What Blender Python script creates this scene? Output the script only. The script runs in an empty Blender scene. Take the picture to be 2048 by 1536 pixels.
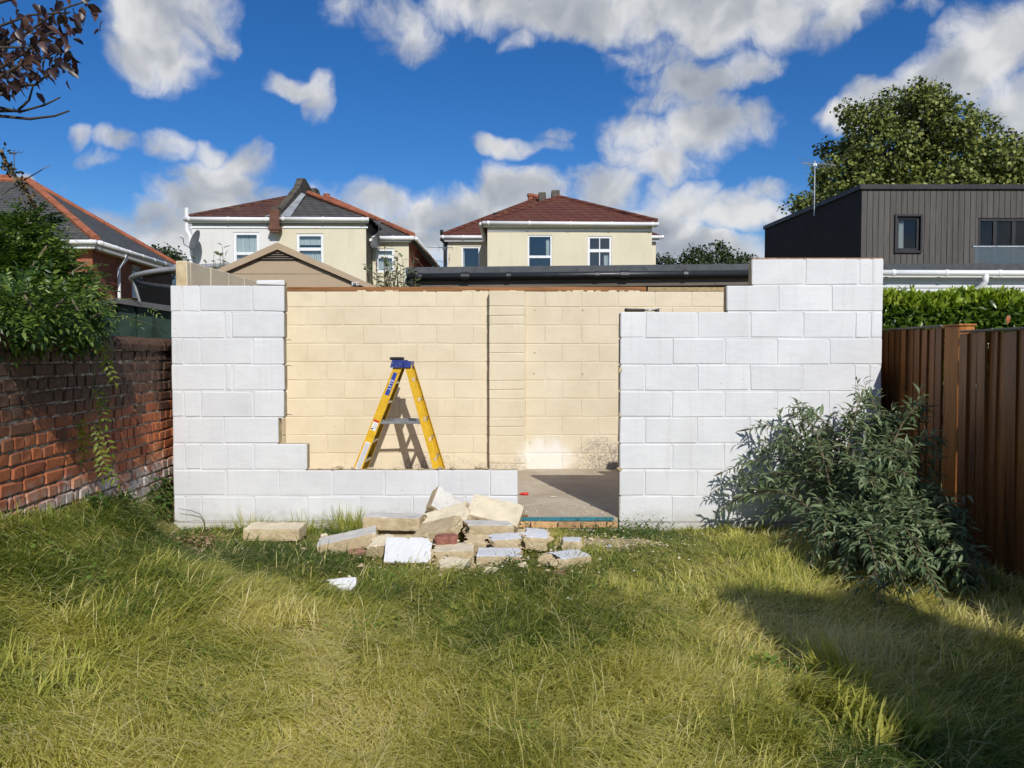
import bpy, bmesh, math, random
import numpy as np
from mathutils import Vector, Matrix, Euler

R = math.radians
SC = bpy.context.scene
COL = SC.collection
random.seed(7)
RNG = np.random.default_rng(11)

# ------------------------------------------------------------------ camera
CAM_Z = 1.48
FPX = 1538.0                      # focal length in pixels of a 2048 px wide frame
PITCH = R(2.05)
cam_data = bpy.data.cameras.new('camera')
cam_data.sensor_width = 36.0
cam_data.lens = FPX / 2048.0 * 36.0
cam_data.clip_start = 0.05
cam_data.clip_end = 4000.0
cam = bpy.data.objects.new('camera', cam_data)
cam.location = (0, 0, CAM_Z)
cam.rotation_euler = (R(90) - PITCH, 0, 0)
COL.objects.link(cam)
SC.camera = cam

# ------------------------------------------------------------------ sun, sky, exposure
SUN_EL, SUN_AZ = R(36.0), R(163.1)          # azimuth clockwise from +Y
sun_from = Vector((math.sin(SUN_AZ) * math.cos(SUN_EL), math.cos(SUN_AZ) * math.cos(SUN_EL), math.sin(SUN_EL)))
sun_data = bpy.data.lights.new('sun', 'SUN')
sun_data.energy = 4.3
sun_data.angle = R(0.5)
sun_data.color = (1.0, 0.96, 0.90)
sun = bpy.data.objects.new('sun', sun_data)
sun.rotation_euler = (-sun_from).to_track_quat('-Z', 'Y').to_euler()
COL.objects.link(sun)

vs = SC.view_settings
vs.view_transform = 'Standard'
vs.look = 'None'
vs.exposure = 0.0
vs.gamma = 1.0
vs.use_curve_mapping = False
SC.cycles.max_bounces = 6
SC.cycles.adaptive_threshold = .02
SC.cycles.transparent_max_bounces = 16
SC.cycles.caustics_reflective = False
SC.cycles.caustics_refractive = False


def ray(px, py):
    dx = (px - 1024.0) / FPX
    dy = -(py - 768.0) / FPX
    return Vector((dx, math.cos(PITCH) + dy * math.sin(PITCH), -math.sin(PITCH) + dy * math.cos(PITCH)))


def P(px, py, Y):
    r = ray(px, py)
    return Vector((0, 0, CAM_Z)) + r * (Y / r.y)


def azel(px, py):
    r = ray(px, py).normalized()
    return math.atan2(r.x, r.y), math.asin(r.z)


# clouds: (px, py, half width, half height, weight) written as the direction they stand in
CLOUDS = [
    (335, 40, 130, 95, 1.0), (330, 125, 95, 58, .8), (430, 75, 50, 50, .65),
    (760, 22, 80, 42, .55), (805, 62, 55, 38, .42), (905, 8, 75, 32, .7),
    (1100, 22, 160, 52, 1.0), (1290, 22, 200, 66, 1.1), (1490, 28, 200, 70, 1.1), (1680, 20, 90, 58, .85), (1040, 78, 36, 26, .6),
    (600, 178, 62, 20, .55), (640, 190, 32, 42, .58),
    (1390, 165, 115, 34, .58), (1500, 135, 55, 34, .52), (1325, 205, 70, 28, .58),
    (1275, 270, 75, 48, .95), (1400, 265, 115, 60, 1.15), (1515, 252, 62, 38, .72), (1330, 325, 85, 38, .8), (1235, 300, 45, 34, .6),
    (1370, 400, 70, 48, .85), (1465, 412, 115, 42, .82), (1535, 372, 55, 24, .55), (1310, 458, 90, 44, .85),
    (1060, 285, 80, 17, .55), (1112, 264, 40, 15, .48),
    (1045, 385, 100, 60, 1.15), (960, 420, 110, 56, 1.05), (870, 432, 80, 45, .95), (755, 400, 75, 34, .8), (815, 465, 110, 55, .9), (1180, 385, 85, 52, .72), (1150, 350, 50, 33, .55),
    (445, 368, 90, 50, 1.0), (500, 330, 55, 34, .72), (400, 412, 100, 50, 1.0), (280, 430, 90, 40, 1.05), (320, 465, 150, 62, 1.1), (560, 440, 140, 60, .95), (700, 450, 110, 60, 1.0),
    (340, 290, 34, 30, .48), (420, 300, 30, 20, .44), (245, 292, 40, 17, .42), (160, 276, 18, 20, .42), (205, 326, 40, 15, .42),
    (1985, 100, 150, 112, 1.1), (1885, 150, 110, 62, 1.0), (1775, 200, 90, 42, .9), (1685, 236, 70, 27, .75), (2060, 220, 110, 90, .9), (1850, 15, 50, 24, .45),
    (20, 350, 42, 16, .8), (1400, 505, 150, 36, .95), (860, 490, 150, 60, 1.05), (1230, 480, 110, 55, .95), (1300, 110, 80, 40, .42), (100, 400, 60, 30, .35),
]


def build_world():
    w = bpy.data.worlds.new('World')
    SC.world = w
    w.use_nodes = True
    nt = w.node_tree
    nt.nodes.clear()
    L = nt.links.new

    # density group: az/el vector -> cloud density
    g = bpy.data.node_groups.new('cloud_density', 'ShaderNodeTree')
    g.interface.new_socket('Vector', in_out='INPUT', socket_type='NodeSocketVector')
    g.interface.new_socket('Density', in_out='OUTPUT', socket_type='NodeSocketFloat')
    g.interface.new_socket('Relief', in_out='OUTPUT', socket_type='NodeSocketFloat')
    gi = g.nodes.new('NodeGroupInput')
    go = g.nodes.new('NodeGroupOutput')
    GL = g.links.new

    def gmath(op, a, b=None, clamp=False):
        n = g.nodes.new('ShaderNodeMath')
        n.operation = op
        n.use_clamp = clamp
        for i, v in enumerate((a, b)):
            if v is None:
                continue
            if isinstance(v, (int, float)):
                n.inputs[i].default_value = v
            else:
                GL(v, n.inputs[i])
        return n.outputs[0]

    def noise(scale, detail, rough, src=None, dist=0.0):
        n = g.nodes.new('ShaderNodeTexNoise')
        n.noise_dimensions = '2D'
        n.inputs['Scale'].default_value = scale
        n.inputs['Detail'].default_value = detail
        n.inputs['Roughness'].default_value = rough
        n.inputs['Distortion'].default_value = dist
        GL(src if src is not None else gi.outputs[0], n.inputs['Vector'])
        return n
    # warp the lookup so that outlines are ragged
    wn = noise(11.0, 3.0, .5)
    sub = g.nodes.new('ShaderNodeVectorMath'); sub.operation = 'SUBTRACT'
    GL(wn.outputs['Color'], sub.inputs[0]); sub.inputs[1].default_value = (.5, .5, .5)
    sc = g.nodes.new('ShaderNodeVectorMath'); sc.operation = 'SCALE'
    GL(sub.outputs[0], sc.inputs[0]); sc.inputs['Scale'].default_value = .055
    add = g.nodes.new('ShaderNodeVectorMath'); add.operation = 'ADD'
    GL(gi.outputs[0], add.inputs[0]); GL(sc.outputs[0], add.inputs[1])
    warped = add.outputs[0]
    def lookup(scale, detail, rough, src):
        n = g.nodes.new('ShaderNodeTexNoise')
        n.noise_dimensions = '2D'
        n.inputs['Scale'].default_value = scale
        n.inputs['Detail'].default_value = detail
        n.inputs['Roughness'].default_value = rough
        GL(src, n.inputs['Vector'])
        return n.outputs['Fac']
    blobs = []
    for (px, py, hw, hh, wt) in CLOUDS:
        a, e = azel(px, py)
        a2, _ = azel(px + hw, py)
        _, e2 = azel(px, py - hh)
        blobs.append((a, e, max(abs(a2 - a), .01), max(abs(e2 - e), .008), wt))
    # three clouds at a time, one in each channel of a vector
    def vm(op, *ins):
        n = g.nodes.new('ShaderNodeVectorMath'); n.operation = op
        for i, v in enumerate(ins):
            if isinstance(v, tuple):
                n.inputs[i].default_value = v
            else:
                GL(v, n.inputs[i])
        return n.outputs[0]
    wsep = g.nodes.new('ShaderNodeSeparateXYZ'); GL(warped, wsep.inputs[0])

    def triple(sock):
        c = g.nodes.new('ShaderNodeCombineXYZ')
        for i in range(3):
            GL(sock, c.inputs[i])
        return c.outputs[0]
    VX, VY = triple(wsep.outputs['X']), triple(wsep.outputs['Y'])
    while len(blobs) % 3:
        blobs.append(blobs[-1])
    tv = None
    for k in range(0, len(blobs), 3):
        q = blobs[k:k + 3]
        dx = vm('MULTIPLY_ADD', VX, tuple(1 / b[2] for b in q), tuple(-b[0] / b[2] for b in q))
        dy = vm('MULTIPLY_ADD', VY, tuple(1 / b[3] for b in q), tuple(-b[1] / b[3] for b in q))
        d2 = vm('MULTIPLY_ADD', dy, dy, vm('MULTIPLY', dx, dx))
        v = vm('MULTIPLY_ADD', d2, tuple(-.85 * b[4] for b in q), tuple(1.12 * b[4] for b in q))
        tv = v if tv is None else vm('MAXIMUM', tv, v)
    tsep = g.nodes.new('ShaderNodeSeparateXYZ'); GL(tv, tsep.inputs[0])
    total = gmath('MAXIMUM', gmath('MAXIMUM', tsep.outputs['X'], tsep.outputs['Y']), tsep.outputs['Z'])
    total = gmath('MAXIMUM', total, -3.0)
    # the same broken cumulus goes on all round the rest of the sky
    st = g.nodes.new('ShaderNodeVectorMath'); st.operation = 'MULTIPLY'
    GL(gi.outputs[0], st.inputs[0]); st.inputs[1].default_value = (1.0, 1.9, 0)
    broad = lookup(2.6, 1.0, .5, st.outputs[0])
    bsep = g.nodes.new('ShaderNodeSeparateXYZ'); GL(gi.outputs[0], bsep.inputs[0])
    outside = gmath('MULTIPLY_ADD', gmath('ABSOLUTE', bsep.outputs['X']), 5.0)
    outside.node.inputs[2].default_value = -3.6
    outside.node.use_clamp = True
    high = gmath('MULTIPLY_ADD', bsep.outputs['Y'], 5.0)
    high.node.inputs[2].default_value = -2.4
    high.node.use_clamp = True
    off_view = gmath('MAXIMUM', outside, high)
    bb = gmath('MULTIPLY_ADD', broad, 4.2)
    bb.node.inputs[2].default_value = -2.35
    rest = gmath('MULTIPLY_ADD', off_view, 3.0)
    GL(gmath('SUBTRACT', bb, 3.0), rest.node.inputs[2])
    total = gmath('MAXIMUM', total, rest)
    n1 = lookup(9.5, 6.0, .62, warped)
    nn = gmath('SUBTRACT', n1, .5)
    nm = gmath('MULTIPLY', nn, 2.9)
    tot = gmath('ADD', total, nm)
    GL(tot, go.inputs[0])
    ofs = g.nodes.new('ShaderNodeVectorMath'); ofs.operation = 'ADD'
    GL(warped, ofs.inputs[0]); ofs.inputs[1].default_value = (.014, .032, 0)
    n2 = lookup(8.5, 2.5, .55, ofs.outputs[0])
    n1b = lookup(8.5, 4.0, .55, warped)
    GL(gmath('ADD', gmath('MULTIPLY', gmath('SUBTRACT', n1b, n2), 2.2), gmath('MULTIPLY', nn, .75)), go.inputs[1])

    tc = nt.nodes.new('ShaderNodeTexCoord')
    nrm = nt.nodes.new('ShaderNodeVectorMath'); nrm.operation = 'NORMALIZE'
    L(tc.outputs['Generated'], nrm.inputs[0])
    sep = nt.nodes.new('ShaderNodeSeparateXYZ')
    L(nrm.outputs[0], sep.inputs[0])

    def wmath(op, a, b=None, clamp=False):
        n = nt.nodes.new('ShaderNodeMath')
        n.operation = op
        n.use_clamp = clamp
        for i, v in enumerate((a, b)):
            if v is None:
                continue
            if isinstance(v, (int, float)):
                n.inputs[i].default_value = v
            else:
                L(v, n.inputs[i])
        return n.outputs[0]
    az = wmath('ARCTAN2', sep.outputs['X'], sep.outputs['Y'])
    el = wmath('ARCSINE', sep.outputs['Z'])
    cv = nt.nodes.new('ShaderNodeCombineXYZ')
    L(az, cv.inputs[0]); L(el, cv.inputs[1])
    d1 = nt.nodes.new('ShaderNodeGroup'); d1.node_tree = g
    L(cv.outputs[0], d1.inputs[0])
    def mrange(v, a, b, c=0.0, d=1.0, smooth=True):
        n = nt.nodes.new('ShaderNodeMapRange')
        if smooth:
            n.interpolation_type = 'SMOOTHSTEP'
        n.inputs[1].default_value = a
        n.inputs[2].default_value = b
        n.inputs[3].default_value = c
        n.inputs[4].default_value = d
        L(v, n.inputs[0])
        return n.outputs[0]
    alpha0 = mrange(d1.outputs[0], -.30, .98)
    above = mrange(sep.outputs['Z'], -.01, .03)
    alpha = wmath('MULTIPLY', wmath('MULTIPLY', alpha0, above), .97)
    # lit side against thick side
    lit = mrange(d1.outputs[1], -.60, .46, smooth=False)
    thick = mrange(d1.outputs[0], .3, 1.5, .16, -.10)
    shade = wmath('ADD', lit, thick)
    ramp = nt.nodes.new('ShaderNodeValToRGB')
    ramp.color_ramp.elements[0].position = .0
    ramp.color_ramp.elements[0].color = (.34, .375, .44, 1)
    ramp.color_ramp.elements[1].position = .95
    ramp.color_ramp.elements[1].color = (.84, .84, .845, 1)
    m = ramp.color_ramp.elements.new(.5)
    m.color = (.53, .555, .595, 1)
    L(shade, ramp.inputs[0])

    sky = nt.nodes.new('ShaderNodeTexSky')
    sky.sky_type = 'NISHITA'
    sky.sun_disc = False
    sky.sun_elevation = SUN_EL
    sky.sun_rotation = SUN_AZ
    sky.altitude = 300
    sky.air_density = 1.0
    sky.dust_density = .25
    sky.ozone_density = 3.0
    hsv = nt.nodes.new('ShaderNodeHueSaturation')
    hsv.inputs['Saturation'].default_value = 1.30
    hsv.inputs['Value'].default_value = 1.0
    L(sky.outputs[0], hsv.inputs['Color'])
    bg1 = nt.nodes.new('ShaderNodeBackground')
    bg1.inputs['Strength'].default_value = .10
    tint = nt.nodes.new('ShaderNodeMix'); tint.data_type = 'RGBA'; tint.blend_type = 'MULTIPLY'
    L(mrange(sep.outputs['Z'], .0, .24, .12, 1.0), tint.inputs[0])
    L(hsv.outputs[0], tint.inputs[6]); tint.inputs[7].default_value = (.56, .76, 1.0, 1)
    L(tint.outputs[2], bg1.inputs['Color'])
    bg2 = nt.nodes.new('ShaderNodeBackground')
    bg2.inputs['Strength'].default_value = .92
    L(ramp.outputs[0], bg2.inputs['Color'])
    mix = nt.nodes.new('ShaderNodeMixShader')
    L(alpha, mix.inputs[0]); L(bg1.outputs[0], mix.inputs[1]); L(bg2.outputs[0], mix.inputs[2])
    out = nt.nodes.new('ShaderNodeOutputWorld')
    L(mix.outputs[0], out.inputs['Surface'])
    w.cycles.sampling_method = 'MANUAL'
    w.cycles.sample_map_resolution = 512


build_world()

# ------------------------------------------------------------------ object helpers


def link(name, data, parent=None):
    o = bpy.data.objects.new(name, data)
    COL.objects.link(o)
    if parent is not None:
        o.parent = parent
        if parent.type == 'EMPTY':
            o.matrix_parent_inverse = Matrix.Translation(-Vector(parent.location))
    return o


def tag(o, label, cat, group=None):
    o['label'] = label
    o['category'] = cat
    if group:
        o['group'] = group
    return o


def thing(name, loc, label, cat, group=None):
    o = bpy.data.objects.new(name, None)
    o.empty_display_size = .1
    o.location = loc
    COL.objects.link(o)
    return tag(o, label, cat, group)


def setting(o):
    o['kind'] = 'structure'
    return o


def stuff(o):
    o['kind'] = 'stuff'
    return o


class MB:
    """collects shapes, builds one mesh object"""

    def __init__(self):
        self.v, self.f, self.m = [], [], []

    def add(self, vs, fs, mi=0):
        b = len(self.v)
        self.v.extend([tuple(q) for q in vs])
        for k, f in enumerate(fs):
            self.f.append(tuple(b + i for i in f))
            self.m.append(mi if isinstance(mi, int) else mi[k])
        return self

    def box(self, x0, x1, y0, y1, z0, z1, mi=0, M=None):
        vs = [Vector(q) for q in ((x0, y0, z0), (x1, y0, z0), (x1, y1, z0), (x0, y1, z0), (x0, y0, z1), (x1, y0, z1), (x1, y1, z1), (x0, y1, z1))]
        if M is not None:
            vs = [M @ q for q in vs]
        return self.add(vs, [(0, 3, 2, 1), (4, 5, 6, 7), (0, 1, 5, 4), (1, 2, 6, 5), (2, 3, 7, 6), (3, 0, 4, 7)], mi)

    def cbox(self, x0, x1, y0, y1, z0, z1, c=.006, jit=0.0, mi=0, M=None, rnd=random):
        """box with chamfered edges, 24 verts, 44 triangles; mi: material for (-y face and its chamfers, the rest)"""
        vs, idx = [], {}
        X, Y, Z = (x0, x1), (y0, y1), (z0, z1)
        for i in (0, 1):
            for j in (0, 1):
                for k in (0, 1):
                    sx, sy, sz = (1, -1)[i], (1, -1)[j], (1, -1)[k]
                    cc = c * (1 + (rnd.uniform(-.5, .9) if jit else 0))
                    o = Vector((X[i], Y[j], Z[k])) + (Vector((rnd.uniform(-jit, jit), rnd.uniform(-jit, jit), rnd.uniform(-jit, jit))) if jit else Vector())
                    for a in range(3):
                        d = Vector((sx * cc, sy * cc, sz * cc))
                        d[a] = 0
                        idx[(i, j, k, a)] = len(vs)
                        vs.append(o + d)
        fs, ms = [], []
        two = not isinstance(mi, int)

        def put(f, mat):
            fs.append(tuple(f)); ms.append(mat)
        mf, mr = (mi if two else (mi, mi))
        for i in (0, 1):
            q = [idx[(i, 0, 0, 0)], idx[(i, 1, 0, 0)], idx[(i, 1, 1, 0)], idx[(i, 0, 1, 0)]]
            put(q if i else q[::-1], mr)
        for j in (0, 1):
            q = [idx[(0, j, 0, 1)], idx[(1, j, 0, 1)], idx[(1, j, 1, 1)], idx[(0, j, 1, 1)]]
            put(q[::-1] if j else q, mr if j else mf)
        for k in (0, 1):
            q = [idx[(0, 0, k, 2)], idx[(1, 0, k, 2)], idx[(1, 1, k, 2)], idx[(0, 1, k, 2)]]
            put(q if k else q[::-1], mr)
        for j in (0, 1):
            for k in (0, 1):
                q = [idx[(0, j, k, 1)], idx[(1, j, k, 1)], idx[(1, j, k, 2)], idx[(0, j, k, 2)]]
                put(q if (j ^ k) == 1 else q[::-1], mf if j == 0 else mr)
        for i in (0, 1):
            for k in (0, 1):
                q = [idx[(i, 0, k, 0)], idx[(i, 1, k, 0)], idx[(i, 1, k, 2)], idx[(i, 0, k, 2)]]
                put(q if (i == k) else q[::-1], mr)
        for i in (0, 1):
            for j in (0, 1):
                q = [idx[(i, j, 0, 0)], idx[(i, j, 1, 0)], idx[(i, j, 1, 1)], idx[(i, j, 0, 1)]]
                put(q if (i ^ j) == 1 else q[::-1], mf if j == 0 else mr)
        for i in (0, 1):
            for j in (0, 1):
                for k in (0, 1):
                    q = [idx[(i, j, k, 0)], idx[(i, j, k, 1)], idx[(i, j, k, 2)]]
                    put(q if (i + j + k) % 2 == 0 else q[::-1], mf if j == 0 else mr)
        if M is not None:
            vs = [M @ q for q in vs]
        return self.add(vs, fs, ms)

    def poly(self, pts, mi=0):
        return self.add(pts, [tuple(range(len(pts)))], mi)

    def prism(self, pts, d, mi=0):
        """polygon pts extruded by vector d"""
        n = len(pts)
        pts = [Vector(p) for p in pts]
        d = Vector(d)
        vs = pts + [p + d for p in pts]
        fs = [tuple(range(n))[::-1], tuple(range(n, 2 * n))]
        for i in range(n):
            j = (i + 1) % n
            fs.append((i, j, n + j, n + i))
        return self.add(vs, fs, mi)

    def tube(self, pts, r, n=6, mi=0, caps=True):
        pts = [Vector(p) for p in pts]
        rs = r if hasattr(r, '__len__') else [r] * len(pts)
        rings = []
        prev = None
        for i, p in enumerate(pts):
            a = pts[max(i - 1, 0)]
            b = pts[min(i + 1, len(pts) - 1)]
            t = (b - a).normalized()
            if prev is None:
                u = t.orthogonal().normalized()
            else:
                u = (prev - t * prev.dot(t))
                u = u.normalized() if u.length > 1e-6 else t.orthogonal().normalized()
            prev = u
            w = t.cross(u)
            rings.append([p + (u * math.cos(2 * math.pi * k / n) + w * math.sin(2 * math.pi * k / n)) * rs[i] for k in range(n)])
        vs = [q for rg in rings for q in rg]
        fs = []
        for i in range(len(pts) - 1):
            for k in range(n):
                k2 = (k + 1) % n
                fs.append((i * n + k, i * n + k2, (i + 1) * n + k2, (i + 1) * n + k))
        if caps:
            fs.append(tuple(range(n))[::-1])
            fs.append(tuple(range((len(pts) - 1) * n, len(pts) * n)))
        return self.add(vs, fs, mi)

    def mesh(self, name, mats, smooth=False):
        me = bpy.data.meshes.new(name)
        me.from_pydata(self.v, [], self.f)
        for m in (mats if isinstance(mats, (list, tuple)) else [mats]):
            me.materials.append(m)
        if any(self.m):
            me.polygons.foreach_set('material_index', self.m)
        if smooth:
            me.polygons.foreach_set('use_smooth', [True] * len(self.f))
        bm = bmesh.new()
        bm.from_mesh(me)
        bmesh.ops.recalc_face_normals(bm, faces=bm.faces[:])
        bm.to_mesh(me)
        bm.free()
        me.update()
        return me

    def build(self, name, mats, parent=None, smooth=False):
        return link(name, self.mesh(name, mats, smooth), parent)


def np_mesh(name, V, F, mats, attrs=None, smooth=False, tris=None):
    """V (n,3); F list of (k,3) or (k,4) int arrays; attrs: per-point floats"""
    me = bpy.data.meshes.new(name)
    nv = len(V)
    me.vertices.add(nv)
    me.vertices.foreach_set('co', np.ascontiguousarray(V, dtype=np.float32).ravel())
    loops = np.concatenate([f.ravel() for f in F]).astype(np.int32)
    sizes = np.concatenate([np.full(len(f), f.shape[1], dtype=np.int32) for f in F])
    starts = np.concatenate(([0], np.cumsum(sizes)[:-1])).astype(np.int32)
    me.loops.add(len(loops))
    me.loops.foreach_set('vertex_index', loops)
    me.polygons.add(len(sizes))
    me.polygons.foreach_set('loop_start', starts)
    me.polygons.foreach_set('loop_total', sizes)
    if smooth:
        me.polygons.foreach_set('use_smooth', np.ones(len(sizes), dtype=bool))
    for m in (mats if isinstance(mats, (list, tuple)) else [mats]):
        me.materials.append(m)
    for k, a in (attrs or {}).items():
        at = me.attributes.new(k, 'FLOAT', 'POINT')
        at.data.foreach_set('value', np.ascontiguousarray(a, dtype=np.float32))
    me.update(calc_edges=True)
    return me


def vnoise(x, y, seed=0):
    """smooth value noise 0..1"""
    x = np.asarray(x, dtype=float); y = np.asarray(y, dtype=float)
    xi = np.floor(x).astype(np.int64); yi = np.floor(y).astype(np.int64)
    fx = x - xi; fy = y - yi
    fx = fx * fx * (3 - 2 * fx); fy = fy * fy * (3 - 2 * fy)

    def h(a, b):
        n = (a * 374761393 + b * 668265263 + seed * 1442695041) & 0xFFFFFFFF
        n = ((n ^ (n >> 13)) * 1274126177) & 0xFFFFFFFF
        return ((n ^ (n >> 16)) & 0xFFFF) / 65535.0
    return (h(xi, yi) * (1 - fx) + h(xi + 1, yi) * fx) * (1 - fy) + (h(xi, yi + 1) * (1 - fx) + h(xi + 1, yi + 1) * fx) * fy


def fbm(x, y, seed=0, o=3):
    s, a, t = 0, 1.0, 0
    for k in range(o):
        s = s + a * vnoise(np.asarray(x) * 2 ** k, np.asarray(y) * 2 ** k, seed + k * 17)
        t += a
        a *= .5
    return s / t

# ------------------------------------------------------------------ material helpers


class NT:
    def __init__(self, name):
        self.mat = bpy.data.materials.new(name)
        self.mat.use_nodes = True
        self.t = self.mat.node_tree
        self.t.nodes.clear()
        self.out = self.n('ShaderNodeOutputMaterial')

    def n(self, kind, **kw):
        q = self.t.nodes.new(kind)
        for k, v in kw.items():
            setattr(q, k, v)
        return q

    def l(self, a, b):
        self.t.links.new(a, b)

    def put(self, sock, v):
        if isinstance(v, bpy.types.NodeSocket):
            self.l(v, sock)
        elif isinstance(v, (tuple, list)) and len(v) == 3 and sock.type == 'RGBA':
            sock.default_value = (*v, 1)
        else:
            sock.default_value = v

    def noise(self, scale, detail=4, rough=.55, vec=None, dist=0):
        q = self.n('ShaderNodeTexNoise')
        q.inputs['Scale'].default_value = scale
        q.inputs['Detail'].default_value = detail
        q.inputs['Roughness'].default_value = rough
        q.inputs['Distortion'].default_value = dist
        if vec is not None:
            self.l(vec, q.inputs['Vector'])
        return q.outputs['Fac']

    def pos(self):
        if not hasattr(self, '_p'):
            self._p = self.n('ShaderNodeNewGeometry')
        return self._p.outputs['Position']

    def obj(self):
        if not hasattr(self, '_tc'):
            self._tc = self.n('ShaderNodeTexCoord')
        return self._tc.outputs['Object']

    def sep(self, v):
        q = self.n('ShaderNodeSeparateXYZ')
        self.l(v, q.inputs[0])
        return q.outputs

    def comb(self, x=0, y=0, z=0):
        q = self.n('ShaderNodeCombineXYZ')
        for i, v in enumerate((x, y, z)):
            self.put(q.inputs[i], v)
        return q.outputs[0]

    def math(self, op, a, b=0.0, c=None, clamp=False):
        q = self.n('ShaderNodeMath', operation=op, use_clamp=clamp)
        self.put(q.inputs[0], a)
        self.put(q.inputs[1], b)
        if c is not None:
            self.put(q.inputs[2], c)
        return q.outputs[0]

    def scale(self, v, s):
        q = self.n('ShaderNodeVectorMath', operation='MULTIPLY')
        self.l(v, q.inputs[0])
        q.inputs[1].default_value = s
        return q.outputs[0]

    def rng(self, v, a, b, c=0.0, d=1.0, smooth=False):
        q = self.n('ShaderNodeMapRange')
        if smooth:
            q.interpolation_type = 'SMOOTHSTEP'
        self.put(q.inputs[0], v)
        for i, k in enumerate((a, b, c, d)):
            self.put(q.inputs[i + 1], k)
        return q.outputs[0]

    def mix(self, f, a, b, kind='MIX'):
        q = self.n('ShaderNodeMix', data_type='RGBA', blend_type=kind)
        self.put(q.inputs[0], f)
        self.put(q.inputs[6], a)
        self.put(q.inputs[7], b)
        return q.outputs[2]

    def ramp(self, f, stops):
        q = self.n('ShaderNodeValToRGB')
        e = q.color_ramp.elements
        while len(e) > 1:
            e.remove(e[-1])
        e[0].position = stops[0][0]
        e[0].color = (*stops[0][1], 1)
        for p, c in stops[1:]:
            e.new(p).color = (*c, 1)
        self.put(q.inputs[0], f)
        return q.outputs[0]

    def bump(self, h, strength=.3, dist=.01, normal=None):
        q = self.n('ShaderNodeBump')
        q.inputs['Strength'].default_value = strength
        q.inputs['Distance'].default_value = dist
        self.l(h, q.inputs['Height'])
        if normal is not None:
            self.l(normal, q.inputs['Normal'])
        return q.outputs[0]

    def attr(self, name):
        q = self.n('ShaderNodeAttribute')
        q.attribute_name = name
        return q.outputs['Fac']

    def rand(self):
        return self.n('ShaderNodeObjectInfo').outputs['Random']

    def bsdf(self, col, rough=.8, spec=.3, metal=0.0, normal=None, **kw):
        q = self.n('ShaderNodeBsdfPrincipled')
        self.put(q.inputs['Base Color'], col)
        self.put(q.inputs['Roughness'], rough)
        self.put(q.inputs['Specular IOR Level'], spec)
        self.put(q.inputs['Metallic'], metal)
        if normal is not None:
            self.l(normal, q.inputs['Normal'])
        for k, v in kw.items():
            self.put(q.inputs[k.replace('_', ' ')], v)
        return q.outputs[0]

    def done(self, sh):
        self.l(sh, self.out.inputs['Surface'])
        return self.mat


def plain(name, col, rough=.7, spec=.3, metal=0.0, var=.25, scale=6.0, bump=.15, bscale=80.0, objrand=0.0, wear=None):
    """a paint, plastic, metal or timber with uneven tone and a fine relief"""
    t = NT(name)
    p = t.pos()
    f = t.noise(scale, 5, .6, p)
    dark = tuple(c * (1 - var) for c in col)
    light = tuple(min(c * (1 + var * .6), 1) for c in col)
    c = t.ramp(f, [(.3, dark), (.5, col), (.7, light)])
    if objrand:
        k = t.rng(t.rand(), 0, 1, 1 - objrand, 1 + objrand)
        c = t.mix(1.0, c, t.comb(k, k, k), 'MULTIPLY')
    if wear:
        c = t.mix(t.rng(t.noise(scale * 4, 6, .7, p), .58, .7), c, wear)
    b = t.bump(t.noise(bscale, 4, .6, p), bump, .004)
    r = t.rng(f, .3, .7, max(rough - .08, 0), min(rough + .08, 1))
    return t.done(t.bsdf(c, r, spec, metal, b))

# ================================================================== materials


def m_white_paint():
    t = NT('white_masonry_paint')
    p = t.pos()
    z = t.sep(p)[2]
    f = t.noise(3.0, 6, .6, p)
    c = t.ramp(f, [(.3, (.615, .62, .635)), (.55, (.665, .67, .68)), (.75, (.695, .70, .705))])
    k = t.rng(t.rand(), 0, 1, .95, 1.03)
    c = t.mix(1.0, c, t.comb(k, k, k), 'MULTIPLY')
    streak = t.noise(1.0, 4, .6, t.scale(p, (22, 22, 1.1)))
    c = t.mix(t.rng(streak, .55, .78, 0, .34), c, (.47, .455, .42))
    smear = t.noise(2.2, 6, .7, p)
    c = t.mix(t.rng(smear, .55, .75, 0, .3), c, (.52, .50, .46))
    # mud splash and algae low down, chips showing the block
    low = t.math('ADD', z, t.math('MULTIPLY', t.noise(14, 5, .65, p), .28))
    c = t.mix(t.rng(low, .15, .32, .6, 0), c, (.33, .30, .21))
    chip = t.noise(26, 3, .6, p)
    c = t.mix(t.rng(chip, .74, .765), c, (.33, .27, .19))
    h1 = t.noise(34, 5, .65, p)
    h2 = t.noise(7, 3, .5, t.scale(p, (1, 1, 2.5)))
    b = t.bump(h1, .22, .007, t.bump(h2, .16, .015))
    return t.done(t.bsdf(c, .62, .35, 0, b))


def m_bare_block():
    t = NT('bare_block')
    p = t.pos()
    f = t.noise(9, 6, .65, p)
    c = t.ramp(f, [(.28, (.38, .295, .18)), (.5, (.52, .415, .26)), (.72, (.63, .53, .36))])
    k = t.rng(t.rand(), 0, 1, .88, 1.1)
    c = t.mix(1.0, c, t.comb(k, k, k), 'MULTIPLY')
    sp = t.noise(160, 2, .5, p)
    c = t.mix(t.rng(sp, .6, .75, 0, .5), c, (.2, .15, .09))
    b = t.bump(t.noise(70, 5, .7, p), .6, .008)
    return t.done(t.bsdf(c, .95, .1, 0, b))


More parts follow.
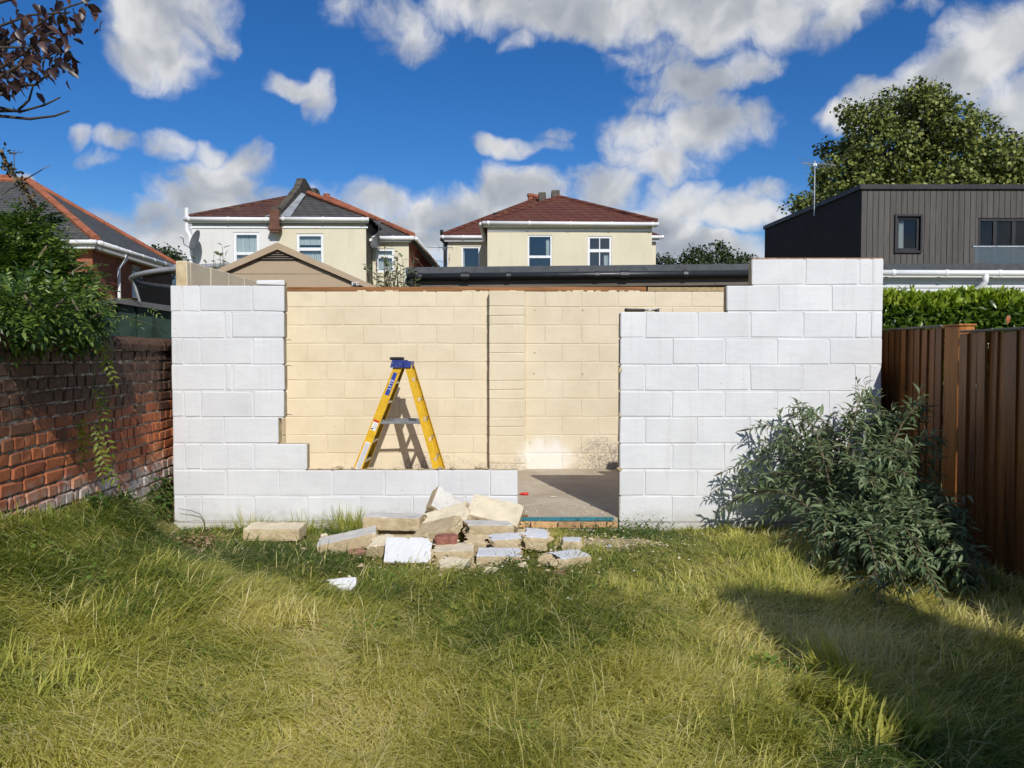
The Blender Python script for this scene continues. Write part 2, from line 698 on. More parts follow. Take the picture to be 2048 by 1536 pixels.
def m_cream_paint(name='cream_masonry_paint', damp=True):
    t = NT(name)
    p = t.pos()
    s = t.sep(p)
    f = t.noise(2.6, 6, .6, p)
    c = t.ramp(f, [(.3, (.60, .515, .365)), (.5, (.645, .56, .405)), (.72, (.68, .595, .44))])
    k = t.rng(t.rand(), 0, 1, .97, 1.03)
    c = t.mix(1.0, c, t.comb(k, k, k), 'MULTIPLY')
    st = t.noise(1.0, 5, .65, t.scale(p, (9, 9, 3)))
    c = t.mix(t.rng(st, .58, .8, 0, .35), c, (.43, .35, .24))
    if damp:
        nz = t.noise(7, 6, .65, p)
        # pale bloom of salts low on the wall right of the pier
        dx = t.math('MULTIPLY', t.math('SUBTRACT', s[0], .42), 2.3)
        dz = t.math('MULTIPLY', t.math('SUBTRACT', s[2], .24), 3.4)
        d = t.math('SQRT', t.math('ADD', t.math('MULTIPLY', dx, dx), t.math('MULTIPLY', dz, dz)))
        d = t.math('ADD', d, t.math('MULTIPLY', t.math('SUBTRACT', nz, .5), 1.3))
        c = t.mix(t.rng(d, .35, 1.05, .8, 0, True), c, (.76, .745, .70))
        # damp, flaking band along the foot of the wall
        lz = t.math('ADD', s[2], t.math('MULTIPLY', t.noise(4.5, 7, .7, p), .75))
        corner = t.math('MAXIMUM', t.rng(s[0], .72, 1.05), t.rng(t.noise(1.3, 3, .5, p), .52, .62, 0, .8))
        gm = t.math('MULTIPLY', t.rng(lz, .50, .60, 1, 0), corner)
        gm = t.math('MAXIMUM', gm, t.math('MULTIPLY', t.rng(lz, .68, .86, 1, 0), t.rng(t.math('ADD', s[0], t.math('MULTIPLY', t.noise(5, 4, .6, p), .5)), .98, 1.22)))
        gr = t.rng(t.noise(45, 4, .7, p), .42, .56)
        c = t.mix(t.math('MULTIPLY', gm, gr), c, (.30, .26, .215))
    ch = t.noise(31, 3, .55, p)
    c = t.mix(t.rng(ch, .745, .765), c, (.30, .22, .13))
    b = t.bump(t.noise(30, 5, .65, p), .24, .007, t.bump(t.noise(6, 3, .5, t.scale(p, (1, 1, 2.5))), .16, .015))
    return t.done(t.bsdf(c, .7, .3, 0, b))


def m_concrete():
    t = NT('concrete_floor')
    p = t.pos()
    f = t.noise(1.6, 7, .65, p, .6)
    c = t.ramp(f, [(.3, (.36, .295, .215)), (.5, (.45, .38, .285)), (.7, (.53, .46, .36))])
    s = t.noise(14, 6, .7, p)
    c = t.mix(t.rng(s, .56, .72, 0, .6), c, (.22, .17, .115))
    g = t.noise(90, 2, .5, p)
    c = t.mix(t.rng(g, .66, .72, 0, .7), c, (.55, .5, .42))
    b = t.bump(t.noise(60, 5, .7, p), .3, .006)
    return t.done(t.bsdf(c, .85, .2, 0, b))


def m_brick_old():
    """old garden wall brick: sooty on top, orange lower down, lime bloom at the foot"""
    t = NT('old_red_brick')
    p = t.pos()
    z = t.sep(p)[2]
    nz = t.noise(3.5, 6, .65, p)
    zz = t.math('ADD', z, t.math('MULTIPLY', t.math('SUBTRACT', nz, .5), .55))
    r = t.rand()
    red = t.ramp(r, [(0, (.38, .11, .045)), (.35, (.48, .16, .06)), (.7, (.33, .10, .05)), (1, (.52, .20, .085))])
    fine = t.noise(30, 6, .7, p)
    red = t.mix(t.rng(fine, .45, .7, 0, .6), red, (.22, .075, .035))
    soot = t.ramp(fine, [(.3, (.045, .028, .020)), (.55, (.090, .055, .038)), (.75, (.18, .115, .08))])
    zs = t.math('ADD', zz, t.rng(r, 0, 1, -.1, .1))
    c = t.mix(t.rng(zs, .78, 1.25, 0, .96, True), red, soot)
    lime = t.ramp(t.noise(17, 6, .7, p), [(.35, (.40, .35, .30)), (.65, (.62, .58, .53))])
    c = t.mix(t.math('MULTIPLY', t.rng(zz, .52, .72, .92, 0, True), t.rng(t.noise(9, 5, .6, p), .33, .5)), c, lime)
    b = t.bump(t.noise(55, 6, .75, p), .6, .006)
    return t.done(t.bsdf(c, .88, .25, 0, b))


def m_old_mortar():
    t = NT('old_lime_mortar')
    p = t.pos()
    f = t.noise(11, 6, .7, p)
    c = t.ramp(f, [(.3, (.07, .05, .038)), (.48, (.18, .14, .105)), (.62, (.50, .43, .35))])
    b = t.bump(t.noise(60, 5, .7, p), .8, .01)
    return t.done(t.bsdf(c, .95, .1, 0, b))


def m_wood(name, base, dark, scale=1.0, along='z', rough=.6, spec=.35, rnd=.25):
    t = NT(name)
    p = t.pos()
    s = {'z': (26, 26, 1.6), 'x': (1.6, 26, 26), 'y': (26, 1.6, 26)}[along]
    r = t.rand()
    off = t.comb(t.math('MULTIPLY', r, 37.0), t.math('MULTIPLY', r, 11.0), t.math('MULTIPLY', r, 23.0))
    q = t.n('ShaderNodeVectorMath', operation='ADD')
    t.l(t.scale(p, tuple(k * scale for k in s)), q.inputs[0]); t.l(off, q.inputs[1])
    f = t.noise(1.0, 6, .65, q.outputs[0], .7)
    c = t.ramp(f, [(.3, dark), (.52, base), (.75, tuple(min(k * 1.35, 1) for k in base))])
    k = t.rng(r, 0, 1, 1 - rnd, 1 + rnd)
    c = t.mix(1.0, c, t.comb(k, k, k), 'MULTIPLY')
    kn = t.noise(5.5, 2, .4, p)
    c = t.mix(t.rng(kn, .7, .76, 0, .6), c, dark)
    b = t.bump(f, .35, .004)
    return t.done(t.bsdf(c, rough, spec, 0, b))


def m_courses(name, cols, mortar, bw, rh, gap, kind='brick', rough=.85, moss=None, bumpd=.02):
    """walls and roofs too far off to tell the pieces apart"""
    t = NT(name)
    p = t.pos()
    s = t.sep(p)
    u = t.math('ADD', s[0], s[1])
    vec = t.comb(u, s[2], 0)
    q = t.n('ShaderNodeTexBrick')
    t.l(vec, q.inputs['Vector'])
    q.inputs['Scale'].default_value = 1
    q.inputs['Brick Width'].default_value = bw
    q.inputs['Row Height'].default_value = rh
    q.inputs['Mortar Size'].default_value = gap
    q.inputs['Mortar Smooth'].default_value = .3
    q.inputs['Color1'].default_value = (*cols[0], 1)
    q.inputs['Color2'].default_value = (*cols[1], 1)
    q.inputs['Mortar'].default_value = (*mortar, 1)
    c = q.outputs['Color']
    f = t.noise(1.1, 6, .65, p)
    c = t.mix(t.rng(f, .35, .7, 0, .55), c, cols[2])
    if moss:
        c = t.mix(t.rng(t.noise(2.3, 6, .7, p), .56, .7, 0, .75), c, moss)
    if kind == 'tile':      # each row tips forward
        saw = t.math('FRACT', t.math('DIVIDE', s[2], rh))
        h = t.math('ADD', t.math('MULTIPLY', saw, -1.0), t.math('MULTIPLY', q.outputs['Fac'], -.4))
        b = t.bump(h, .8, bumpd)
    else:
        b = t.bump(t.math('MULTIPLY', q.outputs['Fac'], -1.0), .7, bumpd)
    return t.done(t.bsdf(c, rough, .25, 0, b))


def m_render(name, col, stain=.3):
    t = NT(name)
    p = t.pos()
    f = t.noise(.7, 6, .6, p)
    c = t.ramp(f, [(.3, tuple(k * .9 for k in col)), (.6, col)])
    st = t.noise(1.0, 6, .7, t.scale(p, (3.2, 3.2, .45)))
    c = t.mix(t.rng(st, .55, .78, 0, stain), c, tuple(k * .5 for k in col))
    b = t.bump(t.noise(40, 4, .6, p), .25, .01)
    return t.done(t.bsdf(c, .85, .2, 0, b))


def m_glass(name='window_glass', tint=(.03, .04, .05), op=.10, refl=.11):
    t = NT(name)
    g = t.n('ShaderNodeBsdfGlossy')
    g.inputs['Roughness'].default_value = .02
    g.inputs['Color'].default_value = (.9, .95, 1, 1)
    tr = t.n('ShaderNodeBsdfTransparent')
    tr.inputs['Color'].default_value = (.8, .86, .86, 1)
    d = t.n('ShaderNodeBsdfDiffuse')
    d.inputs['Color'].default_value = (*tint, 1)
    m0 = t.n('ShaderNodeMixShader')
    m0.inputs[0].default_value = op
    t.l(tr.outputs[0], m0.inputs[1]); t.l(d.outputs[0], m0.inputs[2])
    m1 = t.n('ShaderNodeMixShader')
    m1.inputs[0].default_value = refl
    t.l(m0.outputs[0], m1.inputs[1]); t.l(g.outputs[0], m1.inputs[2])
    return t.done(m1.outputs[0])


def m_leaf(name, cols, rough=.5, spec=.35, trans=.25, under=None, tcol=None, attr=True):
    """cols: ramp over a per-leaf random value"""
    t = NT(name)
    f = t.attr('rnd') if attr else t.rand()
    n = len(cols)
    c = t.ramp(f, [(i / (n - 1), k) for i, k in enumerate(cols)])
    c = t.mix(t.rng(t.noise(60, 3, .6, t.pos()), .4, .7, 0, .25), c, tuple(k * .6 for k in cols[0]))
    if under:
        g = t.n('ShaderNodeNewGeometry')
        c = t.mix(g.outputs['Backfacing'], c, under)
    b = t.bsdf(c, rough, spec)
    tl = t.n('ShaderNodeBsdfTranslucent')
    if tcol:
        tl.inputs['Color'].default_value = (*tcol, 1)
    else:
        t.l(t.mix(1.0, c, (1.25, 1.45, .7), 'MULTIPLY'), tl.inputs['Color'])
    mx = t.n('ShaderNodeMixShader')
    mx.inputs[0].default_value = trans
    t.l(b, mx.inputs[1]); t.l(tl.outputs[0], mx.inputs[2])
    return t.done(mx.outputs[0])


def m_grass():
    t = NT('grass_blades')
    f = t.attr('dry')
    c = t.ramp(f, [(0.0, (.085, .145, .026)), (.25, (.27, .315, .055)), (.45, (.50, .485, .105)), (.65, (.66, .61, .18)), (.85, (.74, .66, .28)), (1, (.82, .73, .43))])
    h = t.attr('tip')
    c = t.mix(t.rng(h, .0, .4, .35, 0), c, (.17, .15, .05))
    b = t.bsdf(c, .5, .3)
    tl = t.n('ShaderNodeBsdfTranslucent')
    t.l(t.mix(1.0, c, (1.2, 1.25, .8), 'MULTIPLY'), tl.inputs['Color'])
    mx = t.n('ShaderNodeMixShader')
    mx.inputs[0].default_value = .48
    t.l(b, mx.inputs[1]); t.l(tl.outputs[0], mx.inputs[2])
    return t.done(mx.outputs[0])


def m_soil():
    t = NT('soil_and_thatch')
    p = t.pos()
    f = t.noise(5, 7, .7, p)
    c = t.ramp(f, [(.3, (.11, .10, .032)), (.5, (.21, .19, .065)), (.7, (.31, .27, .115))])
    b = t.bump(t.noise(50, 6, .7, p), .9, .02)
    return t.done(t.bsdf(c, .95, .1, 0, b))


WHITE = m_white_paint()
BARE = m_bare_block()
CREAM = m_cream_paint()
CREAM_SIDE = m_cream_paint('cream_side_paint', False)
CONCRETE = m_concrete()
BRICK = m_brick_old()
MORTAR = m_old_mortar()
FENCE = m_wood('stained_fence_timber', (.215, .080, .018), (.085, .030, .008), 1.0, 'z', .55, .4, .3)
POST = m_wood('stained_post_timber', (.40, .155, .032), (.24, .085, .018), 1.0, 'z', .6, .3, .1)
PLATE = m_wood('wall_plate_timber', (.30, .14, .055), (.13, .055, .02), .7, 'x', .8, .2, .1)
UPVC = plain('white_upvc', (.74, .75, .76), .35, .5, var=.06, bump=.02)
BLACKPVC = plain('black_plastic', (.018, .019, .021), .4, .5, var=.2, bump=.03)
FELT = plain('grey_roof_felt', (.075, .08, .085), .9, .2, var=.3, scale=9, bump=.6, bscale=160)
ALU = plain('dull_aluminium', (.55, .56, .56), .38, .5, 1.0, var=.15, bump=.05)
GALV = plain('galvanised_steel', (.42, .44, .45), .45, .5, 1.0, var=.2, bump=.05)
DARKSTEEL = plain('dark_aerial_metal', (.13, .13, .14), .45, .5, .6, var=.2)
GLASS = m_glass()
LEAD = plain('lead_flashing', (.30, .32, .34), .6, .4, var=.3, scale=3)
TERRA = plain('terracotta', (.33, .115, .062), .8, .2, var=.3, scale=3)
ROOM = plain('room_in_shade', (.10, .10, .11), .9, .1, var=.1)
NET_CURTAIN = plain('net_curtain', (.70, .72, .71), .9, .1, var=.12, scale=30)
SOIL = m_soil()

# ================================================================== ground


def ground_z(x, y):
    """lawn relief: lumps everywhere, a bank of soil and roots against the old brick wall"""
    x = np.asarray(x, dtype=float); y = np.asarray(y, dtype=float)
    near = np.clip((8.5 - y) / 2.0, 0, 1) * np.clip((y + 6) / 3, 0, 1) * np.clip((4.5 - np.abs(x)) / 1.0, 0, 1)
    z = (fbm(x * 1.6, y * 1.6, 5, 3) - .5) * .14 * near
    atwall = np.clip((6.45 - y) / .9, 0, 1)             # flat along the foot of the block wall
    z *= (.25 + .75 * atwall)
    wid = .09 + 1.9 * np.clip((6.0 - y) / 1.7, 0, 1)
    t = np.clip((-2.84 - .0645 * (y - 4.27) + wid - x) / wid, 0, 1)
    t = t ** 1.35
    z = z + t * (.50 + .05 * np.clip((5.2 - y), -1, 1)) * np.clip((7.4 - y) / .8, 0, 1) * np.clip((y + 3) / 2, 0, 1)
    return z


def build_ground():
    xs = np.concatenate((np.array([-900, -300, -120, -60, -30, -16, -10, -7, -5.5]), np.linspace(-4.6, 4.6, 116), np.array([5.5, 7, 10, 16, 30, 60, 120, 300, 900])))
    ys = np.concatenate((np.array([-300, -60, -20, -9, -6, -3]), np.linspace(-1, 8.0, 113), np.array([9, 11, 14, 20, 30, 60, 120, 300, 1500])))
    X, Y = np.meshgrid(xs, ys)
    Z = ground_z(X, Y)
    V = np.stack((X.ravel(), Y.ravel(), Z.ravel()), 1)
    nx, ny = len(xs), len(ys)
    i = np.arange(nx - 1)[None, :] + nx * np.arange(ny - 1)[:, None]
    F = np.stack((i, i + 1, i + nx + 1, i + nx), -1).reshape(-1, 4)
    me = np_mesh('ground', V, [F], SOIL, smooth=True)
    o = link('ground', me)
    setting(o)
    o['label'] = 'soil of the garden under the long grass'
    return o


build_ground()

# ================================================================== half-demolished block garage
Z0, CH = .06, .225
YF0, YF1 = 6.55, 6.65           # front wall
YB = 9.46                       # face of the back wall
XL, XR = -2.90, 3.15
RB = random.Random(21)


def block(parent, x0, x1, z0, z1, y0, y1, mats, mi=(0, 1), c=.0055, jit=.0018, end0=False, end1=False):
    g = .0045
    mb = MB()
    a = x0 + (0 if end0 else g)
    b = x1 - (0 if end1 else g)
    mb.cbox(a, b, y0, y1, z0 + g, z1 - g, c, jit, mi, rnd=RB)
    return mb.build('block', mats, parent)


def front_left():
    t = thing('block_wall', (-1.45, 6.6, 0), 'white painted block wall stepping down to a knee-high run behind the rubble', 'wall')
    rows = {
        1: [0, .10, .237, .69, 1.14, 1.60, 2.05, 2.50, 2.95], 2: [0, .45, .905, 1.36, 1.81, 2.26, 2.71, 2.95],
        3: [0, .10, .24, .69, 1.145], 4: [0, .44, .905], 5: [0, .10, .245, .69, .955], 6: [0, .455, .515, .96],
        7: [0, .10, .245, .69, .955], 8: [0, .455, .515, .96], 9: [0, .10, .245, .69, .965]}
    for r, e in rows.items():
        for a, b in zip(e[:-1], e[1:]):
            dy = RB.uniform(-.0015, .0015)
            block(t, XL + a, XL + b, Z0 + (r - 1) * CH, Z0 + r * CH, YF0 + dy, YF1, [WHITE, BARE], end0=(a == 0), end1=(b == e[-1]))
    m = MB()
    for r, e in rows.items():
        m.box(XL + .004, XL + e[-1] - .012, YF0 + .0055, YF1 - .006, Z0 + (r - 1) * CH - (.006 if r > 1 else 0), Z0 + r * CH - .008)
    m.build('mortar', [WHITE], t)
    q = MB()
    q.cbox(XL + .725, XL + .968, YF0 + .004, YF1 - .01, Z0 + 9 * CH + .001, Z0 + 9 * CH + .043, .006, .003, (0, 1), rnd=RB)
    q.build('cut_block', [WHITE, BARE], t)
    p = MB()
    p.box(XL, .05, YF0 - .004, YF1, -.25, Z0 - .004)
    p.build('plinth', [WHITE], t)
    # crumbs of mortar left on the broken tops
    for k in range(16):
        x = RB.uniform(-1.70, .02)
        s = RB.uniform(.008, .022)
        c = MB()
        c.cbox(-s * 1.6, s * 1.6, -s, s, 0, s, s * .3, s * .25, 0, Matrix.Translation((x, RB.uniform(YF0 + .02, YF1 - .02), Z0 + 2 * CH - .003)) @ Matrix.Rotation(RB.uniform(0, 3), 4, 'Z'), RB)
        c.build('mortar_lump', [BARE], t)
    # wall ties on the torn left edge
    for z in (1.62, 1.40, .98):
        w = MB()
        w.tube([(XL + .955, 6.6, z), (XL + 1.0, 6.59, z + .004), (XL + 1.015, 6.59, z - .003)], .003, 5)
        w.build('wall_tie', [DARKSTEEL], t)


def front_right():
    t = thing('block_wall', (2.0, 6.6, 0), 'tall white painted block wall with a stepped top behind the leafy bush', 'wall')
    even = [.92, 1.367, 1.812, 2.257, 2.70, XR]
    odd = [.92, 1.133, 1.578, 2.027, 2.474, 2.917, 3.047, XR]
    rows = {r: (even if r % 2 else odd) for r in range(1, 9)}
    rows[9] = [1.822, 2.261, 2.711, XR]
    rows[10] = [2.034, 2.487, 2.942, 3.056, XR]
    for r, e in rows.items():
        for a, b in zip(e[:-1], e[1:]):
            dy = RB.uniform(-.0015, .0015)
            block(t, a, b, Z0 + (r - 1) * CH, Z0 + r * CH, YF0 + dy, YF1, [WHITE, BARE], end0=(a == e[0]), end1=(b == XR))
    m = MB()
    for r, e in rows.items():
        m.box(e[0] + .012, XR - .004, YF0 + .0055, YF1 - .006, Z0 + (r - 1) * CH - (.006 if r > 1 else 0), Z0 + r * CH - .008)
    m.build('mortar', [WHITE], t)
    b = MB()
    b.box(2.04, XR - .003, YF0 + .006, YF1 - .004, Z0 + 10 * CH - .004, Z0 + 10 * CH + .006)
    b.build('mortar_bed', [plain('pinkish_mortar', (.40, .25, .18), .9, .1, var=.4, scale=20, bump=.6)], t)
    p = MB()
    p.box(.92, XR, YF0 - .004, YF1, -.25, Z0 - .004)
    p.build('plinth', [WHITE], t)
    for k, z in enumerate((1.36, 1.18, .98, .515)):     # broken stubs in the door reveal
        c = MB()
        s = RB.uniform(.010, .02)
        c.cbox(-s, s, -s, s, -s, s, s * .3, s * .3, 0, Matrix.Translation((.922, YF0 + RB.uniform(.0, .03), z)) @ Euler((RB.random() * 3, RB.random() * 3, 0)).to_matrix().to_4x4(), RB)
        c.build('mortar_lump', [BARE], t)


def back_wall():
    t = thing('block_wall', (0, 9.5, 0), 'cream painted back wall of the roofless garage with a projecting pier', 'wall')
    x0, x1 = -2.80, 3.05
    px0, px1 = -.277, .157
    for r in range(1, 11):
        zt = Z0 + r * CH - (.03 if r == 10 else 0)
        base = -1.385 if r % 2 == 0 else -1.171
        left = [x0] + [base + .45 * k for k in range(-5, 4) if x0 + .08 < base + .45 * k < px0 - .06] + [px0]
        base = .40 if r % 2 == 0 else .613
        right = [px1] + [base + .45 * k for k in range(-1, 8) if px1 + .05 < base + .45 * k < x1 - .06] + [x1]
        for e in (left, right):
            for a, b in zip(e[:-1], e[1:]):
                block(t, a, b, Z0 + (r - 1) * CH, zt, YB + RB.uniform(-.001, .001), YB + .1, [CREAM, BARE])
        # the pier: whole block and two cut halves by turns
        zs = [Z0 + (r - 1) * CH, zt] if r % 2 == 0 else [Z0 + (r - 1) * CH, Z0 + (r - .5) * CH, zt]
        for a, b in zip(zs[:-1], zs[1:]):
            block(t, px0, px1, a, b, YB - .115 + RB.uniform(-.002, .002), YB + .1, [CREAM, BARE], mi=(0, 0), end0=True, end1=True)
    m = MB()
    m.box(x0 + .004, px0 + .01, YB + .005, YB + .094, 0, Z0 + 10 * CH - .04)
    m.box(px1 - .01, x1 - .004, YB + .005, YB + .094, 0, Z0 + 10 * CH - .04)
    m.box(px0 + .0055, px1 - .0055, YB - .109, YB + .09, 0, Z0 + 10 * CH - .042)
    m.build('mortar', [CREAM], t)
    w = MB()
    w.cbox(-2.8, P(1293, 577, YB).x, YB + .02, YB + .085, Z0 + 10 * CH - .028, Z0 + 10 * CH + .024, .004, .002, rnd=RB)
    w.build('wall_plate', [PLATE], t)
    f = MB()
    f.cbox(P(1297, 577, YB).x, x1, YB + .03, YB + .09, Z0 + 10 * CH - .028, Z0 + 10 * CH + .022, .003, .002, rnd=RB)
    f.build('fibre_strip', [plain('fibre_board', (.36, .27, .15), .95, .1, var=.4, scale=40)], t)
    rr = random.Random(4)
    for k in range(26):                                   # ragged mortar squeezed under the plate
        x = rr.uniform(-1.9, 1.6)
        s = rr.uniform(.008, .02)
        c = MB()
        c.cbox(-s * 2.2, s * 2.2, -.008, .01, -s * .5, s * .5, s * .25, s * .2, 0, Matrix.Translation((x, YB + .012, Z0 + 10 * CH - .03)), rr)
        c.build('mortar_lump', [CREAM], t)
    for (x, z) in ((-.08, 1.02), (.28, 1.53), (.27, 1.27), (.87, 1.27), (.28, 2.05), (.87, 2.05), (.22, .42)):
        c = MB()
        c.tube([(x, YB - .012, z), (x, YB + .004, z - .002)], .006, 6)
        c.build('screw_plug', [DARKSTEEL], t)


def side_wall(xi, xo, label, top):
    t = thing('block_wall', ((xi + xo) / 2, 8.05, 0), label, 'wall')
    s = 1 if xo < xi else -1
    for r in range(1, top + 1):
        e = [6.652, 6.73 if r % 2 == 0 else 6.95]
        while e[-1] < 9.2:
            e.append(e[-1] + .45)
        if e[-1] > 9.4:
            e[-1] = 9.5
        else:
            e.append(9.5)
        for a, b in zip(e[:-1], e[1:]):
            mb = MB()
            # built along x, then turned so that the painted face looks into the garage
            Mt = Matrix.Translation((xi, 0, 0)) @ Matrix.Rotation(R(90) * s, 4, 'Z')
            if s > 0:
                mb.cbox(a + .0045, b - .0045, 0, .1, Z0 + (r - 1) * CH + .0045, Z0 + r * CH - .0045, .006, .002, (0, 1), Mt, RB)
            else:
                mb.cbox(-b + .0045, -a - .0045, 0, .1, Z0 + (r - 1) * CH + .0045, Z0 + r * CH - .0045, .006, .002, (0, 1), Mt, RB)
            mb.build('block', [CREAM_SIDE, BARE], t)
    m = MB()
    m.box(min(xi, xo) + .006, max(xi, xo) - .006, 6.658, 9.45, 0, Z0 + top * CH - .01)
    m.build('mortar', [CREAM_SIDE], t)


def floor_slab():
    m = MB()
    m.box(-2.79, 3.04, 6.662, 9.455, -.2, .092)
    m.box(.054, .916, 6.585, 6.66, .03, .0915)
    o = setting(m.build('garage_floor', [CONCRETE]))
    o['label'] = 'bare concrete floor slab inside the roofless garage'
    b = MB()
    b.cbox(.07, .875, 6.575, 6.592, .064, .0955, .003, .001, rnd=RB)
    teal = plain('teal_floor_paint', (.03, .17, .22), .55, .4, var=.45, scale=18, wear=(.3, .26, .2))
    b.build('painted_edge', [teal], o)
    x = .056
    brk = plain('pale_threshold_brick', (.47, .29, .15), .9, .15, var=.4, scale=25, bump=.6, objrand=.25)
    for k, w in enumerate((.10, .235, .20, .22, .10)):
        q = MB()
        q.cbox(x + .004, min(x + w, .914) - .004, 6.548 + RB.uniform(-.004, .004), 6.66, .004, .060, .005, .003, rnd=RB)
        q.build('brick', [brk], o)
        x += w
    s = MB()
    s.box(.052, .918, 6.53, 6.66, -.25, .0)
    s.build('doorstep', [plain('weathered_sill_concrete', (.50, .48, .45), .9, .15, var=.3, scale=6, bump=.5)], o)


front_left()
front_right()
back_wall()
side_wall(XL + .10, XL, 'cream block side wall rising above the white front, beside the beige shed', 10)
side_wall(XR - .10, XR, 'cream block side wall running back from the tall white wall', 10)
floor_slab()

# ================================================================== old brick garden wall
BW_S = -.0645                       # the wall drifts away as it runs back
BW_ANG = math.atan2(1.0, BW_S)


def brick_wall_x(y):
    return -2.84 + BW_S * (y - 4.27)


def brick_wall():
    t = thing('brick_wall', (-2.95, 5.6, .3), 'old red brick garden wall, sooty on top and bleached at its foot', 'wall')
    rr = random.Random(5)
    base = Vector((brick_wall_x(0), 0, 0))
    MW = Matrix.Translation(base) @ Matrix.Rotation(BW_ANG, 4, 'Z')
    CHB = .084
    ztop = 1.525
    variants = {}

    def bmesh_for(w, depth=.05):
        k = round(w, 3)
        if k not in variants:
            variants[k] = []
            for q in range(4):
                m = MB()
                m.cbox(-w / 2 + .005, w / 2 - .005, 0, depth, .005, CHB - .005, .007, .0045, rnd=rr)
                variants[k].append(m.mesh('brick', [BRICK]))
        return rr.choice(variants[k])
    n = 0
    far, near = MB(), MB()
    for c in range(15):
        z = ztop - (c + 1) * CHB
        s = 1.0 + (c % 2) * .06 + rr.uniform(-.02, .02)
        while s < 10.6:
            u = rr.random()
            if c % 4 == 1:
                w = .236 if u < .8 else .118
            else:
                w = .118 if u < .62 else (.236 if u < .8 else (.118 if u < .9 else .062))
            mid = s + w / 2
            if 4.05 < mid < 7.05 and not (c > 12 and mid > 4.9) and n < 298:
                o = link('brick', bmesh_for(w), t)
                o.matrix_basis = MW @ Matrix.Translation((mid, rr.uniform(-.004, .004), z)) @ Matrix.Rotation(rr.uniform(-.012, .012), 4, 'Y') @ Matrix.Rotation(rr.uniform(-.02, .02), 4, 'Z')
                n += 1
            else:
                m = near if mid < 5.5 else far
                m.cbox(s + .005, s + w - .005, 0, .05, z + .005, z + CHB - .005, .006, .003, 0, MW, rr)
            s += w
    stuff(near.build('brick_run', [BRICK], t))
    stuff(far.build('brick_run', [BRICK], t))
    m = MB()
    m.box(1.0, 10.6, .008, .215, .0, ztop - .004, 0, MW)
    m.build('mortar', [MORTAR], t)
    # rounded coping of bricks on edge
    prof = [(-.018, 0), (-.024, .045), (-.014, .078), (.012, .098), (.06, .106), (.16, .106), (.21, .096), (.236, .07), (.238, 0)]
    cop = []
    for q in range(4):
        c = MB()
        pts = [Vector((-.034, y + rr.uniform(-.004, .004), z + rr.uniform(-.003, .003))) for y, z in prof]
        c.prism(pts, (.068, 0, 0))
        cop.append(c.mesh('coping_brick', [BRICK]))
    s = 4.0
    while s < 7.3:
        o = link('coping_brick', rr.choice(cop), t)
        o.matrix_basis = MW @ Matrix.Translation((s, rr.uniform(-.005, .005), ztop + rr.uniform(-.003, .003) + .004)) @ Matrix.Rotation(rr.uniform(-.03, .03), 4, 'Y')
        s += .077
    rest = MB()
    for a, b in ((1.0, 3.96), (7.3, 10.6)):
        s = a
        while s < b - .07:
            rest.prism([MW @ Vector((s, y, ztop + z)) for y, z in prof], MW.to_3x3() @ Vector((.068, 0, 0)))
            s += .077
    stuff(rest.build('coping_run', [BRICK], t))
    m = MB()
    m.box(1.0, 10.6, .0, .215, ztop - .002, ztop + .075, 0, MW)
    m.build('coping_mortar', [MORTAR], t)


brick_wall()

# ================================================================== fence


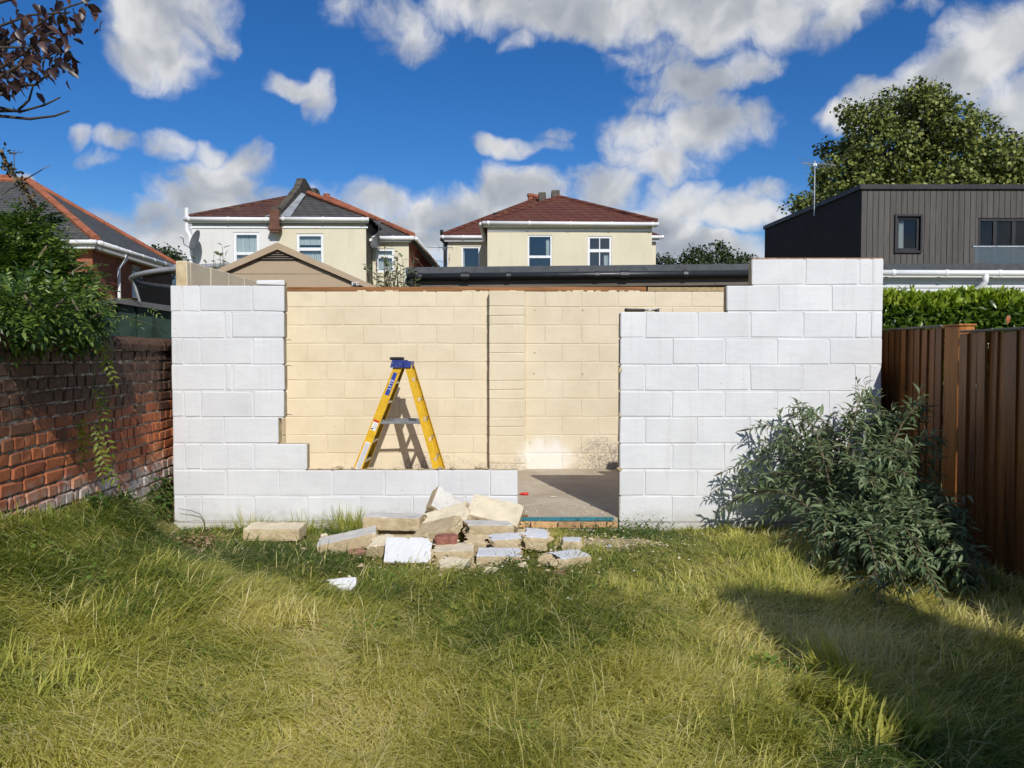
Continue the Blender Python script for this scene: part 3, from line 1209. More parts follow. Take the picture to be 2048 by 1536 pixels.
def fence():
    t = thing('close_board_fence', (3.3, 5.7, 0), 'brown close-board timber fence beside the tall white wall', 'fence')
    rr = random.Random(9)
    xf = 3.30
    y = 5.64
    k = 0
    # near panel, boards lapped with the thick edge towards the house end
    while y > 1.0:
        h = 1.645 + rr.uniform(-.012, .012) - (5.64 - y) * .008
        w = .104
        tilt = rr.uniform(-.014, .014)
        x0 = xf - .030 + rr.uniform(-.003, .003)
        m = MB()
        pts = [Vector((x0, y - w - .012, 0)), Vector((x0 + .019, y - w - .012, 0)), Vector((x0 + .019, y, 0)), Vector((x0 + .013, y, 0))]
        zb = -.05
        top = [Vector((p.x + tilt, p.y + rr.uniform(-.002, .002), h + rr.uniform(-.003, .003))) for p in pts]
        bot = [Vector((p.x, p.y, zb)) for p in pts]
        m.add(bot + top, [(0, 3, 2, 1), (4, 5, 6, 7), (0, 1, 5, 4), (1, 2, 6, 5), (2, 3, 7, 6), (3, 0, 4, 7)])
        if k == 1:
            pass
        m.build('board', [FENCE], t)
        gap = .014 if k in (1, 3) else max(0, rr.uniform(-.008, .008))
        y -= w + gap
        k += 1
    # far panel behind the post
    y = 5.90
    while y < 8.3:
        h = 1.70 + rr.uniform(-.008, .008)
        w = .106
        tilt = rr.uniform(-.006, .006)
        x0 = xf - .008 + rr.uniform(-.003, .003)
        m = MB()
        pts = [Vector((x0, y, 0)), Vector((x0 + .019, y, 0)), Vector((x0 + .019, y + w + .012, 0)), Vector((x0 + .013, y + w + .012, 0))]
        bot = [Vector((p.x, p.y, -.05)) for p in pts]
        top = [Vector((p.x + tilt, p.y, h)) for p in pts]
        m.add(bot + top, [(0, 3, 2, 1), (4, 5, 6, 7), (0, 1, 5, 4), (1, 2, 6, 5), (2, 3, 7, 6), (3, 0, 4, 7)])
        m.build('board', [FENCE], t)
        y += w
    p = MB()
    p.cbox(xf - .012, xf + .105, 5.665, 5.86, -.1, 1.706, .006, .001, rnd=rr)
    p.prism([(xf - .018, 5.655, 1.708), (xf + .112, 5.655, 1.708), (xf + .112, 5.87, 1.708), (xf - .018, 5.87, 1.708)], (0, 0, .012))
    p.build('post', [POST], t)
    grey = plain('weathered_rail', (.17, .155, .135), .85, .2, var=.3)
    r = MB()
    r.cbox(xf - .022, xf + .022, 5.90, 8.35, 1.706, 1.722, .003, 0)
    r.build('capping_rail', [grey], t)
    r = MB()
    r.cbox(xf - .05, xf + .03, 1.0, 5.60, 1.652, 1.668, .003, 0)
    r.build('capping_rail', [grey], t)
    for z in (.35, .95, 1.45):
        b = MB()
        b.box(xf + .024, xf + .062, 1.0, 5.66, z, z + .08)
        b.build('arris_rail', [FENCE], t)
        b = MB()
        b.box(xf + .024, xf + .062, 5.865, 8.3, z, z + .08)
        b.build('arris_rail', [FENCE], t)
    w = MB()
    w.box(xf - .0335, xf - .0325, 5.40, 5.415, 1.255, 1.285)
    w.build('staple_tag', [plain('grey_tag', (.3, .28, .27), .6)], t)


fence()

# ================================================================== stepladder
YEL = plain('yellow_fibreglass', (.62, .37, .012), .42, .45, var=.22, scale=22, bump=.08)
BLUEP = plain('blue_ladder_plastic', (.025, .045, .22), .4, .45, var=.15)
DARKP = plain('black_grip', (.02, .018, .018), .5, .4, var=.2)
LABELW = plain('white_label', (.72, .72, .70), .5, .3, var=.05)
LABELB = plain('blue_label', (.02, .05, .30), .4, .4, var=.05)
LABELR = plain('red_label', (.50, .03, .02), .4, .4, var=.05)
LABELG = plain('grey_label', (.48, .48, .50), .5, .3, var=.12, scale=40)


def ladder():
    zf = .092
    t = thing('stepladder', (-1.3, 8.75, zf), 'yellow stepladder with a blue top standing open against the cream wall', 'ladder')
    ft, fb = P(799, 728, 8.60), P(705, 957, 8.50)
    rt, rb = P(816, 728, 8.60), P(880, 957, 8.50)
    ztop = ft.z

    def rail(xb, yb, xt, yt, web, fl, inward, name):
        """channel section: web faces along y, flanges turned inwards"""
        b, tp = Vector((xb, yb, zf)), Vector((xt, yt, ztop))
        d = (tp - b).normalized()
        sx = Vector((1, 0, 0)); sx = (sx - d * sx.dot(d)).normalized()
        sy = d.cross(sx).normalized()
        if sy.y < 0:
            sy = -sy
        sy *= inward
        th = .005
        h = web / 2
        prof = [(-h, 0), (h, 0), (h, fl), (h - th, fl), (h - th, th), (-h + th, th), (-h + th, fl), (-h, fl)]
        m = MB()
        ring0 = [b + sx * u + sy * v for u, v in prof]
        ring1 = [tp + sx * u + sy * v for u, v in prof]
        n = len(prof)
        m.add(ring0 + ring1, [(i, (i + 1) % n, n + (i + 1) % n, n + i) for i in range(n)] + [(0, 1, 2, 3, 4), (0, 4, 5), (0, 5, 6, 7)] + [(n, n + 1, n + 2, n + 3, n + 4), (n, n + 4, n + 5), (n, n + 5, n + 6, n + 7)])
        o = m.build(name, [YEL], t)
        foot = MB()
        foot.cbox(-web / 2 - .008, web / 2 + .008, -.012, fl + .006, -.001, .05, .004, 0, 0, Matrix.Translation(b) @ Matrix(((1, 0, 0), (0, inward, 0), (0, 0, 1))).to_4x4())
        foot.build('foot', [DARKP], o)
        return b, tp, d, sx, sy
    ny, fy = 8.50, 9.00          # near and far sides at the floor
    nyt, fyt = 8.56, 8.83
    fn = rail(fb.x, ny, ft.x, nyt, .092, .030, 1, 'front_rail')
    ff = rail(fb.x, fy, ft.x, fyt, .092, .030, -1, 'front_rail')
    rn = rail(rb.x, ny, rt.x, nyt, .075, .026, 1, 'rear_rail')
    rf = rail(rb.x, fy, rt.x, fyt, .075, .026, -1, 'rear_rail')
    for k in range(1, 6):
        f = k / 5.9
        a, b = fn[0].lerp(fn[1], f), ff[0].lerp(ff[1], f)
        m = MB()
        m.cbox(a.x - .048, a.x + .042, a.y + .006, b.y - .006, a.z - .024, a.z, .004, 0)
        for q in range(5):
            xx = a.x - .042 + q * .018
            m.box(xx, xx + .007, a.y + .03, b.y - .03, a.z + .0005, a.z + .004)
        m.build('tread', [ALU], t)
    for k in range(1, 6):
        f = k / 5.9 + .03
        a, b = rn[0].lerp(rn[1], f), rf[0].lerp(rf[1], f)
        m = MB()
        m.cbox(a.x - .012, a.x + .022, a.y + .004, b.y - .004, a.z - .03, a.z, .004, 0)
        m.build('rear_bar', [ALU], t)
        g = MB()
        g.cbox(a.x + .008, a.x + .034, a.y - .004, a.y + .03, a.z - .034, a.z + .006, .004, 0)
        g.build('bracket', [plain('pinkish_bracket', (.62, .50, .44), .5, .3, .2)], t)
    # spreaders: two hinged bars on each side
    for (fr, rr_, yy) in ((fn, rn, .012), (ff, rf, -.012)):
        a = fr[0].lerp(fr[1], .50) + Vector((.03, yy, 0))
        b = rr_[0].lerp(rr_[1], .50) + Vector((-.01, yy, 0))
        mid = (a + b) / 2 + Vector((.03, 0, .006))
        for (p, q) in ((a, mid), (mid, b)):
            m = MB()
            d = (q - p)
            ang = math.atan2(d.z, d.x)
            m.cbox(-.012, d.length + .012, -.006, .006, -.017, .017, .003, 0, 0, Matrix.Translation(p) @ Matrix.Rotation(-ang, 4, 'Y'))
            m.build('spreader', [GALV], t)
        h = MB()
        h.cbox(-.02, .02, -.011, .011, -.022, .022, .004, 0, 0, Matrix.Translation(mid))
        h.build('hinge', [ALU], t)
    # cap
    xa, xb = P(784, 728, 8.6).x, P(808, 728, 8.6).x
    xc = P(823, 728, 8.6).x
    za, zb = P(800, 735, 8.6).z, P(800, 720, 8.6).z
    c = MB()
    c.prism([(xa - .012, nyt - .03, za), (xb - .005, nyt - .03, za), (xb + .012, nyt - .03, zb), (xa + .012, nyt - .03, zb)], (0, fyt - nyt + .06, 0))
    cap = c.build('top_cap', [BLUEP], t)
    c = MB()
    c.cbox(xb + .002, xc, nyt - .026, fyt + .026, za - .004, zb - .012, .006, 0)
    c.build('hinge_block', [BLUEP], t)
    for (dx, dz) in ((.012, .015), (.055, .012), (.10, .04), (.02, .05)):
        s = MB()
        s.tube([(xa + dx, nyt - .036, za + dz), (xa + dx, nyt - .028, za + dz)], .006, 8)
        s.build('rivet', [ALU], cap)
    # stickers lie on the web of the near front rail
    b0, t0, d, sx, sy = fn

    def sticker(f0, f1, w, mat, name, u=0.0, lift=.0012):
        a, c_ = b0.lerp(t0, f0), b0.lerp(t0, f1)
        m = MB()
        m.add([a + sx * (u - w / 2) - sy * lift, a + sx * (u + w / 2) - sy * lift, c_ + sx * (u + w / 2) - sy * lift, c_ + sx * (u - w / 2) - sy * lift], [(0, 1, 2, 3)])
        return m.build(name, [mat], t)
    sticker(.735, .925, .045, LABELB, 'blue_sticker')
    sticker(.435, .52, .060, LABELW, 'warning_sticker')
    sticker(.505, .522, .060, LABELR, 'warning_band', lift=.0024)
    for k in range(5):
        sticker(.452, .495, .004, LABELG, 'warning_text', u=-.006 + k * .0075, lift=.0024)
    sticker(.442, .452, .022, DARKP, 'warning_picture', u=-.014, lift=.0024)
    sticker(.105, .335, .058, LABELW, 'instruction_sticker', u=.002)
    for k in range(4):
        sticker(.115, .325, .011, LABELG, 'instruction_text', u=-.016 + k * .0125, lift=.0024)
    cu = bpy.data.curves.new('lettering', 'FONT')
    cu.body = 'LYTE'
    cu.size = .052
    cu.align_x = 'CENTER'
    cu.align_y = 'CENTER'
    cu.extrude = .0004
    cu.space_character = 1.05
    cu.materials.append(LABELW)
    tmp = bpy.data.objects.new('lettering', cu)
    me = bpy.data.meshes.new_from_object(tmp)
    bpy.data.objects.remove(tmp)
    o = link('lettering', me, t)
    c0 = b0.lerp(t0, .825) - sy * .003
    Mx = Matrix((d, -sx, sy * -1)).transposed()
    if Mx.determinant() < 0:
        Mx = Matrix((d, sx * -1, sy)).transposed()
    o.matrix_basis = Matrix.Translation(c0) @ Mx.to_4x4()
    return zb


LADDER_TOP = ladder()


def saw():
    z = LADDER_TOP + .001
    x0, x1 = P(780, 717, 8.55).x, P(807, 717, 8.55).x
    xm = (x0 + x1) / 2
    t = thing('hand_saw', (xm, 8.7, z), 'hand saw with a black handle lying on top of the yellow ladder', 'saw')
    h = MB()
    h.cbox(x0, x1, 8.52, 8.63, z, z + .032, .009, .001)
    h.build('handle', [DARKP], t)
    b = MB()
    b.prism([(x0 + .012, 8.63, z + .012), (x1 - .01, 8.63, z + .012), (-1.232, 8.99, z + .012), (-1.262, 9.00, z + .012)], (0, 0, .0015))
    b.build('blade', [GALV], t)


saw()


def hammer():
    z = Z0 + 8 * CH + .001
    a, b = P(1249, 624, 6.6).x, P(1322, 624, 6.6).x
    t = thing('claw_hammer', ((a + b) / 2, 6.6, z), 'claw hammer with a black grip lying on the stepped top of the white wall', 'hammer')
    g = MB()
    g.tube([(a, 6.6, z + .016), (a + .006, 6.6, z + .016), (a + .03, 6.6, z + .0155), (a + .10, 6.6, z + .0145), (a + .165, 6.6, z + .014), (a + .172, 6.6, z + .014)], [.010, .016, .0150, .0135, .0138, .009], 10)
    g.build('grip', [DARKP], t, True)
    s = MB()
    s.tube([(a + .165, 6.6, z + .014), (b - .045, 6.602, z + .0135)], .0075, 8)
    s.build('shaft', [GALV], t, True)
    h = MB()
    h.tube([(b - .035, 6.572, z + .014), (b - .035, 6.59, z + .014), (b - .035, 6.61, z + .014)], [.0135, .0125, .010], 8)
    h.tube([(b - .036, 6.605, z + .014), (b - .024, 6.628, z + .022), (b - .004, 6.645, z + .030)], [.011, .008, .003], 6)
    h.tube([(b - .05, 6.60, z + .012), (b - .015, 6.60, z + .013)], [.012, .011], 8)
    h.build('head', [DARKSTEEL], t, True)


hammer()


def screwdriver():
    c = P(1048, 991, 7.65)
    z = .092
    t = thing('screwdriver', (c.x, c.y, z), 'red-handled screwdriver lying on the concrete floor just inside the doorway', 'screwdriver')
    red = plain('red_grip', (.55, .02, .012), .35, .5, var=.1)
    h = MB()
    x = c.x
    h.tube([(x - .045, c.y, z + .012), (x - .03, c.y, z + .013), (x - .01, c.y, z + .015), (x + .03, c.y, z + .0165), (x + .042, c.y, z + .0155), (x + .046, c.y, z + .0155)], [.007, .010, .0145, .016, .013, .004], 10)
    h.build('handle', [red], t, True)
    s = MB()
    s.tube([(x - .045, c.y, z + .012), (x - .16, c.y + .01, z + .004)], .0032, 6)
    s.build('shaft', [GALV], t)


screwdriver()

# ================================================================== rubble
PINK = plain('pinkish_brick', (.36, .20, .15), .9, .1, var=.35, scale=25, bump=.6)
REDBR = plain('red_brick_piece', (.27, .115, .085), .85, .15, var=.35, scale=25, bump=.6)
DIRTYW = plain('dusty_white_paint', (.60, .58, .53), .8, .2, var=.2, scale=7, bump=.5, bscale=60, wear=(.42, .35, .24))
PALEC = plain('dusty_cream_paint', (.66, .58, .42), .8, .2, var=.18, scale=7, bump=.5, bscale=60, wear=(.45, .36, .22))
BRIGHTW = plain('clean_white_paint', (.62, .63, .645), .65, .3, var=.08, scale=5, bump=.4, bscale=40)


def rubble(name, label, c, ex, n, L, H=.215, T=.10, face=None, back=None, body=None, ends=(0, 0), top=0.0, seed=0, cat='block', group=None):
    """a broken block: ex runs along it, n is the painted face's direction; ends: roughness of the two ends"""
    rr = random.Random(seed * 13 + 1)
    ex = Vector(ex).normalized()
    n = Vector(n)
    n = (n - ex * n.dot(ex)).normalized()
    ez = ex.cross(-n)
    M = Matrix.Translation(c) @ Matrix((ex, -n, ez)).transposed().to_4x4()
    nx, ny, nz = 13, 5, 8
    pts = {}
    m = MB()
    dents = [(rr.choice((-1, 1)), rr.uniform(-.5, .5), rr.choice((-1, 1)), rr.uniform(.012, .04)) for _ in range(5)]

    def vert(i, j, k):
        key = (i, j, k)
        if key in pts:
            return pts[key]
        u, v, w = i / nx * 2 - 1, j / ny * 2 - 1, k / nz * 2 - 1
        p = Vector((u * L / 2, v * T / 2, w * H / 2))
        # soften arrises
        edge = sum(abs(abs(q) - 1) < 1e-6 for q in (u, v, w))
        if edge >= 2:
            sh = .002 if edge == 2 else .004
            p -= Vector((math.copysign(sh, u) if abs(u) == 1 else 0, math.copysign(sh, v) if abs(v) == 1 else 0, math.copysign(sh, w) if abs(w) == 1 else 0))
            if rr.random() < .08:
                p -= Vector((u, v, w)) * rr.uniform(.002, .009)
        for (s, r_) in ((-1, ends[0]), (1, ends[1])):
            if r_ and u * s > .55:
                f = (u * s - .55) / .45
                nz1 = math.sin(v * 3.1 + seed) * .5 + math.sin(w * 4.3 + seed * 2.1) * .5 + rr.uniform(-.8, .8)
                p.x += f * f * r_ * (nz1 - .6) * s * .95
                p.y += f * rr.uniform(-.15, .15) * r_ * (0 if abs(v) == 1 else 1)
                p.z += f * rr.uniform(-.25, .1) * r_ * (1 if w > 0 else -1)
        if top and w > .5:
            p.z -= top * (abs(math.sin(u * 3 + seed)) + rr.uniform(0, .4)) * (w - .5) * 2
        p += Vector([rr.uniform(-.0016, .0016) for _ in range(3)])
        pts[key] = len(m.v)
        m.v.append(tuple(M @ p))
        return pts[key]

    def quad(a, b, c_, d, mi):
        m.f.append((vert(*a), vert(*b), vert(*c_), vert(*d)))
        m.m.append(mi)
    for i in range(nx):
        for k in range(nz):
            quad((i, 0, k), (i + 1, 0, k), (i + 1, 0, k + 1), (i, 0, k + 1), 0)
            quad((i, ny, k), (i + 1, ny, k), (i + 1, ny, k + 1), (i, ny, k + 1), 1)
        for j in range(ny):
            quad((i, j, 0), (i + 1, j, 0), (i + 1, j + 1, 0), (i, j + 1, 0), 2)
            quad((i, j, nz), (i + 1, j, nz), (i + 1, j + 1, nz), (i, j + 1, nz), 2)
    for j in range(ny):
        for k in range(nz):
            quad((0, j, k), (0, j + 1, k), (0, j + 1, k + 1), (0, j, k + 1), 2)
            quad((nx, j, k), (nx, j + 1, k), (nx, j + 1, k + 1), (nx, j, k + 1), 2)
    o = m.build(name, [face or BRIGHTW, back or BARE, body or BARE])
    # origin at the piece itself
    loc = Vector(c)
    o.data.transform(Matrix.Translation(-loc))
    o.location = loc
    tag(o, label, cat, group)
    return o


G1 = 'broken blocks in the rubble heap'
up = (0, 0, 1)
RUB = [
    ('concrete_block', 'whole tan block lying flat on top of the heap, cracked along its front', (787, 1043, 5.95), (1, -.03, -.02), (.02, .02, 1), .44, dict(face=DIRTYW, top=.0)),
    ('concrete_block', 'long tilted block at the end of the heap nearest the brick wall', (697, 1083, 5.72), (1, .14, .20), (-.16, -.08, 1), .44, dict(face=DIRTYW)),
    ('concrete_block', 'block lying alone in the grass against the low white wall', (551, 1063, 6.15), (1, -.03, 0), (0, -.05, 1), .45, dict(face=PALEC)),
    ('concrete_block', 'block standing on edge and leaning back against the low white wall', (893, 1015, 6.22), (.66, .22, -.50), (.50, -.62, .58), .30, dict(face=DIRTYW, ends=(.0, .04))),
    ('concrete_block', 'large cream faced block tipped towards the lawn beside the doorway', (990, 1028, 6.08), (.95, -.14, -.20), (.12, -.52, .84), .42, dict(face=PALEC, H=.25)),
    ('concrete_block', 'tan block wedged under the large cream faced block', (975, 1058, 5.85), (.95, .28, -.06), (0, 0, 1), .36, dict(face=DIRTYW, ends=(.015, 0))),
    ('concrete_block', 'cream faced slab of block in the middle of the heap, behind the red brick piece', (895, 1041, 6.02), (.95, .08, .26), (-.1, -.5, .85), .40, dict(face=PALEC, ends=(.03, .02))),
    ('concrete_block', 'bare tan block sloping down behind the red brick piece', (874, 1064, 5.78), (.93, -.18, .26), (-.12, -.28, .95), .36, dict(face=BARE, ends=(.05, .02))),
    ('brick_piece', 'small red brick piece in the middle of the heap', (892, 1080, 5.60), (1, .08, .03), up, .16, dict(H=.10, T=.075, face=REDBR, back=REDBR, body=REDBR, ends=(.01, .015))),
    ('concrete_block', 'block with a clean bright white face tipped towards the camera', (818, 1106, 5.42), (1, .02, -.01), (-.06, -.74, .67), .335, dict(face=BRIGHTW, ends=(0, .035), H=.20)),
    ('concrete_block', 'block with a worn cream top beside the bright white face', (908, 1107, 5.50), (1, .04, .01), (0, -.06, 1), .29, dict(face=PALEC, ends=(.03, .0))),
    ('concrete_block', 'white topped block at the front edge of the heap with a plain grey front', (999, 1117, 5.45), (1, -.03, 0), (0, -.05, 1), .32, dict(face=BRIGHTW, ends=(0, .025))),
    ('concrete_block', 'small crumbling block nearest the camera, in front of the worn cream top', (910, 1137, 5.22), (.96, -.22, -.03), (-.05, -.22, 1), .25, dict(face=PALEC, H=.17, ends=(.04, .02), top=.02)),
    ('concrete_block', 'white topped block broken off dark at one end, standing apart from the heap', (1134, 1122, 5.38), (.90, .42, 0), (0, -.02, 1), .28, dict(face=BRIGHTW, H=.21, ends=(.07, 0))),
    ('concrete_block', 'small square block with a white top just behind the one standing apart', (1143, 1091, 5.72), (1, -.02, 0), up, .15, dict(face=BRIGHTW, H=.15, ends=(.01, .01))),
    ('concrete_block', 'tan block with a split end directly in front of the doorstep', (1071, 1078, 5.78), (1, -.05, -.06), (.05, -.12, 1), .22, dict(face=BRIGHTW, ends=(.05, .03))),
    ('concrete_block', 'thin white topped piece between the wedged block and the front row', (1010, 1084, 5.66), (1, .12, .04), (0, -.1, 1), .23, dict(face=BRIGHTW, H=.15, T=.09, ends=(.03, .02))),
    ('concrete_block', 'bare lump of block right of the red brick piece', (953, 1086, 5.66), (1, .1, -.08), (-.2, -.3, .9), .17, dict(face=BARE, H=.15, T=.09, ends=(.04, .04), top=.03)),
    ('concrete_block', 'broken white piece lying by itself on the lawn in front of the heap', (683, 1176, 4.85), (1, .0, .08), (-.08, -.78, .58), .20, dict(face=BRIGHTW, H=.11, T=.07, ends=(.03, .0))),
    ('brick_piece', 'pinkish brick end under the tilted long block', (714, 1108, 5.60), (1, .2, .05), (0, -.1, 1), .13, dict(H=.10, T=.07, face=PINK, back=PINK, body=PINK, ends=(.02, .02))),
    ('concrete_block', 'pale broken piece between the tilted long block and the bright white face', (764, 1091, 5.62), (1, -.2, .1), (-.1, -.3, .95), .19, dict(face=PALEC, H=.18, ends=(.03, .03), top=.02)),
    ('concrete_block', 'bare block buried under the flat one on top of the heap', (800, 1078, 5.95), (1, .1, .0), up, .36, dict(face=BARE, ends=(.03, .03))),
    ('concrete_block', 'bare block buried at the back of the heap against the low wall', (905, 1066, 6.18), (1, .05, .0), up, .42, dict(face=BARE, ends=(.02, .03))),
    ('concrete_block', 'bare block at the bottom of the heap under the large cream faced one', (1000, 1075, 6.10), (1, -.06, .0), up, .40, dict(face=BARE, ends=(.02, .03))),
]
for k, (nm, lb, c, ex, n, L, kw) in enumerate(RUB):
    rubble(nm, lb, P(*c), ex, n, L, seed=k + 1, cat=('brick' if nm == 'brick_piece' else 'block'), group=(G1 if nm == 'concrete_block' else None), **kw)

CHIPS = [((826, 1159, 5.1), .05, 'single chip of block in the grass below the bright white face'),
         ((973, 1152, 5.15), .06, 'chip of block in the grass beside the small crumbling block'),
         ((982, 1143, 5.2), .07, 'flat chip leaning on another one between the front blocks'),
         ((1056, 1148, 5.15), .045, 'chip lying in the grass left of the block standing apart'),
         ((1118, 1150, 5.15), .08, 'pinkish chip right below the block standing apart'),
         ((1044, 1132, 5.3), .055, 'chip at the corner of the plain grey front'),
         ((484, 1192, 4.7), .04, 'white flake alone in the grass left of the broken white piece'),
         ((1139, 1198, 4.65), .03, 'tiny white flake in the grass in front of the block standing apart'),
         ((1552, 1131, 5.35), .05, 'pale chip in the grass beside the leafy bush'),
         ((648, 1071, 6.0), .04, 'pale chip in the grass between the lone block and the heap')]
for k, (c, s, lb) in enumerate(CHIPS):
    p = P(*c)
    rubble('block_chip', lb, p, (1, random.uniform(-.6, .6), random.uniform(-.3, .3)), (random.uniform(-.4, .4), -.5, 1), s * 1.3, s * .8, s * .55, seed=60 + k,
           face=(PINK if 'pinkish' in lb else (BRIGHTW if 'white' in lb else PALEC)), body=(PINK if 'pinkish' in lb else PALEC), back=PALEC, ends=(s * .25, s * .25), cat='chip', group='chips of broken block')


def crumbs():
    """grit, dust and flakes nobody could count"""
    rr = random.Random(12)
    m = MB()
    for k in range(1100):
        u = rr.random()
        if u < .45:       # sandy spill by the doorstep
            x, y = rr.gauss(.75, .28), rr.gauss(5.95, .16)
            z = float(ground_z(x, y)) + rr.uniform(.0, .045)
            s = rr.uniform(.004, .014)
        elif u < .75:     # round the heap
            x, y = rr.gauss(-.25, .6), rr.gauss(5.55, .3)
            z = float(ground_z(x, y)) + rr.uniform(.01, .06)
            s = rr.uniform(.004, .015) * (2.0 if rr.random() < .12 else 1)
        else:             # swept onto the floor
            x, y = rr.uniform(.08, .9), 6.68 + abs(rr.gauss(0, .35))
            z = .0925
            s = rr.uniform(.003, .008) * (1.8 if rr.random() < .1 else 1)
        if y > 6.5 and z < .09:
            continue
        M = Matrix.Translation((x, y, z)) @ Euler((rr.uniform(-.3, .3), rr.uniform(-.3, .3), rr.uniform(0, 6))).to_matrix().to_4x4()
        q = [M @ Vector((a * s * rr.uniform(.6, 1.3), b * s * rr.uniform(.6, 1.3), c * s * rr.uniform(.4, .8))) for a, b, c in ((1, 0, 0), (-1, 0, 0), (0, 1, 0), (0, -1, 0), (0, 0, 1), (0, 0, -.3))]
        m.add(q, [(0, 2, 4), (2, 1, 4), (1, 3, 4), (3, 0, 4), (2, 0, 5), (1, 2, 5), (3, 1, 5), (0, 3, 5)], rr.choice((0, 1, 1, 1, 0, 2) if u > .45 else (0, 1, 1)))
    o = stuff(m.build('rubble_crumbs', [PALEC, BARE, BRIGHTW]))
    o['label'] = 'crumbs and flakes of broken block strewn round the heap and doorway'
    # sandy spill
    s = MB()
    pts = []
    c0 = Vector((.78, 5.95, 0))
    ring = []
    for k in range(26):
        a = k / 26 * 2 * math.pi
        r = 1 + .18 * math.sin(3 * a) + rr.uniform(-.08, .08)
        x, y = c0.x + math.cos(a) * .46 * r, c0.y + math.sin(a) * .24 * r
        ring.append(Vector((x, y, float(ground_z(x, y)) - .01)))
    inner = [c0 + (p - c0) * .55 for p in ring]
    for p in inner:
        p.z = float(ground_z(p.x, p.y)) + .03 + rr.uniform(-.01, .012)
    cc = Vector((c0.x, c0.y, float(ground_z(c0.x, c0.y)) + .042))
    n = 26
    s.add(ring + inner + [cc], [(i, (i + 1) % n, n + (i + 1) % n, n + i) for i in range(n)] + [(n + i, n + (i + 1) % n, 2 * n) for i in range(n)])
    o = stuff(s.build('sandy_debris', [plain('sandy_mortar_dust', (.44, .34, .22), .95, .1, var=.4, scale=30, bump=.9, bscale=90)], None, True))
    o['label'] = 'patch of sandy mortar dust in front of the doorstep'
    # a strip of splintered wood on the sill
    w = MB()
    a, b = P(1040, 1021, 6.66), P(1054, 1024, 6.63)
    w.cbox(a.x, b.x + .01, 6.60, 6.625, .096, .108, .003, .002)
    tag(w.build('wood_offcut', [PLATE]), 'splinter of brown wood lying on the end of the teal painted sill', 'offcut')
    f = P(1108, 994, 7.55)
    q = MB()
    q.cbox(-.035, .035, -.012, .012, 0, .008, .003, .002, 0, Matrix.Translation((f.x, f.y, .0925)) @ Matrix.Rotation(-.3, 4, 'Z'))
    tag(q.build('plaster_flake', [PALEC]), 'pale flake lying on the concrete floor beyond the red screwdriver', 'flake')


crumbs()

# ================================================================== houses behind
CREAM_R = m_render('cream_render', (.66, .605, .455), .34)
WHITE_R = m_render('white_render', (.66, .655, .64), .38)
TILE_BROWN = m_courses('brown_concrete_tiles', ((.10, .042, .030), (.14, .058, .040), (.065, .032, .026)), (.025, .015, .012), .33, .135, .012, 'tile', .85, (.13, .11, .06), .05)
TILE_RED = m_courses('red_brown_tiles', ((.135, .042, .028), (.17, .058, .036), (.085, .034, .026)), (.03, .014, .012), .33, .13, .012, 'tile', .85, (.12, .09, .05), .05)
TILE_GREY = m_courses('grey_concrete_tiles', ((.085, .083, .078), (.11, .105, .098), (.06, .06, .058)), (.02, .02, .02), .33, .135, .015, 'tile', .85, None, .05)
SLATE = m_courses('weathered_slates', ((.075, .075, .072), (.105, .105, .10), (.055, .056, .055)), (.025, .025, .025), .26, .12, .01, 'tile', .75, (.10, .10, .055), .04)
HOUSE_BRICK = m_courses('house_brick', ((.34, .095, .045), (.42, .13, .06), (.26, .07, .035)), (.30, .21, .15), .225, .075, .010, 'brick', .85, None, .01)
PARAPET = plain('weathered_parapet_stone', (.085, .075, .06), .9, .15, var=.5, scale=4, bump=.8, bscale=20, wear=(.2, .18, .12))
CHIM_BRICK = m_courses('dark_chimney_brick', ((.15, .06, .04), (.20, .085, .055), (.09, .04, .03)), (.12, .10, .08), .225, .075, .010, 'brick', .9, None, .01)


def wall_open(parent, x0, x1, z0, z1, y, openings, mat, name='wall', reveal=.10):
    """wall facing the camera with real openings and reveals"""
    xs = sorted({x0, x1, *[v for o in openings for v in o[:2]]})
    zs = sorted({z0, z1, *[v for o in openings for v in o[2:4]]})
    m = MB()
    for a, b in zip(xs[:-1], xs[1:]):
        for c, d in zip(zs[:-1], zs[1:]):
            cx, cz = (a + b) / 2, (c + d) / 2
            if any(o[0] < cx < o[1] and o[2] < cz < o[3] for o in openings):
                continue
            m.poly([(a, y, c), (b, y, c), (b, y, d), (a, y, d)])
    for (a, b, c, d) in openings:
        e = y + reveal
        m.poly([(a, y, c), (a, e, c), (a, e, d), (a, y, d)])
        m.poly([(b, y, c), (b, e, c), (b, e, d), (b, y, d)])
        m.poly([(a, y, d), (b, y, d), (b, e, d), (a, e, d)])
        m.poly([(a, y, c), (b, y, c), (b, e, c), (a, e, c)])
    return m.build(name, [mat], parent)


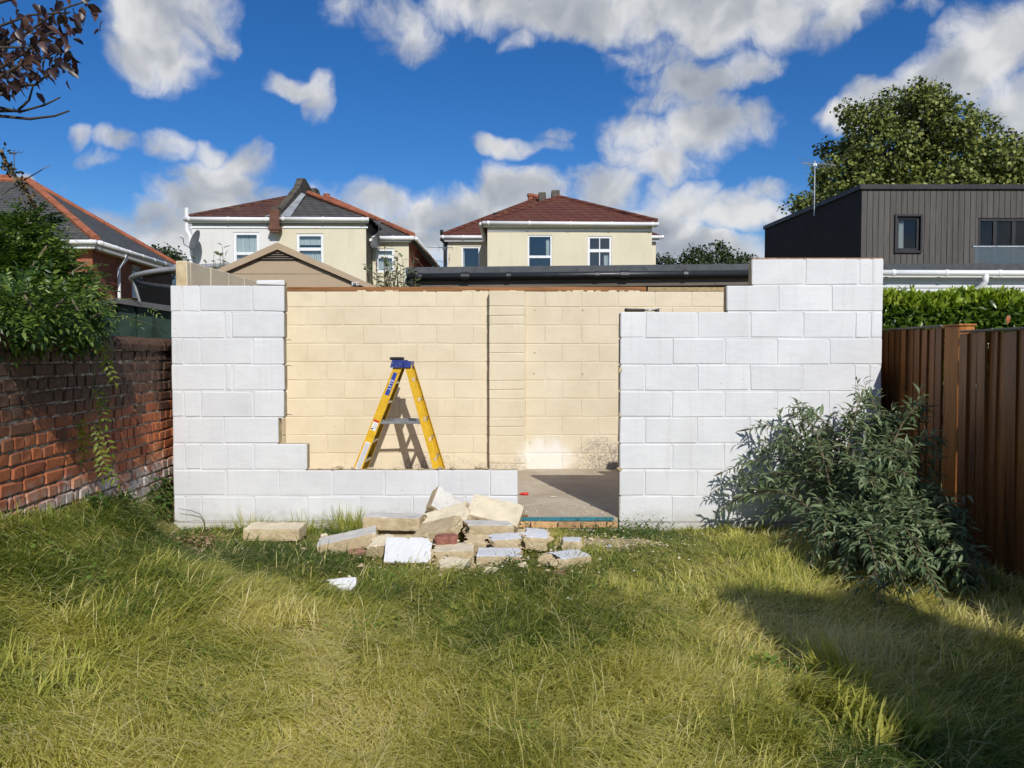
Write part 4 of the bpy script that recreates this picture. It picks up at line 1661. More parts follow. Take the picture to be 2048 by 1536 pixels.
def window(parent, x0, x1, z0, z1, y, frame=.065, bars_h=(), bars_v=(), mat=None, curtain=None, depth=.07, blinds=False, glass=None):
    mat = mat or UPVC
    m = MB()
    yf = y + .02
    m.cbox(x0, x0 + frame, yf, yf + depth, z0, z1, .006, 0)
    m.cbox(x1 - frame, x1, yf, yf + depth, z0, z1, .006, 0)
    m.cbox(x0 + frame, x1 - frame, yf + .001, yf + depth - .002, z1 - frame, z1 - .001, .006, 0)
    m.cbox(x0 + frame, x1 - frame, yf + .001, yf + depth - .002, z0 + .001, z0 + frame, .006, 0)
    for (f, w) in bars_h:
        zc = z0 + (z1 - z0) * f
        m.cbox(x0 + frame, x1 - frame, yf - .004, yf + depth - .004, zc - w / 2, zc + w / 2, .006, 0)
    for (f, w, fa, fb) in bars_v:
        xc = x0 + (x1 - x0) * f
        m.cbox(xc - w / 2, xc + w / 2, yf + .004, yf + depth - .008, z0 + frame + (z1 - z0) * fa, z0 + frame + (z1 - z0 - 2 * frame) * fb, .004, 0)
    win = m.build('window', [mat], parent)
    hs = sorted([0] + [f for f, w in bars_h] + [1])
    for a, b in zip(hs[:-1], hs[1:]):
        p = MB()
        za_, zb_ = z0 + (z1 - z0) * a + frame * .5, z0 + (z1 - z0) * b - frame * .4
        p.poly([(x0 + frame * .6, yf + .03, za_), (x1 - frame * .6, yf + .03, za_), (x1 - frame * .6, yf + .03, zb_), (x0 + frame * .6, yf + .03, zb_)])
        p.build('pane', [glass or GLASS], win)
    r = MB()
    e = y + 1.6
    yb = y + .12
    xa, xb, za, zb = x0 - .15, x1 + .15, z0 - .2, z1 + .15
    r.poly([(xa, e, za), (xb, e, za), (xb, e, zb), (xa, e, zb)])
    r.poly([(xa, yb, za), (xa, e, za), (xa, e, zb), (xa, yb, zb)])
    r.poly([(xb, yb, za), (xb, e, za), (xb, e, zb), (xb, yb, zb)])
    r.poly([(xa, yb, za), (xb, yb, za), (xb, e, za), (xa, e, za)])
    r.poly([(xa, yb, zb), (xb, yb, zb), (xb, e, zb), (xa, e, zb)])
    r.build('room', [ROOM], win)
    if curtain:
        rr = random.Random(int(x0 * 100))
        for (fa, fb, ta, tb) in curtain:          # each curtain: x range, top and bottom fraction
            c = MB()
            n = max(8, int((fb - fa) * 40))
            top, bot = [], []
            for i in range(n + 1):
                u = fa + (fb - fa) * i / n
                yy = yf + .12 + .022 * math.sin(i * 1.9 + rr.random() * .6)
                x = x0 + frame * .5 + (x1 - x0 - frame) * u
                top.append(Vector((x, yy, z0 + (z1 - z0) * ta + rr.uniform(-.01, .01))))
                bot.append(Vector((x + .01, yy, z0 + (z1 - z0) * tb)))
            c.add(top + bot, [(i, i + 1, n + 2 + i, n + 1 + i) for i in range(n)])
            c.build('curtain', [NET_CURTAIN], win)
    return win


def sill(win, x0, x1, z0, y, mat):
    s = MB()
    s.cbox(x0 - .05, x1 + .05, y - .05, y + .06, z0 - .07, z0 - .003, .008, 0)
    s.build('sill', [mat], win)


def gutter(parent, a, b, r=.06, mat=None, brackets=True, name='gutter'):
    m = MB()
    m.tube([a, b], r, 10)
    g = m.build(name, [mat or UPVC], parent, True)
    if brackets:
        a, b = Vector(a), Vector(b)
        n = max(2, int((b - a).length / 1.1))
        for i in range(n + 1):
            p = a.lerp(b, (i + .15) / (n + .3))
            d = (b - a).normalized() * .03
            k = MB()
            k.tube([p - d, p + d], r * 1.16, 10)
            k.build('bracket', [mat or UPVC], g)
    return g


def hip_tiles(parent, a, b, mat, r=.085, seg=.38, name='hip_tile'):
    a, b = Vector(a), Vector(b)
    n = max(2, int((b - a).length / seg))
    for i in range(n):
        p, q = a.lerp(b, i / n), a.lerp(b, (i + .985) / n)
        m = MB()
        m.tube([p, q], [r * 1.06, r], 8)
        m.build(name, [mat], parent)


def px_x(px, Y):
    return P(px, 600, Y).x


def px_z(py, Y, px=1024):
    return P(px, py, Y).z


def aerial(parent, base, h, boom=.9, n=7, el=.35, mat=None, name='aerial', ang=.2):
    m = MB()
    base = Vector(base)
    top = base + Vector((0, 0, h))
    m.tube([base, top], .018, 6)
    d = Vector((math.cos(ang), math.sin(ang), .0))
    e = Vector((-math.sin(ang), math.cos(ang), 0))
    c = top - Vector((0, 0, .08))
    m.tube([c - d * boom * .4, c + d * boom * .6], .012, 5)
    for i in range(n):
        p = c + d * boom * (-.38 + .95 * i / (n - 1))
        L = el * (1.15 - .5 * i / n)
        ee = (e * .75 + Vector((0, 0, .66)))
        m.tube([p - ee * L / 2, p + ee * L / 2], .007, 4)
    m.box(c.x - .05, c.x + .05, c.y - .03, c.y + .03, c.z - .07, c.z)
    return m.build(name, [mat or DARKSTEEL], parent)


def house_pair_left():
    Y = 24.0
    t = thing('semi_detached_house', (px_x(560, Y), Y, 0), 'pair of houses, half white and half cream, under brown and grey roofs', 'house')
    xl, xm, xr = px_x(386, Y), px_x(556, Y), px_x(733, Y)
    ze = px_z(441, Y)
    w1 = (px_x(468, Y), px_x(520, Y), px_z(545, Y), px_z(464, Y))
    w2 = (px_x(594, Y), px_x(648, Y), px_z(545, Y), px_z(467, Y))
    wall_open(t, xl, xm, 0, ze, Y, [w1], WHITE_R)
    wall_open(t, xm, xr, 0, ze, Y, [w2], CREAM_R)
    window(t, *w1, Y, .09, bars_h=((.47, .09),), curtain=((0, .56, .93, .0), (.56, 1, .93, .0)))
    window(t, *w2, Y, .085, bars_h=((.60, .10),), curtain=((0, 1, .97, .72), (0, .5, .55, 0), (.5, 1, .57, 0)))
    for x in (xl, xr):
        s = MB()
        s.poly([(x, Y, 0), (x, 27.8, 0), (x, 27.8, ze), (x, Y, ze)])
        s.build('side_wall', [PARAPET], t)
    # fascia, gutters
    for a, b in ((xl - .12, xm - .10), (xm + .12, xr + .1)):
        f = MB()
        f.box(a, b, Y - .12, Y - .095, ze - .10, ze + .02)
        f.build('fascia', [UPVC], t)
        f = MB()
        f.box(a + .06, b - .04, Y - .03, Y - .004, ze - .24, ze - .17)
        f.build('frieze_board', [UPVC], t)
        f = MB()
        f.poly([(a, Y - .1, ze - .1), (b, Y - .1, ze - .1), (b, Y, ze - .1), (a, Y, ze - .1)])
        f.build('soffit', [BLACKPVC], t)
        gutter(t, (a - .06, Y - .18, ze + .02), (b + .02, Y - .18, ze + .0), .065)
    # hipped roof of the rear wing
    zr = px_z(389, 26.8)
    ap = Vector((xm, 26.8, zr))
    r = MB()
    r.poly([(xl - .18, Y - .14, ze + .06), (xm, Y - .14, ze + .06), ap])
    r.poly([(xl - .18, Y - .14, ze + .06), ap, (xm, 31, zr), (xl - .18, 31, ze + .06)])
    rb = r.build('roof', [TILE_BROWN], t)
    r = MB()
    r.poly([(xm, Y - .14, ze + .06), (xr + .16, Y - .14, ze + .06), ap])
    r.poly([(xr + .16, Y - .14, ze + .06), (xr + .16, 31, ze + .06), (xm, 31, zr), ap])
    rg = r.build('roof', [TILE_GREY], t)
    hip_tiles(rb, (xl - .14, Y - .10, ze + .10), ap, TILE_BROWN, .06)
    hip_tiles(rg, (xr + .12, Y - .10, ze + .11), (xm + .3, 26.55, zr + .0), TERRA, .085)
    # party parapet climbing the roof
    p = MB()
    w = .105
    zt = px_z(358, 27.0)
    prof = [(Y - .22, ze - .35), (Y - .22, ze + .38), (Y + .25, ze + .40), (26.2, zr + .12), (26.65, zt - .05), (26.98, zt), (28.3, zr + .25), (29.2, zr + .05), (31, zr), (31, ze)]
    p.prism([(xm - w, y, z) for y, z in prof], (2 * w, 0, 0))
    pp = p.build('parapet', [PARAPET], t)
    c = MB()
    c.cbox(xm - .15, xm + .15, Y - .30, Y - .221, ze - .42, ze + .28, .01, 0)
    c.cbox(xm - .19, xm + .19, Y - .33, Y - .10, ze - .34, ze - .24, .01, 0)
    c.build('corbel', [CHIM_BRICK], pp)
    f = MB()
    f.poly([(xm + w + .004, Y - .05, ze + .13), (xm + w + .32, Y - .05, ze + .115), (xm + w + .14, 26.4, zr - .08), (xm + w + .004, 26.4, zr - .02)])
    f.poly([(xm - w - .004, Y - .05, ze + .13), (xm - w - .3, Y - .05, ze + .115), (xm - w - .004, Y + .7, ze + .42)])
    f.build('flashing', [LEAD], t)
    # main house behind
    Ym = 25.1
    xe = px_x(818, Ym)
    zm = px_z(478, Ym)
    w3 = (px_x(752, Ym), px_x(789, Ym), px_z(545, Ym), px_z(497, Ym))
    wall_open(t, xr, xe, 0, zm, Ym, [w3], CREAM_R)
    window(t, *w3, Ym, .08, bars_h=((.66, .10),), curtain=((0, 1, .97, .74), (0, 1, .62, 0)))
    s = MB()
    s.poly([(xe, Ym, 0), (xe, 36, 0), (xe, 36, zm), (xe, Ym, zm)])
    s.build('side_wall', [HOUSE_BRICK], t)
    zt2 = px_z(394, 31.5)
    a2 = Vector((px_x(655, 31.5), 31.5, zt2))
    r = MB()
    r.poly([(xm - .2, Ym - .15, zm + .05), (xe + .18, Ym - .15, zm + .05), a2, (xm - .2, 31.5, zt2)])
    r.poly([(xe + .18, Ym - .15, zm + .05), (xe + .18, 36, zm + .05), a2])
    rm = r.build('roof', [TILE_GREY], t)
    hip_tiles(rm, (xe + .14, Ym - .1, zm + .11), a2, TERRA, .095)
    gutter(t, (xr + .02, Ym - .2, zm), (xe + .2, Ym - .2, zm), .07)
    gutter(t, (xe + .24, Ym - .1, zm), (xe + .24, 35.5, zm), .06)
    f = MB()
    f.box(xr, xe + .1, Ym - .16, Ym - .135, zm - .12, zm + .02)
    f.build('fascia', [UPVC], t)
    p = MB()
    zp = px_z(378, 30.6)
    xp = px_x(628, 30.6)
    p.prism([(xp - .16, y, z) for y, z in ((29.9, zp - .75), (30.4, zp), (30.9, zp + .02), (32.4, zp - .85), (32.4, zp - 1.6), (29.9, zp - 1.6))], (.32, 0, 0))
    p.build('parapet', [PARAPET], t)
    c = MB()
    xc = px_x(655, 33)
    zc = px_z(388, 33)
    c.tube([(xc, 33, zc - 1.2), (xc, 33, zc - .15), (xc, 33, zc)], [.13, .115, .15], 8)
    c.build('chimney_pot', [TERRA], t)
    # pipes, dish and aerial
    d = MB()
    xd = px_x(740, 24.9)
    d.tube([(xd, 24.9, 0), (xd, 24.9, px_z(436, 24.9))], .075, 8)
    d.build('soil_pipe', [BLACKPVC], t)
    d = MB()
    xs = px_x(376, Y - .1)
    d.tube([(xs, Y - .1, px_z(417, Y)), (xs, Y - .1, px_z(462, Y)), (xs + .1, Y - .1, px_z(475, Y)), (xs + .12, Y - .1, 0)], .06, 8)
    d.build('vent_pipe', [UPVC], t)
    return t


HOUSE_L = house_pair_left()


def satellite_dish(px, py, Y, r, rot, label, wallx):
    c = P(px, py, Y)
    t = thing('satellite_dish', c, label, 'satellite dish')
    grey = plain('grey_dish_steel', (.11, .115, .12), .55, .4, var=.2)
    zz = Vector(rot).normalized()
    xx = Vector((0, 0, 1)).cross(zz).normalized()
    M = Matrix.Translation(c) @ Matrix((xx, zz.cross(xx), zz)).transposed().to_4x4()
    m = MB()
    rings = []
    n = 20
    for k in range(5):
        f = k / 4
        rings.append([M @ Vector((r * f * math.cos(a), r * 1.15 * f * math.sin(a), -.25 * r * (1 - f * f))) for a in [2 * math.pi * i / n for i in range(n)]])
    vs_ = [p for rg in rings for p in rg]
    m.add(vs_, [(k * n + i, k * n + (i + 1) % n, (k + 1) * n + (i + 1) % n, (k + 1) * n + i) for k in range(4) for i in range(n)])
    m.build('reflector', [grey], t, True)
    a = MB()
    a.tube([M @ Vector((0, -r, 0)), M @ Vector((0, -r * .9, r * .9)), M @ Vector((0, -r * .2, r * 1.25))], .015, 6)
    a.build('arm', [grey], t)
    b = MB()
    b.tube([M @ Vector((0, -r * .28, r * 1.2)), M @ Vector((0, -.05, r * 1.5))], [.04, .055], 8)
    b.build('receiver', [UPVC], t)
    k = MB()
    k.tube([M @ Vector((0, 0, -.25 * r)), Vector((wallx, c.y + .35, c.z - .1))], .022, 6)
    k.build('bracket', [grey], t)


satellite_dish(389, 480, 23.55, .29, (-.62, -.70, .30), 'grey satellite dish on the corner of the white rendered house half', px_x(390, 24))
satellite_dish(751, 484, 24.7, .19, (-.35, -.88, .28), 'small grey satellite dish beside the black soil pipe', px_x(742, 25.0))
_a = aerial(None, P(758, 505, 24.6), 1.05, .6, 5, .42)
tag(_a, 'thin television aerial standing beside the grey roof and red hip', 'aerial')


def house_right():
    Y = 24.0
    t = thing('semi_detached_house', (px_x(1135, Y), Y, 0), 'rear of a cream rendered house under a red-brown hipped roof', 'house')
    xl, xr = px_x(975, Y), px_x(1303, Y)
    ze = px_z(450, Y)
    w1 = (px_x(1055, Y), px_x(1104, Y), px_z(545, Y), px_z(470, Y))
    w2 = (px_x(1175, Y), px_x(1223, Y), px_z(545, Y), px_z(472, Y))
    wall_open(t, xl, xr, 0, ze, Y, [w1, w2], CREAM_R)
    window(t, *w1, Y, .055, bars_h=((.42, .08),), curtain=((.78, .98, .90, .45),))
    window(t, *w2, Y, .07, bars_h=((.60, .10),), bars_v=((.5, .03, 0, 1),), curtain=((.72, .98, .50, 0),))
    for x in (xl, xr):
        s = MB()
        s.poly([(x, Y, 0), (x, 27.5, 0), (x, 27.5, ze), (x, Y, ze)])
        s.build('side_wall', [CREAM_R], t)
    a, b = xl - .12, xr + .12
    f = MB(); f.box(a, b, Y - .15, Y - .12, ze - .08, ze + .02); f.build('fascia', [UPVC], t)
    f = MB(); f.box(xl, xr, Y - .03, Y - .004, ze - .20, ze - .14); f.build('frieze_board', [UPVC], t)
    f = MB(); f.poly([(a, Y - .12, ze - .08), (b, Y - .12, ze - .08), (b, Y, ze - .08), (a, Y, ze - .08)]); f.build('soffit', [UPVC], t)
    gutter(t, (a - .03, Y - .21, ze + .03), (b + .05, Y - .21, ze - .01), .06)
    gutter(t, (xl - .2, Y - .1, ze + .02), (xl - .2, 27.4, ze + .02), .06)
    ap = Vector((px_x(1118, 26.6), 26.6, px_z(394, 26.6)))
    r = MB()
    A, B = Vector((xl - .18, Y - .16, ze + .06)), Vector((xr + .16, Y - .16, ze + .06))
    bk = Vector((ap.x, 32, ap.z))
    r.poly([A, B, ap]); r.poly([A, ap, bk, (A.x, 32, A.z)]); r.poly([B, (B.x, 32, B.z), bk, ap])
    ro = r.build('roof', [TILE_RED], t)
    hip_tiles(ro, A + Vector((.04, .04, .05)), ap, TILE_RED, .07)
    hip_tiles(ro, B + Vector((-.04, .04, .05)), ap, TILE_RED, .07)
    Ym = 27.5
    x0, x1 = px_x(896, Ym), px_x(1311, Ym)
    zm = px_z(476, Ym)
    w3 = (px_x(923, Ym), px_x(960, Ym), px_z(538, Ym), px_z(493, Ym))
    wall_open(t, x0, xl + .01, 0, zm, Ym, [w3], CREAM_R)
    window(t, *w3, Ym, .06, curtain=((.0, .12, .95, 0),))
    s = MB()
    s.poly([(xr, Ym, 0), (x1, Ym, 0), (x1, Ym, zm), (xr, Ym, zm)])
    s.poly([(x1, Ym, 0), (x1, 36, 0), (x1, 36, zm), (x1, Ym, zm)])
    s.build('wall', [CREAM_R], t)
    s = MB()
    s.poly([(x0, Ym, 0), (x0, 36, 0), (x0, 36, zm), (x0, Ym, zm)])
    s.build('side_wall', [HOUSE_BRICK], t)
    a2 = Vector((px_x(1072, 31.5), 31.5, px_z(398, 31.5)))
    r = MB()
    A, B = Vector((x0 - .2, Ym - .16, zm + .06)), Vector((x1 + .2, Ym - .16, zm + .06))
    r.poly([A, B, a2 + Vector((.9, 0, 0)), a2]); r.poly([A, a2, (A.x, 36, A.z)]); r.poly([B, (B.x, 36, B.z), a2 + Vector((.9, 0, 0))])
    rm = r.build('roof', [TILE_RED], t)
    hip_tiles(rm, A + Vector((.04, .04, .05)), a2, TILE_RED, .075)
    gutter(t, (x0 - .26, Ym - .22, zm), (xl - .1, Ym - .22, zm), .06)
    gutter(t, (xr + .1, Ym - .22, zm), (x1 + .24, Ym - .22, zm), .06)
    f = MB(); f.box(x0 - .1, xl, Ym - .16, Ym - .13, zm - .14, zm - .02); f.box(xr + .05, x1 + .1, Ym - .16, Ym - .13, zm - .14, zm - .02); f.build('fascia', [UPVC], t)
    for (pa, pb, pt, Yp) in ((1077, 1091, 386, 31.2), (1103, 1118, 382, 28.0)):
        xa, xb, zp = px_x(pa, Yp), px_x(pb, Yp), px_z(pt, Yp)
        p = MB()
        p.prism([(xa, y, z) for y, z in ((Yp - .8, zp - .75), (Yp - .15, zp), (Yp + .3, zp + .02), (Yp + 1.4, zp - .7), (Yp + 1.4, zp - 1.5), (Yp - .8, zp - 1.5))], (xb - xa, 0, 0))
        p.build('parapet', [PARAPET], t)
    for px in (1061, 1072):
        c = MB()
        xc, zc = px_x(px, 32.6), px_z(388 if px == 1061 else 390, 32.6)
        c.tube([(xc, 32.6, zc - 1.3), (xc, 32.6, zc - .3), (xc, 32.6, zc - .12), (xc, 32.6, zc - .1), (xc, 32.6, zc)], [.14, .12, .12, .155, .15], 8)
        c.build('chimney_pot', [TERRA], t)
    v = MB()
    xv = px_x(992, 25.8)
    v.tube([(xv, 25.8, px_z(445, 25.8)), (xv, 25.8, px_z(428, 25.8))], .07, 8)
    v.tube([(xv, 25.8, px_z(431, 25.8)), (xv, 25.8, px_z(426, 25.8))], .1, 8)
    v.build('roof_vent', [BLACKPVC], t)
    v = MB()
    xv = px_x(884, 27.6)
    v.tube([(xv, 27.6, px_z(460, 27.6)), (xv, 27.6, px_z(480, 27.6)), (xv + .12, 27.6, px_z(487, 27.6)), (xv + .12, 27.6, 0)], .065, 8)
    v.build('soil_pipe', [BLACKPVC], t)


house_right()
_a = aerial(None, P(888, 545, 27.0), .95, .5, 4, .4)
tag(_a, 'small television aerial at the edge of the cream house with the red-brown roof', 'aerial')


def brick_house():
    Y = 26.0
    t = thing('brick_house', (-16, 28, 0), 'red brick house with a slate roof and terracotta hips beyond the garden wall', 'house')
    c0 = Vector((px_x(186, Y), Y, 0))
    c1 = Vector((-14.75, 33.5, 0))
    ze = px_z(488, Y)
    m = MB()
    m.poly([(-27, Y, 0), (c0.x, Y, 0), (c0.x, Y, ze), (-27, Y, ze)])
    m.build('wall', [HOUSE_BRICK], t)
    m = MB()
    m.poly([c0, c1, (c1.x, c1.y, ze), (c0.x, c0.y, ze)])
    m.build('side_wall', [HOUSE_BRICK], t)
    m = MB()
    m.box(c0.x - .35, c0.x + .015, Y - .02, Y - .004, 0, ze)
    m.build('corner_pier', [HOUSE_BRICK], t)
    ap = Vector((px_x(62, 30), 30, px_z(361, 30)))
    A, B = Vector((c0.x + .35, Y - .4, ze + .05)), Vector((c1.x + .35, c1.y + .3, ze + .05))
    r = MB()
    r.poly([(-27, Y - .4, ze + .05), A, ap, (-27, 30, ap.z)])
    r.poly([A, B, ap])
    ro = r.build('roof', [SLATE], t)
    hip_tiles(ro, A + Vector((-.05, .1, .08)), ap, TERRA, .13, .42)
    hip_tiles(ro, B + Vector((-.05, -.1, .08)), ap, TERRA, .11, .42)
    hip_tiles(ro, (-26.9, 30, ap.z + .05), ap, TERRA, .12, .45, 'ridge_tile')
    gutter(t, (-27, Y - .48, ze), A + Vector((.06, -.08, -.05)), .075)
    gutter(t, A + Vector((.1, 0, -.06)), B + Vector((.1, 0, -.06)), .075)
    f = MB()
    f.box(-27, c0.x + .3, Y - .40, Y - .37, ze - .20, ze + .02)
    f.poly([(-27, Y - .38, ze - .2), (c0.x + .3, Y - .38, ze - .2), (c0.x + .3, Y, ze - .2), (-27, Y, ze - .2)])
    f.build('fascia', [UPVC], t)
    f = MB()
    d = (c1 - c0).normalized()
    n = Vector((d.y, -d.x, 0)) * .3
    f.add([c0 + n + Vector((0, -.38, ze - .2)), c1 + n + Vector((0, .3, ze - .2)), c1 + n + Vector((0, .3, ze)), c0 + n + Vector((0, -.38, ze))], [(0, 1, 2, 3)])
    f.add([c0 + n + Vector((0, -.38, ze - .2)), c1 + n + Vector((0, .3, ze - .2)), c1 + Vector((0, 0, ze - .2)), c0 + Vector((0, 0, ze - .2))], [(0, 1, 2, 3)])
    f.build('fascia', [UPVC], t)
    # downpipe and little top-hung window on the side wall

    def on_side(u, out=.0):
        p = c0.lerp(c1, u)
        return p + Vector((d.y, -d.x, 0)) * out
    p = MB()
    q = on_side(.24, .12)
    q2 = on_side(.27, .30)
    p.tube([(q2.x, q2.y, ze - .1), (q2.x, q2.y, ze - .25), (q.x, q.y, ze - .6), (q.x, q.y, 0)], .06, 8)
    p.build('downpipe', [UPVC], t, True)
    q = on_side(.47, .02)
    w = MB()
    z1 = ze - .55
    w.cbox(-.32, .32, -.05, .03, 0, .25, .01, 0, 0, Matrix.Translation((q.x, q.y, z1)) @ Matrix.Rotation(math.atan2(d.y, d.x), 4, 'Z'))
    w.build('lintel', [plain('stone_lintel', (.42, .37, .30), .9, .2)], t)
    M = Matrix.Translation((q.x, q.y, z1 - 1.0)) @ Matrix.Rotation(math.atan2(d.y, d.x), 4, 'Z')
    w = MB()
    for bx in ((-.32, -.25, -.03, .03, 0, 1), (.25, .32, -.03, .03, 0, 1), (-.25, .25, -.03, .03, .93, 1), (-.25, .25, -.03, .03, 0, .07)):
        w.cbox(*bx, .005, 0, 0, M)
    win = w.build('window', [UPVC], t)
    w = MB()
    w.box(-.25, .25, -.005, .005, .07, .93, 0, M)
    w.build('pane', [GLASS], win)
    w = MB()
    Mo = M @ Matrix.Translation((0, -.04, .95)) @ Matrix.Rotation(R(-28), 4, 'X')
    for bx in ((-.28, -.22, -.02, .02, -.62, 0), (.22, .28, -.02, .02, -.62, 0), (-.22, .22, -.02, .02, -.06, 0), (-.22, .22, -.02, .02, -.62, -.56)):
        w.cbox(*bx, .004, 0, 0, Mo)
    sash = w.build('open_sash', [UPVC], win)
    # chimney pots on the ridge
    for px in (8, 22):
        c = MB()
        xc, zc = px_x(px, 30.4), px_z(350, 30.4)
        c.tube([(xc, 30.4, ap.z - .1), (xc, 30.4, zc - .12), (xc, 30.4, zc - .1), (xc, 30.4, zc)], [.13, .12, .15, .14], 8)
        c.build('chimney_pot', [TERRA], t)
    _b = aerial(None, P(29, 350, 30.2), .95, .5, 4, .4, ang=.1)
    tag(_b, 'small aerial over the ridge of the brick house', 'aerial')


brick_house()


def black_house():
    Y = 20.0
    CLAD = m_wood('black_stained_cladding', (.082, .074, .067), (.060, .054, .049), .8, 'z', .62, .3, .10)
    TRIM = plain('black_metal_trim', (.016, .016, .018), .45, .4, var=.15)
    t = thing('modern_house', (12.5, 22, 0), 'modern flat-roofed house with black timber cladding over a white ground floor', 'house')
    x0, x1 = px_x(1720, Y), 15.2
    zt, zb = px_z(378, Y), 2.6
    yb = 26.3
    xb = px_x(1528, yb)
    w1 = (px_x(1790, Y), px_x(1837, Y), px_z(502, Y), px_z(433, Y))
    w2 = (px_x(1953, Y), px_x(2070, Y), 2.62, px_z(436, Y))
    # boards one by one
    x = x0
    pitch = .148
    while x < x1:
        a, b = x + .004, min(x + pitch, x1) - .004
        spans = [(zb, zt)]
        for o in (w1, w2):
            if b > o[0] + .001 and a < o[1] - .001:
                if a < o[0] - .01 or b > o[1] + .01:
                    # a board notched round the opening: cut it back to the frame
                    if a < o[0] - .01:
                        b2 = o[0] - .002
                        m = MB(); m.cbox(a, b2, Y, Y + .022, o[2], o[3], .003, 0); m.build('board', [CLAD], t)
                    else:
                        a2 = o[1] + .002
                        m = MB(); m.cbox(a2, b, Y, Y + .022, o[2], o[3], .003, 0); m.build('board', [CLAD], t)
                spans = [(zb, o[2]), (o[3], zt)]
        for (c, d) in spans:
            if d - c > .05:
                m = MB()
                m.cbox(a, b, Y, Y + .022, c, d, .004, .0008)
                m.build('board', [CLAD], t)
        x += pitch
    core = MB()
    xs = sorted({x0, x1, w1[0], w1[1], w2[0], w2[1]})
    zs = sorted({zb, zt, w1[2], w1[3], w2[2] + .001, w2[3]})
    for a, b in zip(xs[:-1], xs[1:]):
        for c, d in zip(zs[:-1], zs[1:]):
            if any(o[0] < (a + b) / 2 < o[1] and o[2] < (c + d) / 2 < o[3] for o in (w1, w2)):
                continue
            core.poly([(a, Y + .018, c), (b, Y + .018, c), (b, Y + .018, d), (a, Y + .018, d)])
    core.build('wall_backing', [TRIM], t)
    s = MB()
    s.poly([(x0, Y + .001, zb), (xb, yb, zb), (xb, yb, zt), (x0, Y + .001, zt)])
    s.build('side_wall', [plain('shade_darkened_cladding', (.017, .017, .020), .7, .2, var=.15, scale=2)], t)  # same cladding as the front, its shade put into a darker colour
    r = MB()
    r.add([(x0 - .06, Y - .06, zt + .11), (x1, Y - .06, zt + .11), (x1, yb, zt + .11), (xb - .06, yb, zt + .11), (x0 - .06, Y - .06, zt - .01), (x1, Y - .06, zt - .01), (x1, yb, zt - .01), (xb - .06, yb, zt - .01)], [(0, 1, 2, 3), (4, 5, 6, 7), (0, 1, 5, 4), (1, 2, 6, 5), (2, 3, 7, 6), (3, 0, 4, 7)])
    r.build('roof_edge', [TRIM], t)
    DG = m_glass('dark_glazing', (.012, .014, .016), .2, .04)
    win = window(t, *w1, Y, .075, mat=TRIM, curtain=((.06, .42, .92, .03),), glass=DG)
    m = MB()
    for bx in ((w1[0] - .05, w1[0], w1[2] - .05, w1[3] + .05), (w1[1], w1[1] + .05, w1[2] - .05, w1[3] + .05), (w1[0], w1[1], w1[3], w1[3] + .05), (w1[0], w1[1], w1[2] - .05, w1[2])):
        m.box(bx[0], bx[1], Y - .05, Y + .03, bx[2], bx[3])
    m.build('surround', [TRIM], win)
    win = window(t, *w2, Y, .08, bars_v=((.30, .10, 0, 1), (.62, .10, 0, 1)), mat=TRIM, glass=DG)
    # aerial on the side wall
    fa = .38
    ax, ay = x0 + (xb - x0) * fa, Y + (yb - Y) * fa
    base = Vector((ax - .12, ay, px_z(432, ay)))
    a = aerial(None, base, px_z(322, ay) - base.z, 1.0, 9, .55, GALV, ang=.15)
    tag(a, 'tall television aerial on the black side wall in front of the big tree', 'aerial')
    # white ground floor
    Yg = 16.0
    za = px_z(527, Yg)
    xg0, xg1 = 6.6, 13.5
    g = MB()
    g.box(xg0, xg1, Yg, Y + 1, za - .14, za)
    g.build('flat_roof', [FELT], t)
    m = MB()
    m.box(xg0 + .1, xg1, Yg + .16, Yg + .2, 0, za - .14)
    m.build('wall_backing', [WHITE_R], t)
    WB = plain('pale_grey_weatherboard', (.56, .575, .58), .6, .3, var=.06, bump=.05)
    z = za - .16
    while z > .2:
        m = MB()
        m.add([(xg0 + .08, Yg + .115, z - .165), (xg1, Yg + .115, z - .165), (xg1, Yg + .14, z), (xg0 + .08, Yg + .14, z), (xg0 + .08, Yg + .158, z - .165), (xg1, Yg + .158, z - .165), (xg1, Yg + .158, z), (xg0 + .08, Yg + .158, z)], [(0, 1, 2, 3), (4, 5, 6, 7), (0, 1, 5, 4), (3, 2, 6, 7), (0, 3, 7, 4), (1, 2, 6, 5)])
        m.build('weatherboard', [WB], t)
        z -= .162
    gutter(t, (xg0, Yg - .07, px_z(546, Yg)), (xg1, Yg - .07, px_z(548, Yg)), .062)
    p = MB()
    xp = px_x(1966, Yg)
    p.tube([(xp, Yg - .07, px_z(548, Yg)), (xp, Yg - .07, px_z(563, Yg)), (xp - .03, Yg + .0, px_z(572, Yg)), (xp - .12, Yg + .06, px_z(580, Yg)), (xp - .14, Yg + .06, px_z(590, Yg)), (xp - .14, Yg + .06, 0)], .058, 10)
    p.build('downpipe', [UPVC], t, True)
    # glass balcony
    Yb = 18.6
    b = MB()
    bx0 = px_x(1944, Yb)
    zr = px_z(492, Yb)
    b.cbox(bx0, 13.4, Yb, Yb + .05, zr - .03, zr + .01, .006, 0)
    rail = b.build('balcony_rail', [GALV], t)
    b = MB()
    b.box(bx0 + .05, 13.4, Yb + .015, Yb + .03, za - .1, zr - .03)
    b.build('balcony_glass', [m_glass('balcony_glass', (.05, .07, .08), .25)], t)


black_house()


